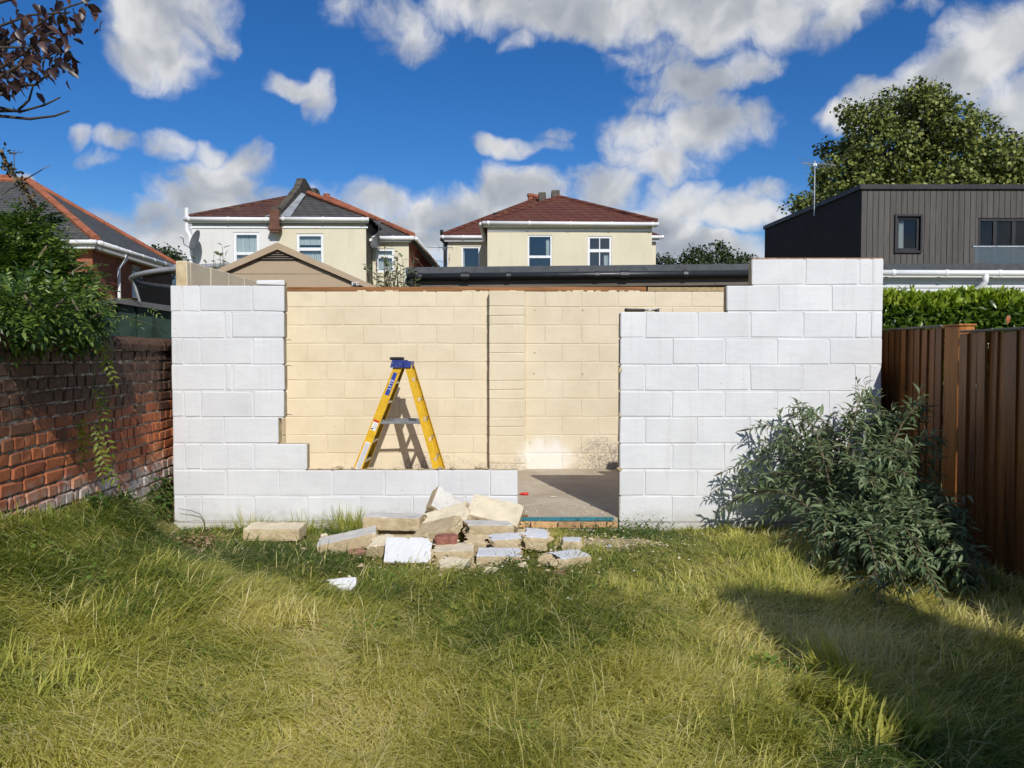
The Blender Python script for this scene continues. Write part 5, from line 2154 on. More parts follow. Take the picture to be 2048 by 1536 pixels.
def flat_roof_outbuilding():
    Y = 11.0
    t = thing('outbuilding', (2, 12, 0), 'low outbuilding with a grey felt roof and black gutter behind the cream wall', 'outbuilding')
    x0, x1 = px_x(812, Y), 3.9
    za, zb = px_z(534, Y, 812), px_z(527, Y, 1500)

    def zx(x):
        return za + (zb - za) * (x - x0) / (px_x(1500, Y) - x0)
    m = MB()
    m.add([(x0, Y, zx(x0) - .10), (x1, Y, zx(x1) - .10), (x1, Y + 4, zx(x1) + .05), (x0, Y + 4, zx(x0) + .05), (x0, Y + .03, zx(x0)), (x1, Y + .03, zx(x1)), (x1, Y + 4, zx(x1) + .12), (x0, Y + 4, zx(x0) + .12)], [(0, 1, 2, 3), (4, 5, 6, 7), (0, 1, 5, 4), (1, 2, 6, 5), (2, 3, 7, 6), (3, 0, 4, 7)])
    m.build('felt_roof', [FELT], t)
    g = gutter(t, (x0 + .02, Y - .05, zx(x0) - .145), (x1, Y - .05, zx(x1) - .145), .05, BLACKPVC)
    for px in (931, 1248):
        u = MB()
        xx = px_x(px, Y)
        u.tube([(xx - .06, Y - .05, zx(xx) - .145), (xx + .06, Y - .05, zx(xx) - .145)], .062, 10)
        u.build('gutter_joint', [BLACKPVC], g)
    f = MB()
    f.add([(x0 + .03, Y + .02, zx(x0) - .30), (x1, Y + .02, zx(x1) - .30), (x1, Y + .02, zx(x1) - .10), (x0 + .03, Y + .02, zx(x0) - .10)], [(0, 1, 2, 3)])
    f.build('fascia', [m_wood('grey_fascia_timber', (.15, .125, .10), (.08, .065, .05), .7, 'x', .85, .2, .05)], t)
    w = MB()
    w.box(x0 + .12, x1 - .1, Y + .14, Y + 3.9, 0, zx(x0) - .10)
    w.build('wall', [plain('dark_stained_wall', (.10, .085, .065), .9, .1, var=.35, scale=3)], t)
    e = MB()
    e.prism([(x0 - .02, Y + .03, zx(x0) - .02), (x0 - .02, Y + .03, zx(x0) - .24), (x0 - .02, Y + 3.8, zx(x0) - .15), (x0 - .02, Y + 3.8, zx(x0) + .08)], (.03, 0, 0))
    e.build('barge_board', [UPVC], t)
    d = MB()
    d.tube([(x0 + .08, Y - .05, zx(x0) - .15), (x0 + .08, Y - .05, zx(x0) - .3), (x0 + .16, Y + .08, zx(x0) - .42), (x0 + .16, Y + .08, 0)], .035, 8)
    d.build('downpipe', [BLACKPVC], t)


flat_roof_outbuilding()


def beige_shed():
    Y = 10.3
    TAN = plain('beige_resin', (.40, .305, .205), .55, .35, var=.08, scale=3, bump=.12, bscale=120)
    DK = plain('dark_vent', (.06, .052, .045), .7, .2)
    BR = plain('brown_seam', (.07, .032, .022), .7, .2)
    ap = P(557, 486, Y)
    er = P(757, 575, Y)
    hw = er.x - ap.x
    sl = (ap.z - er.z) / hw
    t = thing('garden_shed', (ap.x, Y + 1, 0), 'beige plastic garden shed with a low gable and triangular louvre vent', 'shed')
    r = MB()
    th = .072

    def edge(x, dz=0):
        return ap.z - abs(x - ap.x) * sl + dz
    # verge bands along both slopes, then the roof sheets
    for s in (-1, 1):
        xe = ap.x + s * hw
        r.prism([(ap.x, Y - .06, ap.z), (xe, Y - .06, er.z), (xe, Y - .06, er.z - th), (ap.x, Y - .06, ap.z - th - .02)], (0, .09, 0))
        r.add([(ap.x, Y + .03, ap.z - .004), (xe, Y + .03, er.z - .004), (xe, Y + 2.2, er.z - .004), (ap.x, Y + 2.2, ap.z - .004)], [(0, 1, 2, 3)])
    r.build('roof', [TAN], t)
    g = MB()
    for s in (-1, 1):
        xe = ap.x + s * (hw - .18)
        g.prism([(ap.x, Y - .045, ap.z - th - .017), (xe, Y - .045, edge(xe, -th)), (xe, Y - .045, edge(xe, -th - .016)), (ap.x, Y - .045, ap.z - th - .036)], (0, .06, 0))
    g.build('seam', [BR], t)
    # gable boards
    z = er.z - 1.6
    k = 0
    edges = [z]
    while edges[-1] < ap.z - th - .05:
        edges.append(edges[-1] + .178)
    for a, b in zip(edges[:-1], edges[1:]):
        def half(zz):
            return max(0.0, min(hw - .19, (ap.z - th - .01 - zz) / sl))
        ha, hb = half(a), half(b)
        if ha < .02:
            continue
        m = MB()
        m.prism([(ap.x - ha, Y, a + .003), (ap.x + ha, Y, a + .003), (ap.x + hb, Y, b - .003), (ap.x - hb, Y, b - .003)], (0, .03, 0))
        m.build('board', [TAN], t)
    m = MB()
    m.box(ap.x - hw + .2, ap.x + hw - .2, Y + .02, Y + 2.1, 0, er.z - .1)
    m.build('wall', [TAN], t)
    # vent
    va, vl, vr = P(557, 497, Y - .01), P(506, 521, Y - .01), P(611, 521, Y - .01)
    v = MB()
    v.prism([(va.x, Y - .012, va.z), (vl.x, Y - .012, vl.z), (vr.x, Y - .012, vr.z)], (0, .010, 0))
    ve = v.build('louvre_vent', [DK], t)
    for q in range(5):
        f = .18 + q * .17
        zc = va.z + (vl.z - va.z) * f
        hx = (vr.x - vl.x) / 2 * f - .02
        s_ = MB()
        s_.cbox(va.x - hx, va.x + hx, Y - .026, Y - .013, zc - .006, zc + .006, .002, 0)
        s_.build('slat', [plain('vent_slat', (.17, .14, .11), .6, .3)], ve)
    b = MB()
    c = P(708, 567, Y - .07)
    for (dx, dz, w, h) in ((-.03, 0, .012, .045), (-.012, .016, .026, .010), (-.012, -.004, .02, .009), (.024, 0, .012, .045), (.040, .018, .026, .009), (.040, -.018, .026, .009)):
        b.box(c.x + dx, c.x + dx + w, Y - .0635, Y - .061, c.z + dz - h / 2, c.z + dz + h / 2)
    b.build('badge', [UPVC], t)


beige_shed()


def green_shed():
    Y = 8.9
    t = thing('green_shed', (-4.7, 9.8, 0), 'dark green sheeted shed with a grey roof edge just beyond the brick wall', 'shed')
    DG = plain('dark_green_sheet', (.016, .035, .024), .5, .4, var=.5, scale=4, bump=.4, bscale=12)
    EG = plain('grey_roof_trim', (.075, .075, .078), .7, .3, var=.2)
    ap = P(243, 597, Y)
    rr_ = P(345, 613, Y)
    sl = (ap.z - rr_.z) / (rr_.x - ap.x)
    xr, xl = -3.25, 2 * ap.x + 3.25
    m = MB()
    m.prism([(ap.x, Y + .04, ap.z - .05), (xr, Y + .04, ap.z - .05 - sl * (xr - ap.x)), (xr, Y + .04, 0), (xl, Y + .04, 0), (xl, Y + .04, ap.z - .05 - sl * (xr - ap.x))], (0, 1.8, 0))
    m.build('wall', [DG], t)
    for s, xe in ((1, xr + .08), (-1, xl - .08)):
        r = MB()
        ze = ap.z - sl * abs(xe - ap.x)
        r.prism([(ap.x, Y - .08, ap.z), (xe, Y - .08, ze), (xe, Y - .08, ze - .06), (ap.x, Y - .08, ap.z - .06)], (0, 2.0, 0))
        r.build('roof_sheet', [EG], t)
    x = xl + .05
    while x < xr:
        w = MB()
        zt = ap.z - .08 - sl * abs(x - ap.x)
        w.cbox(x, x + .035, Y + .022, Y + .042, 0, zt, .008, .002)
        w.build('batten', [DG], t)
        x += .22


green_shed()


def trampoline():
    Y = 13.6
    rim = P(345, 547, Y - 0.0)
    left = P(263, 573, Y)
    R0 = 1.75
    c = Vector((left.x + R0, Y + .4, 0))
    zt = px_z(552, Y)
    t = thing('trampoline', c, 'trampoline with a dark safety net and grey top ring near the brick house', 'trampoline')
    NET = NT('safety_net')
    p = NET.pos()
    tr = NET.n('ShaderNodeBsdfTransparent')
    df = NET.bsdf((.012, .013, .014), .8, .1)
    mx = NET.n('ShaderNodeMixShader')
    mx.inputs[0].default_value = .8
    NET.l(tr.outputs[0], mx.inputs[1]); NET.l(df, mx.inputs[2])
    net = NET.done(mx.outputs[0])
    n = 40
    tilt = .10
    zb = 1.0

    def ring(r, z, f):
        return [Vector((c.x + r * math.cos(a), c.y + r * math.sin(a), z - f * tilt * math.cos(a) * -1)) for a in [2 * math.pi * k / n for k in range(n + 1)]]
    top = ring(R0, zt, 1)
    bot = ring(R0 * .72, zb, 0)
    m = MB()
    m.tube(top, .045, 8)
    m.build('top_ring', [plain('grey_foam_sleeve', (.24, .25, .26), .6, .3)], t, True)
    m = MB()
    m.tube(bot, .04, 8)
    m.build('base_ring', [GALV], t, True)
    m = MB()
    m.add(top + bot, [(i, i + 1, n + 2 + i, n + 1 + i) for i in range(n)])
    m.build('net', [net], t)
    m = MB()
    m.add([Vector((c.x, c.y, zb))] + bot, [(0, i + 1, i + 2) for i in range(n)])
    m.build('jumping_mat', [BLACKPVC], t)
    for k in range(6):
        i = int(k * n / 6 + 4.4) % n
        q = MB()
        b0 = bot[i].copy(); b0.z = 0
        q.tube([b0, bot[i], top[i]], .03, 8)
        q.build('pole', [plain('grey_pole', (.30, .31, .32), .5, .4)], t)


trampoline()


def overhead_cables():
    for k, (a, b) in enumerate((((822, 484), (900, 487)), ((826, 500), (905, 520)), ((828, 512), (915, 545)))):
        p, q = P(*a, 44), P(*b, 40)
        m = MB()
        pts = []
        for i in range(9):
            f = i / 8
            v = p.lerp(q, -.6 + 2.4 * f)
            v.z -= .25 * (1 - (2 * f - 1) ** 2)
            pts.append(v)
        m.tube(pts, .014, 4)
        o = m.build('overhead_cable', [BLACKPVC])
        tag(o, ('topmost', 'middle', 'lowest')[k] + ' of three overhead cables in the gap between the two cream houses', 'cable', 'overhead cables between the houses')


overhead_cables()

# ================================================================== planting


def unit(v):
    return v / np.maximum(np.linalg.norm(v, axis=-1, keepdims=True), 1e-9)


def leaf_arrays(C, D, N, L, W, fold=.18, droop=.2, simple=False):
    """leaf blades: C base points, D directions, N face normals, L lengths, W widths"""
    D = unit(D)
    N = unit(N - D * np.sum(N * D, 1, keepdims=True))
    S = np.cross(N, D)
    L = np.asarray(L)[:, None] * np.ones((len(C), 1)); W = np.asarray(W)[:, None] * np.ones((len(C), 1))
    k = len(C)
    if simple:
        mid = C + D * L * .5 - N * fold * W * .6
        tip = C + D * L - N * droop * L
        l = C + D * L * .45 + S * W * .5
        r = C + D * L * .45 - S * W * .5
        V = np.stack((C, r, tip, l, mid), 1).reshape(-1, 3)
        b = (np.arange(k) * 5)[:, None]
        F = [np.concatenate((b + np.array([[0, 1, 4]]), b + np.array([[1, 2, 4]]), b + np.array([[2, 3, 4]]), b + np.array([[3, 0, 4]])))]
        return V, F, 5
    m1 = C + D * L * .33 - N * droop * L * .10
    m2 = C + D * L * .68 - N * droop * L * .42
    tip = C + D * L * .97 - N * droop * L
    l1 = C + D * L * .30 + S * W * .46 + N * (fold * W - droop * L * .08)
    r1 = C + D * L * .30 - S * W * .46 + N * (fold * W - droop * L * .08)
    l2 = C + D * L * .66 + S * W * .36 + N * (fold * W * .8 - droop * L * .40)
    r2 = C + D * L * .66 - S * W * .36 + N * (fold * W * .8 - droop * L * .40)
    V = np.stack((C, l1, l2, tip, r2, r1, m1, m2), 1).reshape(-1, 3)
    b = (np.arange(k) * 8)[:, None]
    T = np.concatenate((b + np.array([[0, 5, 6]]), b + np.array([[0, 6, 1]]), b + np.array([[7, 4, 3]]), b + np.array([[7, 3, 2]])))
    Q = np.concatenate((b + np.array([[6, 5, 4, 7]]), b + np.array([[1, 6, 7, 2]])))
    return V, [T, Q], 8


def leaves_obj(name, C, D, N, L, W, mat, parent=None, rnd=None, simple=False, fold=.18, droop=.2):
    V, F, n = leaf_arrays(C, D, N, L, W, fold, droop, simple)
    r = RNG.random(len(C)) if rnd is None else rnd
    me = np_mesh(name, V, F, mat, {'rnd': np.repeat(r, n)})
    o = link(name, me, parent)
    stuff(o)
    return o


LEAF_SHARED = {}


def leaf_piece(parent, C, D, N, L, W, mat, key, name='leaf', fold=.18, droop=.25):
    """a single leaf that can be picked out, sharing mesh data with its like"""
    q = (key, random.randrange(4))
    if q not in LEAF_SHARED:
        dr = droop * (.5 + .4 * q[1])
        V, F, n = leaf_arrays(np.zeros((1, 3)), np.array([[1., 0, 0]]), np.array([[0, 0, 1.]]), np.array([1.0]), np.array([W / L]), fold, dr)
        LEAF_SHARED[q] = np_mesh(name, V, F, mat, {'rnd': np.full(n, .15 + .25 * q[1])})
    d = Vector(D).normalized()
    nn = Vector(N)
    nn = (nn - d * nn.dot(d))
    nn = nn.normalized() if nn.length > 1e-5 else d.orthogonal().normalized()
    s = nn.cross(d)
    M = Matrix((d, s, nn)).transposed().to_4x4()
    o = link(name, LEAF_SHARED[q], parent)
    o.matrix_basis = Matrix.Translation(C) @ M @ Matrix.Scale(L, 4)
    return o


def rand_dirs(n, rng=RNG):
    return unit(rng.normal(size=(n, 3)))


def bez(a, b, c, t):
    return a * (1 - t) ** 2 + b * 2 * t * (1 - t) + c * t * t


# ---------------------------------------------------------------- buddleia in front of the tall white wall
BUD = m_leaf('buddleia_leaf', [(.060, .098, .042), (.11, .16, .068), (.165, .22, .102), (.25, .30, .165)], .5, .4, .2, under=(.30, .32, .25))
STEM = plain('grey_brown_stem', (.16, .125, .08), .85, .2, var=.3, scale=30)
GSTEM = plain('pale_green_stem', (.22, .24, .10), .7, .3, var=.25, scale=30)


def buddleia():
    rr = random.Random(31)
    t = thing('leafy_bush', (2.35, 5.6, 0), 'grey-green leafy bush with long pointed leaves in front of the tall white wall', 'bush')
    targets = []
    # outline of the bush as seen: (px, py, Y)
    tips = [(1730, 792, 6.25), (1580, 815, 6.4), (1500, 858, 6.45), (1497, 905, 6.45), (1445, 945, 6.42), (1424, 985, 6.42), (1430, 1030, 6.35), (1640, 870, 6.2), (1690, 835, 6.2),
            (1760, 850, 6.0), (1800, 830, 5.9), (1855, 812, 5.7), (1890, 880, 5.5), (1860, 985, 5.3), (1820, 940, 5.6), (1780, 900, 5.8), (1550, 880, 6.2), (1610, 930, 6.1),
            (1860, 1075, 5.0), (1930, 1120, 4.75), (1960, 1165, 4.7), (1900, 1190, 4.65), (1840, 1205, 4.75), (1760, 1190, 4.85), (1690, 1170, 5.0), (1620, 1120, 5.3), (1560, 1080, 5.6), (1500, 1060, 6.2), (1470, 1000, 6.4), (1530, 970, 6.4),
            (1690, 1150, 4.85), (1750, 1165, 4.75), (1810, 1175, 4.7), (1870, 1180, 4.65), (1930, 1180, 4.62), (1620, 1125, 5.1), (1780, 1115, 4.8), (1850, 1125, 4.75), (1900, 1105, 4.75), (1720, 1100, 4.95), (1660, 1090, 5.1), (1800, 1060, 4.95), (1760, 1200, 4.45), (1820, 1212, 4.4), (1890, 1215, 4.35), (1950, 1215, 4.35), (1960, 1150, 4.5)]
    for q in tips:
        for j in range(2 if q[0] > 1540 else 1):
            p = P(q[0] + rr.uniform(-14, 14) * j, q[1] + rr.uniform(-4, 26) * j, q[2] + rr.uniform(-.12, .05) * j)
            targets.append((p, True))
    for k in range(52):
        a = rr.uniform(0, 2 * math.pi)
        u = rr.random() ** .5
        x, y = 2.72 + math.cos(a) * .52 * u, 5.48 + math.sin(a) * .85 * u
        y = min(y, 6.38)
        hmax = .98 - .55 * u * u - .45 * max(0, (5.5 - y))
        z = rr.uniform(.12, max(.2, hmax))
        targets.append((Vector((min(x, 3.18), y, z)), False))
    stems = MB()
    C, D, N, L, W = [], [], [], [], []

    def add_leaf(p, d, n, l, w):
        C.append(p); D.append(d); N.append(n); L.append(l); W.append(w)
    for (tip, outer) in targets:
        base = Vector((2.62 + rr.uniform(-.24, .24), 5.66 + rr.uniform(-.3, .3), float(ground_z(2.4, 5.6))))
        mid = base.lerp(tip, .45) + Vector((0, 0, .22 + .12 * (tip - base).length))
        ctrl = mid * 2 - (base + tip) / 2
        n = 14
        pts = [bez(base, ctrl, tip, i / n) for i in range(n + 1)]
        stems.tube(pts, [.007 * (1 - .75 * i / n) + .0012 for i in range(n + 1)], 5, caps=False)
        length = sum((pts[i + 1] - pts[i]).length for i in range(n))
        m = int(length / .05)
        turn = rr.random() * 3
        for i in range(m):
            f = .28 + .72 * (i + 1) / m
            p = bez(base, ctrl, tip, f)
            tang = (bez(base, ctrl, tip, min(f + .02, 1.02)) - bez(base, ctrl, tip, f - .02)).normalized()
            o1 = tang.orthogonal().normalized()
            o2 = tang.cross(o1)
            turn += 1.57 + rr.uniform(-.3, .3)
            side = o1 * math.cos(turn) + o2 * math.sin(turn)
            sz = (.120 - .065 * max(0, (f - .72) / .28)) * rr.uniform(.75, 1.2)
            for s in (1, -1):
                d = (tang * rr.uniform(.35, .7) + side * s * .9 + Vector((0, 0, rr.uniform(-.45, .05)))).normalized()
                nn = Vector((rr.uniform(-.4, .4), rr.uniform(-.5, .1), 1.0))
                add_leaf(p, d, nn, sz, sz * rr.uniform(.22, .30))
            if i % 3 == 1 and f < .9:      # short side shoot
                sd = (side + tang * .6 + Vector((0, 0, .25))).normalized()
                ln = rr.uniform(.08, .17)
                q = p + sd * ln
                stems.tube([p, q], [.0028, .0012], 4, caps=False)
                for k in range(5):
                    pp = p.lerp(q, .3 + .7 * k / 4)
                    d = (sd * .8 + Vector((rr.uniform(-1, 1), rr.uniform(-1, 1), rr.uniform(-.6, .5)))).normalized()
                    s2 = rr.uniform(.06, .10)
                    add_leaf(pp, d, Vector((rr.uniform(-.5, .5), rr.uniform(-.6, .2), 1)), s2, s2 * .27)
        if outer and rr.random() < .5:      # spent flower spike at the tip
            d = (pts[-1] - pts[-3]).normalized()
            q = pts[-1] + d * rr.uniform(.08, .14)
            stems.tube([pts[-1], pts[-1].lerp(q, .4), q], [.006, .009, .002], 6)
    stems.build('stem', [STEM], t)
    C_, D_, N_ = (np.array([tuple(v) for v in q]) for q in (C, D, N))
    L_, W_ = np.array(L), np.array(W)
    ok = (C_[:, 1] < 6.5) & (C_[:, 0] < 3.24) & (C_[:, 2] > .02)
    C_, D_, N_, L_, W_ = C_[ok], D_[ok], N_[ok], L_[ok], W_[ok]
    # the largest leaves on the side towards the lawn are leaves of their own
    score = L_ * 8 - C_[:, 1] * .35 + RNG.random(len(L_)) * .5
    pick = np.argsort(-score)[:280]
    keep = np.ones(len(L_), bool); keep[pick] = False
    for i in pick:
        leaf_piece(t, C_[i], D_[i], N_[i], float(L_[i]), float(L_[i]) * .27, BUD, 'bud')
    leaves_obj('foliage', C_[keep], D_[keep], N_[keep], L_[keep], W_[keep], BUD, t, fold=.22, droop=.28)


buddleia()

# ---------------------------------------------------------------- clipped laurel hedge over the fence
LAU = m_leaf('laurel_leaf', [(.040, .085, .010), (.085, .15, .015), (.24, .33, .03), (.44, .52, .06)], .3, .5, .32)


def laurel_hedge():
    t = thing('laurel_hedge', (6.0, 9.2, 0), 'glossy green laurel hedge above the fence, in front of the white ground floor', 'hedge')
    n = 16000
    x = RNG.uniform(4.0, 9.0, n)
    top = px_z(592, 9.0) + (fbm(x * 2.2, x * 0, 3, 3) - .5) * .16
    face = RNG.random(n)
    y = np.where(face < .45, RNG.uniform(8.75, 9.9, n), 8.75 + np.abs(RNG.normal(0, .09, n)))
    z = np.where(face < .45, top - np.abs(RNG.normal(0, .05, n)), 1.2 + (top - 1.2) * RNG.random(n) ** .8)
    C = np.stack((x, y, z), 1)
    top_leaf = np.where((z > top - .16) & (RNG.random(n) < .9), 1.0, 0)
    D = rand_dirs(n) * .7 + np.array([0, -.45, .25])
    D[:, 2] += top_leaf * .9
    N = rand_dirs(n) * .5 + np.array([0, -.6, .8])
    L = RNG.uniform(.075, .13, n)
    rnd = np.clip(RNG.random(n) * .5 + top_leaf * .45, 0, 1)  # leaves near the top take the brighter end of the ramp
    leaves_obj('foliage', C, D, N, L, L * .4, LAU, t, rnd, fold=.12, droop=.12)
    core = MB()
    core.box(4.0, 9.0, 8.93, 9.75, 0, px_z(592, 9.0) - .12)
    core.build('hedge_core', [plain('inner_hedge_twigs', (.018, .02, .010), .95, .05, var=.4, bump=.9, bscale=30)], t)
    for (px, py) in ((1805, 582), (1822, 578), (1935, 586), (2010, 590), (1910, 592), (1780, 588)):
        b = P(px, py + 14, 9.0)
        q = P(px, py, 9.0)
        m = MB(); m.tube([b - Vector((0, 0, .1)), q], [.006, .003], 5); m.build('shoot', [GSTEM], t)
        for k in range(5):
            leaf_piece(t, b.lerp(q, k / 4), Vector((random.uniform(-1, 1), random.uniform(-1, .3), .9)), Vector((0, -.4, .8)), .10, .04, LAU, 'lau')
    p = P(2015, 630, 8.7)
    leaf_piece(t, p, (.1, -.2, -1), (0, -1, .2), .11, .05, plain('dead_leaf', (.42, .13, .06), .6, .3), 'deadlau')


laurel_hedge()

# ---------------------------------------------------------------- wisteria over the brick wall
WIS = m_leaf('wisteria_leaf', [(.020, .046, .007), (.040, .084, .011), (.080, .14, .018), (.20, .27, .04)], .4, .4, .28)
WISY = m_leaf('young_wisteria_leaf', [(.13, .17, .02), (.20, .24, .03), (.26, .29, .05)], .45, .35, .35)


def pinnate(p, d, n, ln, pairs, C, D, N, L, W, rr, size=.055):
    """compound leaf: leaflets in pairs along a rachis"""
    d = d.normalized()
    n = (n - d * n.dot(d)).normalized()
    s = d.cross(n)
    pts = []
    for i in range(pairs):
        f = .2 + .8 * i / pairs
        q = p + d * ln * f - n * ln * .35 * f * f
        pts.append(q)
        for sg in (1, -1):
            dd = (s * sg + d * .55 - n * rr.uniform(.0, .4)).normalized()
            C.append(q); D.append(dd); N.append(n + Vector((rr.uniform(-.2, .2), rr.uniform(-.2, .2), 0)))
            l = size * rr.uniform(.8, 1.15) * (1 - .25 * abs(f - .6))
            L.append(l); W.append(l * .38)
    q = p + d * ln - n * ln * .35
    C.append(q); D.append((d - n * .5).normalized()); N.append(n); L.append(size); W.append(size * .4)
    return q


def wisteria():
    rr = random.Random(77)
    t = thing('wisteria', (-3.5, 5.6, .5), 'dense green climber with feathery leaves sprawling over the brick wall', 'climber')
    C, D, N, L, W = [], [], [], [], []
    vine = MB()
    blobs = [((20, 585, 5.1), .36), ((70, 600, 5.25), .34), ((90, 615, 5.05), .21), ((25, 620, 4.45), .13), ((75, 620, 4.70), .12), ((120, 625, 4.90), .11), ((60, 520, 5.4), .20), ((15, 520, 5.2), .24), ((70, 475, 5.6), .14), ((155, 622, 5.45), .11), ((-60, 600, 5.0), .45), ((72, 448, 5.7), .07), ((110, 560, 5.5), .19), ((140, 600, 5.55), .17), ((40, 490, 5.4), .18), ((165, 640, 5.08), .07), ((-20, 640, 4.35), .10), ((40, 612, 4.10), .07), ((95, 618, 4.42), .08), ((140, 622, 4.62), .08), ((172, 625, 4.85), .06)]
    for (c, r) in blobs:
        c = P(*c)
        for k in range(int(2300 * r * r + 45)):
            v = Vector(unit(np.array([[rr.gauss(0, 1), rr.gauss(0, 1), rr.gauss(0, 1)]]))[0])
            p = c + v * r * rr.uniform(.35, 1.06)
            if p.z < 1.62 and p.x < brick_wall_x(p.y) + .02:
                continue
            d = (v * .9 + Vector((rr.uniform(-.4, .4), rr.uniform(-.5, .2), rr.uniform(-.5, .2))))
            n = Vector((rr.uniform(-.3, .5), rr.uniform(-.6, .1), 1))
            pinnate(p, d, n, rr.uniform(.11, .19), rr.choice((4, 5, 6)), C, D, N, L, W, rr, rr.uniform(.04, .058))
        vine = MB()
        vine.tube([c + Vector((rr.uniform(-r, r), rr.uniform(-r, r), -r * .8)), c + Vector((rr.uniform(-.1, .1), 0, 0)), c + Vector((rr.uniform(-r, r), rr.uniform(-r, r), r * .8))], [.014, .010, .005], 5)
        vine.build('vine_stem', [STEM], t, True)
    trunk = [Vector((-3.35, 5.2, .4)), Vector((-3.3, 5.25, 1.0)), Vector((-3.25, 5.3, 1.5)), Vector((-3.4, 5.5, 1.9)), Vector((-3.5, 5.6, 2.2))]
    vine = MB()
    vine.tube(trunk, [.04, .035, .03, .022, .012], 7)
    vine.build('vine_trunk', [STEM], t, True)
    A = [np.array([tuple(v) for v in q]) for q in (C, D, N)]
    leaves_obj('foliage', *A, np.array(L), np.array(W), WIS, t, fold=.12, droop=.15)
    # trailing shoots
    shoots = [([(178, 660, 5.12), (186, 700, 5.12), (188, 740, 5.12), (184, 790, 5.10), (176, 832, 5.08), (186, 838, 5.10), (192, 870, 5.12), (205, 940, 5.16)], True),
              ([(150, 640, 5.8), (210, 632, 6.2), (250, 634, 6.5), (300, 648, 6.9), (337, 668, 7.1)], False),
              ([(225, 600, 6.4), (262, 598, 6.6), (285, 612, 6.8)], False),
              ([(120, 600, 5.7), (110, 560, 5.6), (70, 575, 5.4), (40, 600, 5.3)], False)]
    for pl, leafy in shoots:
        pts = [P(*q) for q in pl]
        vine = MB()
        vine.tube(pts, [.0045 * (1 - .6 * i / len(pts)) for i in range(len(pts))], 5)
        vine.build('vine_stem', [GSTEM], t, True)
    spots = [((196, 690), 5.72, 1), ((205, 715), 5.7, 1), ((186, 772), 5.6, 1), ((196, 795), 5.6, 1), ((176, 838), 5.5, -1), ((188, 842), 5.5, 1), ((196, 850), 5.48, 1), ((180, 860), 5.46, -1), ((190, 885), 5.44, 1), ((178, 890), 5.44, -1), ((196, 905), 5.42, 1), ((203, 925), 5.4, 1), ((200, 675), 5.75, 1)]
    for (q, Y, s) in spots:
        C, D, N, L, W = [], [], [], [], []
        pinnate(P(*q, 5.10 + rr.uniform(-.04, .03)), Vector((s * rr.uniform(.3, .8), rr.uniform(-.3, .1), -.8)), Vector((.5, -.7, .5)), rr.uniform(.14, .20), 4, C, D, N, L, W, rr, .055)
        for c, d, n, l in zip(C, D, N, L):
            leaf_piece(t, c, d, n, l, l * .36, WISY, 'wisy', 'leaf')
    for (q, Y) in (((252, 640), 6.6), ((262, 630), 6.6), ((292, 615), 6.9), ((298, 628), 6.9), ((240, 648), 6.4), ((70, 440), 5.7), ((80, 452), 5.7), ((60, 455), 5.7), ((215, 585), 6.2), ((205, 590), 6.2)):
        C, D, N, L, W = [], [], [], [], []
        pinnate(P(*q, Y), Vector((rr.uniform(-.8, .8), -.2, rr.uniform(-.4, .3))), Vector((0, -.7, .6)), .14, 4, C, D, N, L, W, rr, .045)
        for c, d, n, l in zip(C, D, N, L):
            leaf_piece(t, c, d, n, l, l * .36, WISY if Y < 6.3 else WIS, 'wisy' if Y < 6.3 else 'wisg', 'leaf')
    # old twining runner climbing towards the tree
    v = MB()
    pts = [P(*q) for q in ((2, 300, 5.2), (12, 328, 5.2), (28, 350, 5.25), (48, 372, 5.3), (60, 395, 5.35), (70, 420, 5.4), (74, 445, 5.5))]
    v.tube(pts, [.012, .014, .012, .012, .010, .008, .006], 6)
    v.tube([P(48, 360, 5.3), P(70, 348, 5.3), P(100, 330, 5.3)], [.006, .004, .002], 5)
    v.tube([P(40, 372, 5.3), P(20, 378, 5.3), P(2, 392, 5.3)], [.004, .003, .002], 5)
    v.build('dry_runner', [STEM], t, True)
    DRY = m_leaf('dry_leaf', [(.05, .035, .018), (.12, .085, .04), (.20, .15, .08)], .7, .2, .1)
    cs = []
    for k in range(150):
        f = rr.random() * (len(pts) - 1.01)
        i = int(f)
        cs.append(pts[i].lerp(pts[i + 1], f - i) + Vector((rr.gauss(0, .018), rr.gauss(0, .018), rr.gauss(0, .018))))
    cs = np.array([tuple(c) for c in cs])
    leaves_obj('dry_leaves', cs, rand_dirs(len(cs)), rand_dirs(len(cs)), np.full(len(cs), .032), np.full(len(cs), .02), DRY, t)


wisteria()

# ---------------------------------------------------------------- purple-leaved tree reaching in overhead
PUR = m_leaf('purple_plum_leaf', [(.014, .008, .010), (.030, .014, .014), (.055, .024, .020), (.10, .05, .035)], .4, .45, .12)
BARK = plain('dark_bark', (.055, .045, .036), .9, .15, var=.4, scale=18, bump=.8, bscale=40)


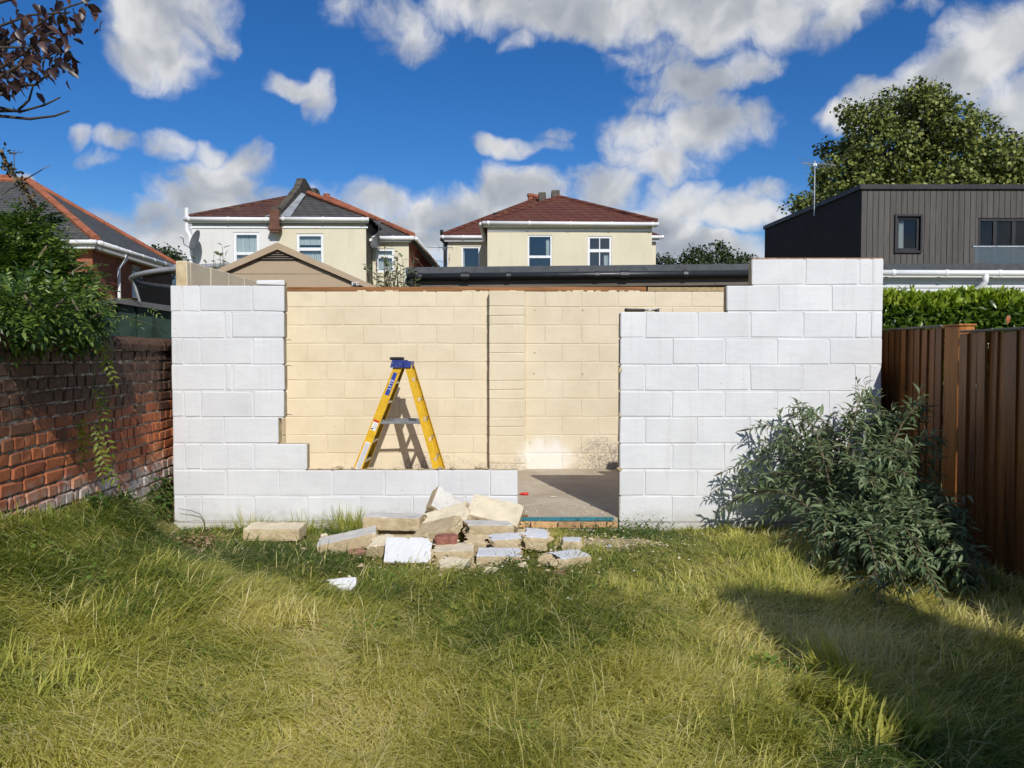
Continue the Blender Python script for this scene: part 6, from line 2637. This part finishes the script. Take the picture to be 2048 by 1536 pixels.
def purple_tree():
    rr = random.Random(15)
    t = thing('purple_leaved_tree', (-5.6, 5.2, 0), 'purple-leaved tree whose leafy twigs hang into the picture over the brick wall', 'tree')
    tr = MB()
    trunk = [Vector((-5.6, 5.2, 0)), Vector((-5.55, 5.2, 1.5)), Vector((-5.3, 5.15, 2.8)), Vector((-4.9, 5.1, 3.8))]
    tr.tube(trunk, [.16, .13, .10, .07], 9)
    limbs = [[(-180, 200), (-60, 120), (40, 75), (120, 20), (180, 0)], [(-150, 110), (-20, 60), (60, 30), (140, 25)], [(-150, 240), (-20, 150), (50, 105), (95, 70), (125, 80)],
             [(-150, 250), (-20, 165), (40, 130), (90, 115), (110, 105)], [(-150, 260), (0, 150), (45, 148), (75, 162)], [(-120, 20), (0, 5), (80, -20), (160, -10)], [(-100, 180), (0, 95), (50, 95), (70, 100)]]
    bare = [[(-140, 280), (0, 215), (40, 224), (90, 210), (120, 195)], [(-140, 280), (0, 232), (60, 238), (110, 232), (138, 222)], [(-40, 225), (20, 170), (70, 170), (100, 145)], [(0, 222), (35, 222), (58, 200), (66, 172)]]
    C, D, N, L = [], [], [], []
    for q, lb in enumerate(limbs + bare):
        Y = 5.0 + rr.uniform(-.25, .35)
        pts = [trunk[-1].lerp(P(*lb[0], Y), .6)] + [P(*p, Y + rr.uniform(-.08, .08)) for p in lb]
        if q == 0:
            pts = [trunk[-1]] + pts[1:]
        tr.tube(pts, [.02] + [.011 * (1 - .8 * i / len(lb)) + .0015 for i in range(len(lb))], 5)
        if q >= len(limbs):
            continue
        for k in range(80):
            f = rr.uniform(1.2, len(pts) - 1.001)
            i = int(f)
            p = pts[i].lerp(pts[i + 1], f - i)
            off = Vector((rr.gauss(0, .045), rr.gauss(0, .09), rr.gauss(-.02, .05)))
            C.append(p + off)
            D.append(Vector((rr.uniform(-.5, .7), rr.uniform(-.7, .5), rr.uniform(-1.0, -.1))))
            N.append(Vector((rr.uniform(-1, 1), rr.uniform(-1, .2), rr.uniform(-.4, 1))))
            L.append(rr.uniform(.06, .10))
    tr.build('trunk', [BARK], t, True)
    vis = []
    for i, c in enumerate(C):
        dy = c.y
        px = 1024 + c.x / dy * FPX
        vis.append(px > -40)
    m = 0
    for i in range(len(C)):
        if vis[i] and m < 290:
            leaf_piece(t, C[i], D[i], N[i], L[i], L[i] * .58, PUR, 'pur')
            m += 1
    # the rest of the crown, out of the picture
    n = 5000
    V = rand_dirs(n) * (RNG.random((n, 1)) ** .4) * np.array([1.5, 1.6, 1.1]) + np.array([-5.6, 5.4, 4.6])
    far = V[:, 0] / V[:, 1] * FPX + 1024 < -30
    V = V[far]
    rest = [i for i in range(len(C)) if not vis[i]]
    if rest:
        V = np.concatenate((V, np.array([tuple(C[i]) for i in rest])))
    leaves_obj('crown', V, rand_dirs(len(V)) - np.array([0, 0, .5]), rand_dirs(len(V)), RNG.uniform(.05, .08, len(V)), RNG.uniform(.03, .045, len(V)), PUR, t)


purple_tree()

# ---------------------------------------------------------------- trees beyond the houses
SYC = m_leaf('sycamore_leaf', [(.042, .065, .012), (.09, .125, .022), (.17, .205, .038), (.27, .29, .068), (.37, .375, .115)], .5, .35, .2, under=(.13, .15, .07))
OLV = m_leaf('far_tree_leaf', [(.018, .030, .010), (.040, .060, .018), (.075, .10, .032)], .6, .25, .15)
GRAYL = m_leaf('grey_green_leaf', [(.05, .08, .03), (.10, .14, .05), (.17, .21, .09)], .4, .4, .2, under=(.25, .28, .20))


def tree(name, label, base, blobs, leaf, dens, mat, trunk_r, group=None, seed=1, clump=.0):
    """blobs: world centre and radius of each bough of the crown"""
    rng = np.random.default_rng(seed)
    rr = random.Random(seed)
    t = thing(name, base, label, 'tree', group)
    base = Vector(base)
    top = sum((Vector(b[0]) for b in blobs), Vector()) / len(blobs)
    tr = MB()
    tr.tube([base, base.lerp(top, .4) + Vector((.2, 0, 0)), base.lerp(top, .75)], [trunk_r, trunk_r * .75, trunk_r * .5], 9)
    fork = base.lerp(top, .7)
    Cs, Ds, Ns = [], [], []
    for (c, r) in blobs:
        c = Vector(c)
        mid = fork.lerp(c, .5) + Vector((rr.uniform(-.2, .2), rr.uniform(-.2, .2), .1)) * r
        tr.tube([fork, mid, c, c + Vector((rr.uniform(-.4, .4), rr.uniform(-.4, .4), .6)) * r], [trunk_r * .35, trunk_r * .22, trunk_r * .12, trunk_r * .04], 6)
        for k in range(5):
            v = Vector(rand_dirs(1, rng)[0]) * r * .85
            tr.tube([c, c + v * .5 + Vector((0, 0, .08 * r)), c + v], [trunk_r * .09, trunk_r * .06, trunk_r * .02], 4)
        # leaf clumps carried on twigs near the skin of the bough
        n = int(dens * r * r)
        d = rand_dirs(n, rng)
        d[:, 2] *= .85
        rad = r * (.40 + .58 * rng.random((n, 1)) ** .55)
        cc = np.array(c) + d * rad
        k = 9
        pc = np.repeat(cc, k, 0) + rng.normal(0, leaf * .85, (n * k, 3))
        Cs.append(pc)
        Ds.append(np.repeat(d, k, 0) * .5 + rand_dirs(n * k, rng) * .9 + np.array([0, 0, -.25]))
        Ns.append(rand_dirs(n * k, rng) * .8 + np.array([0, 0, .7]) + np.repeat(d, k, 0) * .5)
    tr.build('trunk', [BARK], t, True)
    C, D, N = np.concatenate(Cs), np.concatenate(Ds), np.concatenate(Ns)
    m = len(C)
    L = rng.uniform(.75, 1.3, m) * leaf
    rnd = np.clip(rng.random(m) * .75 + .25 * np.repeat(rng.random(m // 9 + 1), 9)[:m], 0, 1)
    leaves_obj('crown', C, D, N, L, L * .85, mat, t, rnd, simple=True, fold=.25, droop=.2)
    return t


def from_px(lst, Y, rng=random.Random(8), dy=1.2):
    return [(P(px, py, Y + rng.uniform(-dy, dy)), r / FPX * Y) for px, py, r in lst]


SY = [(1850, 215, 48), (1790, 225, 55), (1735, 245, 45), (1840, 275, 75), (1900, 250, 55), (1760, 300, 75), (1700, 320, 50), (1690, 360, 60), (1760, 370, 70), (1840, 350, 80), (1920, 320, 75), (1960, 250, 28),
      (1990, 320, 60), (2040, 310, 50), (2080, 350, 70), (1990, 370, 60), (1900, 390, 70), (1800, 400, 70), (1660, 345, 32), (1650, 300, 18), (1700, 225, 26), (1620, 408, 26), (1595, 412, 20), (1650, 400, 30), (1835, 190, 26), (1870, 190, 26), (2130, 400, 80), (1880, 215, 30), (1690, 400, 50)]
tree('sycamore_tree', 'big broad-leaved tree rising behind the black clad house', (20.5, 33.5, 0), from_px(SY, 33.0), .155, 115, SYC, .32, seed=3)
tree('bushy_tree', 'dark bushy tree low behind the felt roof, right of the cream house', (8.4, 31, 0), from_px([(1385, 512, 20), (1410, 508, 20), (1432, 500, 20), (1455, 512, 22), (1480, 518, 18), (1400, 530, 30), (1450, 535, 35), (1495, 525, 14), (1370, 525, 14)], 31, dy=.5), .11, 150, OLV, .12, 'low trees behind the felt roof', 5)
tree('bushy_tree', 'smaller dark tree against the corner of the cream house with the red-brown roof', (5.9, 32, 0), from_px([(1320, 524, 15), (1335, 522, 13), (1308, 532, 18), (1340, 534, 20)], 32, dy=.3), .10, 180, OLV, .08, 'low trees behind the felt roof', 6)
tree('bushy_tree', 'dark tree between the brick house and the white rendered house', (-17.5, 38, 0), from_px([(310, 512, 20), (330, 510, 20), (350, 518, 20), (295, 520, 20), (335, 530, 30), (360, 525, 14)], 38, dy=.4), .13, 140, OLV, .14, None, 9)


def shrub(label, base, stems, leaf, mat, seed, per=9, spread=.10):
    rr = random.Random(seed)
    t = thing('garden_shrub', base, label, 'shrub')
    m = MB()
    C, D, N, L = [], [], [], []
    for (tip, Y) in stems:
        p1 = P(*tip, Y)
        b = Vector(base) + Vector((rr.uniform(-.2, .2), rr.uniform(-.15, .15), 0))
        b.z = max(p1.z - 1.1, 0)
        b.x = p1.x + (b.x - p1.x) * .3
        pts = [b, b.lerp(p1, .5) + Vector((rr.uniform(-.05, .05), 0, 0)), p1]
        m.tube(pts, [.012, .008, .003], 5)
        for k in range(per):
            f = rr.uniform(.45, 1.0) if k else 1.0
            p = b.lerp(p1, f)
            d = Vector((rr.uniform(-1, 1), rr.uniform(-1, 1), rr.uniform(-.1, .8)))
            C.append(p + d * .015); D.append(d); N.append(Vector((rr.uniform(-.5, .5), rr.uniform(-.7, .1), .8))); L.append(leaf * rr.uniform(.7, 1.2))
    m.build('stem', [STEM], t)
    A = [np.array([tuple(v) for v in q]) for q in (C, D, N)]
    leaves_obj('foliage', *A, np.array(L), np.array(L) * .42, mat, t, fold=.15, droop=.2)


rq = random.Random(2)
shrub('leafy laurel shrub between the beige shed and the felt roof', (-1.7, 10.9, 0), [((rq.uniform(738, 832), rq.uniform(515, 570)), rq.uniform(10.7, 11.1)) for k in range(46)] + [((769, 498), 10.9), ((775, 510), 10.9), ((795, 515), 10.9), ((733, 530), 10.9), ((797, 505), 10.9)], .085, GRAYL, 4, 11)
shrub('thin leafy shoots above the cream side wall in front of the white rendered house', (-4.3, 11.2, 0), [((445, 492), 11.2), ((440, 505), 11.2), ((428, 508), 11.2), ((430, 520), 11.2), ((412, 525), 11.2), ((450, 515), 11.2), ((390, 520), 11.2), ((458, 525), 11.2), ((420, 535), 11.2)], .11, GRAYL, 6, 9)

# ---------------------------------------------------------------- tall evergreen hedge behind the camera's side, seen by its shadow


def shading_hedge():
    t = thing('evergreen_hedge', (2.9, -.4, 0), 'tall evergreen hedge beside the fence whose shadow lies across the lawn', 'hedge')
    n = 16000
    x0, x1, y0, y1, zt = 2.25, 3.2, -3.0, 1.50, 2.42
    f = RNG.random(n)
    x = np.where(f < .5, x0 + np.abs(RNG.normal(0, .06, n)), RNG.uniform(x0, x1, n))
    y = np.where((f >= .5) & (f < .75), y1 - np.abs(RNG.normal(0, .06, n)), RNG.uniform(y0, y1, n))
    z = np.where(f >= .75, zt - np.abs(RNG.normal(0, .06, n)) + .07 * np.sin(x * 7 + y * 3), RNG.uniform(.0, zt, n))
    x = x + .13 * (y1 - y) * np.clip((x1 - x) / (x1 - x0), 0, 1)
    C = np.stack((x, y, z), 1) + RNG.normal(0, .03, (n, 3))
    L = RNG.uniform(.09, .15, n)
    leaves_obj('foliage', C, rand_dirs(n) + np.array([-.3, .2, .2]), rand_dirs(n), L, L * .5, LAU, t, simple=True)
    c = MB()
    c.prism([(x0 + .12, y1 - .12, 0), (x1 - .03, y1 - .12, 0), (x1 - .03, y0 + .1, 0), (x0 + .12 + .13 * (y1 - y0), y0 + .1, 0)], (0, 0, zt - .14))
    c.build('hedge_core', [plain('light_blocking_core', (.016, .018, .010), .95, .05, var=.4)], t)  # solid core added inside the leaves to block the light


shading_hedge()

# ---------------------------------------------------------------- weeds
WEED = m_leaf('weed_leaf', [(.025, .060, .010), (.05, .10, .016), (.085, .15, .025), (.13, .20, .04)], .45, .35, .25)
LITTER = m_leaf('leaf_litter', [(.10, .055, .025), (.20, .12, .06), (.34, .23, .13), (.42, .33, .21)], .8, .15, .05)


def weeds():
    rr = random.Random(40)
    # creeping weeds at the foot of the brick wall
    C, N, D, L = [], [], [], []
    for k in range(900):
        y = rr.uniform(5.1, 6.9)
        xw = brick_wall_x(y)
        x = xw + abs(rr.gauss(.05, .12)) + .02
        if x > XL - .02 and y > 6.2:
            x = rr.uniform(xw, XL - .01)
        z = float(ground_z(x, y)) + rr.uniform(.0, .07) + (.05 * rr.random() if y > 6.2 else 0)
        C.append((x, y, z)); D.append((rr.uniform(-1, 1), rr.uniform(-1, .5), rr.uniform(-.2, .5))); N.append((rr.uniform(-.3, .6), rr.uniform(-.7, .1), 1)); L.append(rr.uniform(.02, .05))
    C, D, N, L = map(np.array, (C, D, N, L))
    o = leaves_obj('ground_weeds', C, D, N, L, L * .75, WEED, None, fold=.1, droop=.15)
    o['label'] = 'low green weeds along the foot of the brick wall'
    # leafy weeds by the doorstep and against the plinth
    C, N, D, L = [], [], [], []
    for (cx, cy, r, h, n) in ((1.02, 6.30, .26, .09, 800), (.70, 6.38, .2, .05, 250), (.12, 6.42, .05, .09, 70), (-.02, 5.35, .12, .05, 160), (1.25, 6.2, .3, .05, 260), (-1.7, 6.45, .12, .05, 80)):
        for k in range(n):
            x, y = rr.gauss(cx, r * .55), min(rr.gauss(cy, r * .5), 6.52)
            z = float(ground_z(x, y)) + abs(rr.gauss(0, 1)) * h * .6
            C.append((x, y, z)); D.append((rr.uniform(-1, 1), rr.uniform(-1, 1), rr.uniform(-.1, .8))); N.append((rr.uniform(-.4, .4), rr.uniform(-.6, .2), 1)); L.append(rr.uniform(.015, .032))
    C, D, N, L = map(np.array, (C, D, N, L))
    o = leaves_obj('doorstep_weeds', C, D, N, L, L * .55, WEED, None, simple=True)
    o['label'] = 'small leafy weeds growing round the doorstep and plinth'
    # clover and other small broad leaves low in the lawn
    C, N, D, L = [], [], [], []
    for q in range(45):
        cy = rr.uniform(2.8, 6.2)
        cx = rr.uniform(-.64, .62) * cy
        if cx < brick_wall_x(cy) + .1 or cx > 3.0:
            continue
        rad = rr.uniform(.04, .14)
        big = rr.uniform(.012, .03)
        for k in range(rr.randrange(14, 45)):
            x, y = rr.gauss(cx, rad), min(rr.gauss(cy, rad), 6.5)
            C.append((x, y, float(ground_z(x, y)) + rr.uniform(.03, .07))); D.append((rr.uniform(-1, 1), rr.uniform(-1, 1), rr.uniform(0, .5))); N.append((rr.uniform(-.3, .3), rr.uniform(-.5, .1), 1)); L.append(big * rr.uniform(.7, 1.3))
    C, D, N, L = map(np.array, (C, D, N, L))
    o = leaves_obj('lawn_weeds', C, D, N, L, L * .8, m_leaf('clover_leaf', [(.09, .16, .025), (.15, .23, .04), (.22, .30, .06)], .6, .2, .3), None, fold=.08, droop=.1)
    o['label'] = 'clover and small broad-leaved weeds scattered through the lawn'
    # leaf litter beside the wall
    n = 420
    x = RNG.normal(-2.55, .16, n); y = RNG.normal(5.85, .16, n)
    C = np.stack((x, y, ground_z(x, y) + RNG.uniform(.03, .09, n)), 1)
    L = RNG.uniform(.02, .05, n)
    o = leaves_obj('leaf_litter', C, rand_dirs(n) * np.array([1, 1, .3]), rand_dirs(n) * .6 + np.array([0, 0, 1]), L, L * .6, LITTER, None)
    o['label'] = 'scatter of dry brown leaves near the foot of the brick wall'


weeds()


def big_leaf(px, py, Y, r, label, rot):
    c = P(px, py, Y)
    t = thing('broad_leaved_weed', (c.x, c.y, float(ground_z(c.x, c.y))), label, 'weed')
    n = 16
    for q in range(2):
        m = MB()
        M = Matrix.Translation(c + Vector(((.5 - q) * r * .9, (q - .5) * r * .5, q * .02))) @ Euler((R(38) + q * .2, R(-10 + 25 * q), rot + q)).to_matrix().to_4x4()
        ring = [M @ Vector((r * math.cos(2 * math.pi * i / n) * (1 + .05 * math.sin(5 * i)), r * .85 * math.sin(2 * math.pi * i / n), .10 * r * math.cos(4 * math.pi * i / n))) for i in range(n)]
        mid = [M @ Vector((r * .5 * math.cos(2 * math.pi * i / n), r * .42 * math.sin(2 * math.pi * i / n), -.06 * r)) for i in range(n)]
        m.add(ring + mid + [M @ Vector((0, 0, -.10 * r))], [(i, (i + 1) % n, n + (i + 1) % n, n + i) for i in range(n)] + [(n + i, n + (i + 1) % n, 2 * n) for i in range(n)])
        m.build('leaf', [m_leaf('broad_weed_leaf', [(.02, .06, .014), (.035, .085, .02)], .5, .3, .2, attr=False)], t, True)
    s = MB()
    s.tube([c, (c.x, c.y + .03, float(ground_z(c.x, c.y)))], .004, 5)
    s.build('stalk', [GSTEM], t)


big_leaf(78, 1206, 3.95, .062, 'round green leaf standing in the grass near the brick wall', .3)
big_leaf(797, 1178, 4.95, .05, 'crumpled dark green leaf in the grass in front of the rubble heap', 1.0)
big_leaf(1935, 1170, 4.55, .05, 'round leaf in the shade at the foot of the leafy bush', .8)


def stalk():
    t = thing('grass_stalk', P(1830, 1500, 2.95), 'single tall pale grass stalk standing in front of the shaded lawn', 'grass stalk')
    m = MB()
    pts = [P(1836, 1536, 2.9), P(1831, 1480, 2.92), P(1827, 1400, 2.95), P(1824, 1340, 2.96), P(1826, 1290, 2.97)]
    pts = [Vector((pts[0].x, pts[0].y, float(ground_z(pts[0].x, pts[0].y))))] + pts
    m.tube(pts, [.0022, .002, .0018, .0016, .0014, .001], 5)
    m.build('stem', [plain('straw', (.40, .34, .16), .7, .2)], t)
    h = MB()
    for k in range(18):
        p = pts[3].lerp(pts[5], k / 17)
        s = (-1) ** k
        h.tube([p, p + Vector((s * .005, -.001, .012))], [.0022, .0006], 4)
    h.build('seed_head', [plain('seed_straw', (.42, .36, .2), .7, .2)], t)
    w = MB()
    pts = [P(385, 1022, 6.48), P(400, 1028, 6.5), P(408, 1040, 6.5), P(409, 1060, 6.5)]
    pts = [P(357, 1017, 6.47)] + pts
    w.tube(pts, [.002, .0025, .003, .003, .0035], 5)
    tag(w.build('dry_twig', [BARK]), 'thin dark twig curling against the foot of the white wall', 'twig')


stalk()

# ================================================================== grass
GRASS = m_grass()


def grass():
    rng = np.random.default_rng(5)
    out = []

    def blades(x, y, L, th, az, w, dry, z0=None, sag=.35):
        """x, y roots; L length; th lean from upright; az lean direction"""
        n = len(x)
        z = ground_z(x, y) if z0 is None else z0
        b = np.stack((x, y, z - .004), 1)
        h = np.stack((np.cos(az), np.sin(az), np.zeros(n)), 1)
        side = np.stack((-np.sin(az), np.cos(az), np.zeros(n)), 1)
        # turn each blade about its own axis a little so that it shows its face
        tw = rng.normal(0, .38, n)[:, None]
        side = side * np.cos(tw) + h * np.sin(tw) * .8
        w = w[:, None]
        L = L[:, None]
        th = th[:, None]
        lv = []
        for f, wf in ((0, .8), (.45, 1.0), (.8, .62)):
            a = th * (.55 + .75 * f)
            p = b + h * L * f * np.sin(a) + np.array([0, 0, 1]) * (L * f * np.cos(a) - sag * L * f * f * np.sin(th) * .35)
            lv.append((p - side * w * wf * .5, p + side * w * wf * .5))
        a = th * 1.3
        tip = b + h * L * np.sin(np.minimum(a, 1.75)) + np.array([0, 0, 1]) * (L * np.cos(np.minimum(a, 1.75)) - sag * L * np.sin(th) * .35)
        floor = (ground_z(tip[:, 0], tip[:, 1]) if z0 is None else z0) + .006
        tip[:, 2] = np.maximum(tip[:, 2], floor)
        V = np.stack((lv[0][0], lv[0][1], lv[1][0], lv[1][1], lv[2][0], lv[2][1], tip), 1)
        out.append((V, dry))

    # matted sward: clumps, each leaning its own way
    m = 10500
    u = rng.random(m)
    cy = 2.35 + (6.50 - 2.35) * u ** 1.1
    cx = rng.uniform(-1, 1, m) * (.70 * cy + .25)
    ok = (cx > brick_wall_x(cy) + .03) & (cx < 3.25)
    heap = np.exp(-(((cx + .28) / .62) ** 2 + ((cy - 5.72) / .36) ** 2) * 1.2)
    sand = np.exp(-(((cx - .75) / .42) ** 2 + ((cy - 5.98) / .26) ** 2) * 1.2)
    bush = np.exp(-(((cx - 2.55) / .6) ** 2 + ((cy - 5.6) / .6) ** 2))
    ok &= rng.random(m) > np.clip(heap * 1.05 + sand * 1.1 + bush * .8, 0, .97)
    cx, cy = cx[ok], cy[ok]
    m = len(cx)
    flow = (fbm(cx * .8, cy * .8, 21, 2) * 2 - 1) * 3.4 + rng.normal(0, .75, m) + .4
    big = fbm(cx * 1.7, cy * 1.7, 44, 3)
    clen = (.50 + 1.05 * big) * rng.uniform(.7, 1.35, m) * (1.2 - .45 * np.clip((cy - 5.2) / 1.2, 0, 1))
    clean = np.clip(rng.normal(1.16, .22, m) + (vnoise(cx * 2.3, cy * 2.3, 8) - .5) * .7, .35, 1.42)
    cw = rng.uniform(.0024, .0058, m)
    green = fbm(cx * .75 + 9, cy * .75, 61, 3)
    left = np.clip((-cx - .6) / 2.0, 0, 1)
    cdry = .43 + (green - .5) * 1.45 - left * .14 + rng.normal(0, .15, m) + (fbm(cx * 3, cy * 3, 90, 2) - .5) * .4
    k = rng.integers(14, 28, m)
    idx = np.repeat(np.arange(m), k)
    n = len(idx)
    r = .055 * np.sqrt(rng.random(n)) * (.6 + .8 * clen[idx])
    a = rng.uniform(0, 6.283, n)
    x = cx[idx] + r * np.cos(a)
    y = np.minimum(cy[idx] + r * np.sin(a), 6.53)
    az = flow[idx] + rng.normal(0, .42, n)
    L = .125 * clen[idx] * rng.uniform(.45, 1.2, n)
    th = np.clip(clean[idx] + rng.normal(0, .2, n), .15, 1.45)
    w = cw[idx] * rng.uniform(.6, 1.25, n) * (1 + .10 * (y - 3))
    dry = cdry[idx] + rng.normal(0, .10, n)
    straw = rng.random(n) < .08
    dry = np.where(straw, rng.uniform(.75, 1.0, n), dry)
    keepb = (x > brick_wall_x(y) + .015) & (x < 3.27)
    blades(x[keepb], y[keepb], L[keepb], th[keepb], az[keepb], w[keepb], np.clip(dry[keepb], 0, 1))

    # stray long stems, pale and dry
    n = 5200
    y = 2.4 + 4.0 * rng.random(n)
    x = rng.uniform(-1, 1, n) * (.70 * y + .2)
    ok = (x > brick_wall_x(y) + .05) & (x < 3.2) & (np.exp(-(((x + .28) / .7) ** 2 + ((y - 5.72) / .45) ** 2)) < .5)
    x, y = x[ok], y[ok]
    n = len(x)
    blades(x, y, rng.uniform(.10, .24, n) * (1.1 - .3 * np.clip((y - 4.5) / 2, 0, 1)), np.clip(rng.normal(.95, .3, n), .1, 1.4), rng.uniform(0, 6.28, n), rng.uniform(.0014, .0026, n), rng.uniform(.72, 1.0, n))

    # thatch: short flat dry blades underneath
    n = 95000
    y = 2.35 + (6.50 - 2.35) * rng.random(n) ** 1.1
    x = rng.uniform(-1, 1, n) * (.70 * y + .25)
    ok = (x > brick_wall_x(y) + .02) & (x < 3.27)
    x, y = x[ok], y[ok]
    n = len(x)
    blades(x, y, rng.uniform(.05, .12, n), rng.uniform(1.25, 1.5, n), rng.uniform(0, 6.28, n), rng.uniform(.002, .004, n), np.clip(rng.normal(.75, .15, n), 0, 1))

    # upright tufts
    def tuft(cx, cy, r, k, L0, lean, wid, dry, az0=None):
        a = rng.uniform(0, 6.28, k)
        rr_ = r * np.sqrt(rng.random(k))
        x = cx + rr_ * np.cos(a); y = np.minimum(cy + rr_ * np.sin(a), 6.53)
        az = a + rng.normal(0, .5, k) if az0 is None else rng.normal(az0, .55, k)
        blades(x, y, L0 * .8 * rng.uniform(.55, 1.15, k), np.clip(rng.normal(lean, .2, k), .05, 1.4), az, rng.uniform(.7, 1.2, k) * wid, np.clip(rng.normal(dry, .1, k), 0, 1))
    T = [(505, 1040, 6.47, .16, 160, .24, .45, .004, .35), (560, 1046, 6.48, .10, 60, .14, .5, .004, .35), (615, 1046, 6.45, .16, 150, .24, .45, .004, .36), (690, 1040, 6.42, .12, 150, .30, .4, .005, .33), (715, 1035, 6.45, .10, 90, .28, .35, .004, .36), (735, 1040, 6.45, .1, 60, .22, .4, .004, .4),
         (1640, 1390, 3.25, .15, 300, .30, .75, .010, .42), (1690, 1350, 3.4, .10, 120, .28, .6, .009, .42), (1660, 1330, 3.55, .10, 140, .26, .5, .008, .42), (1430, 1205, 4.45, .13, 240, .22, 1.0, .007, .45), (1545, 1470, 2.95, .14, 200, .22, .7, .008, .45), (1480, 1450, 3.05, .1, 70, .15, .6, .006, .42), (1390, 1290, 3.85, .14, 120, .15, 1.0, .006, .33), (1760, 1470, 2.95, .16, 260, .27, .75, .009, .42), (1700, 1440, 3.1, .14, 260, .27, .75, .009, .42), (1560, 1280, 3.9, .1, 80, .16, .6, .006, .4),
         (330, 1290, 3.9, .22, 300, .20, .75, .005, .28), (400, 1235, 4.25, .25, 300, .2, .9, .006, .18), (150, 1230, 4.05, .2, 200, .2, .9, .007, .25), (640, 1190, 4.7, .15, 150, .13, .9, .005, .16), (90, 1130, 4.5, .25, 260, .2, .9, .007, .22), (215, 1350, 3.45, .18, 200, .2, .7, .005, .5), (90, 1470, 2.95, .22, 260, .2, .7, .006, .38), (470, 1330, 3.7, .2, 200, .2, .7, .004, .45), (780, 1310, 3.85, .25, 260, .17, .9, .004, .20), (960, 1250, 4.2, .2, 200, .15, .9, .004, .2), (30, 1290, 3.7, .2, 220, .2, .9, .007, .2),
         (1250, 1100, 5.9, .2, 180, .14, .9, .004, .25), (1330, 1105, 5.8, .25, 260, .16, .9, .004, .3), (1500, 1110, 5.7, .25, 220, .2, .8, .004, .3), (840, 1125, 5.22, .14, 130, .12, .6, .004, .2), (1080, 1128, 5.35, .12, 120, .1, .7, .004, .12), (700, 1120, 5.4, .14, 120, .12, .8, .004, .25)]
    for (px, py, Y, r, k, L0, lean, wid, dry) in T:
        cx = P(px, py, Y).x
        tuft(cx, Y, r, k, L0, lean, wid, dry, None if py < 1060 else rng.uniform(0, 6.28))
    for k in range(60):
        Y = rng.uniform(2.6, 5.6)
        X = rng.uniform(-.66, .66) * Y
        if X < brick_wall_x(Y) + .1 or X > 3.1:
            continue
        d = .5 + (float(fbm(X * .75 + 9, Y * .75, 61, 3)) - .5) * 1.2 - .15 * max(0, min(1, (-X - .6) / 2))
        tuft(X, Y, rng.uniform(.06, .16), int(rng.integers(50, 130)), rng.uniform(.10, .19), rng.uniform(.6, 1.1), .0035, d + rng.uniform(-.12, .12), rng.uniform(0, 6.28))
    # along the foot of the brick wall and of the fence
    for k in range(46):
        Y = rng.uniform(2.9, 6.3)
        tuft(brick_wall_x(Y) + rng.uniform(.04, .3), Y, .1, 70, rng.uniform(.1, .2), rng.uniform(.6, 1.1), .005, rng.uniform(.12, .35))
    for k in range(24):
        Y = rng.uniform(2.9, 5.6)
        tuft(3.15 + rng.uniform(-.2, .08), Y, .1, 60, rng.uniform(.12, .22), rng.uniform(.4, .9), .005, rng.uniform(.1, .4))
    for k in range(40):     # fringe against the plinths
        X = rng.uniform(-2.85, 0) if k < 26 else rng.uniform(1.0, 2.2)
        tuft(X, 6.50, .06, 40, rng.uniform(.05, .13), rng.uniform(.3, .8), .0035, rng.uniform(.25, .5), -1.57)

    V = np.concatenate([o[0] for o in out])
    dry = np.concatenate([o[1] for o in out])
    n = len(V)
    b = (np.arange(n) * 7)[:, None]
    Q = np.concatenate((b + np.array([[0, 1, 3, 2]]), b + np.array([[2, 3, 5, 4]])))
    T3 = b + np.array([[4, 5, 6]])
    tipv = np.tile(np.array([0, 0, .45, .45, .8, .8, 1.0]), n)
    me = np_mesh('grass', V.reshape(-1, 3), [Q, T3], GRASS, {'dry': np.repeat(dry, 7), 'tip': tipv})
    o = stuff(link('grass', me))
    o['label'] = 'long matted green and straw-coloured grass of the lawn'
    print('blades', n)


grass()
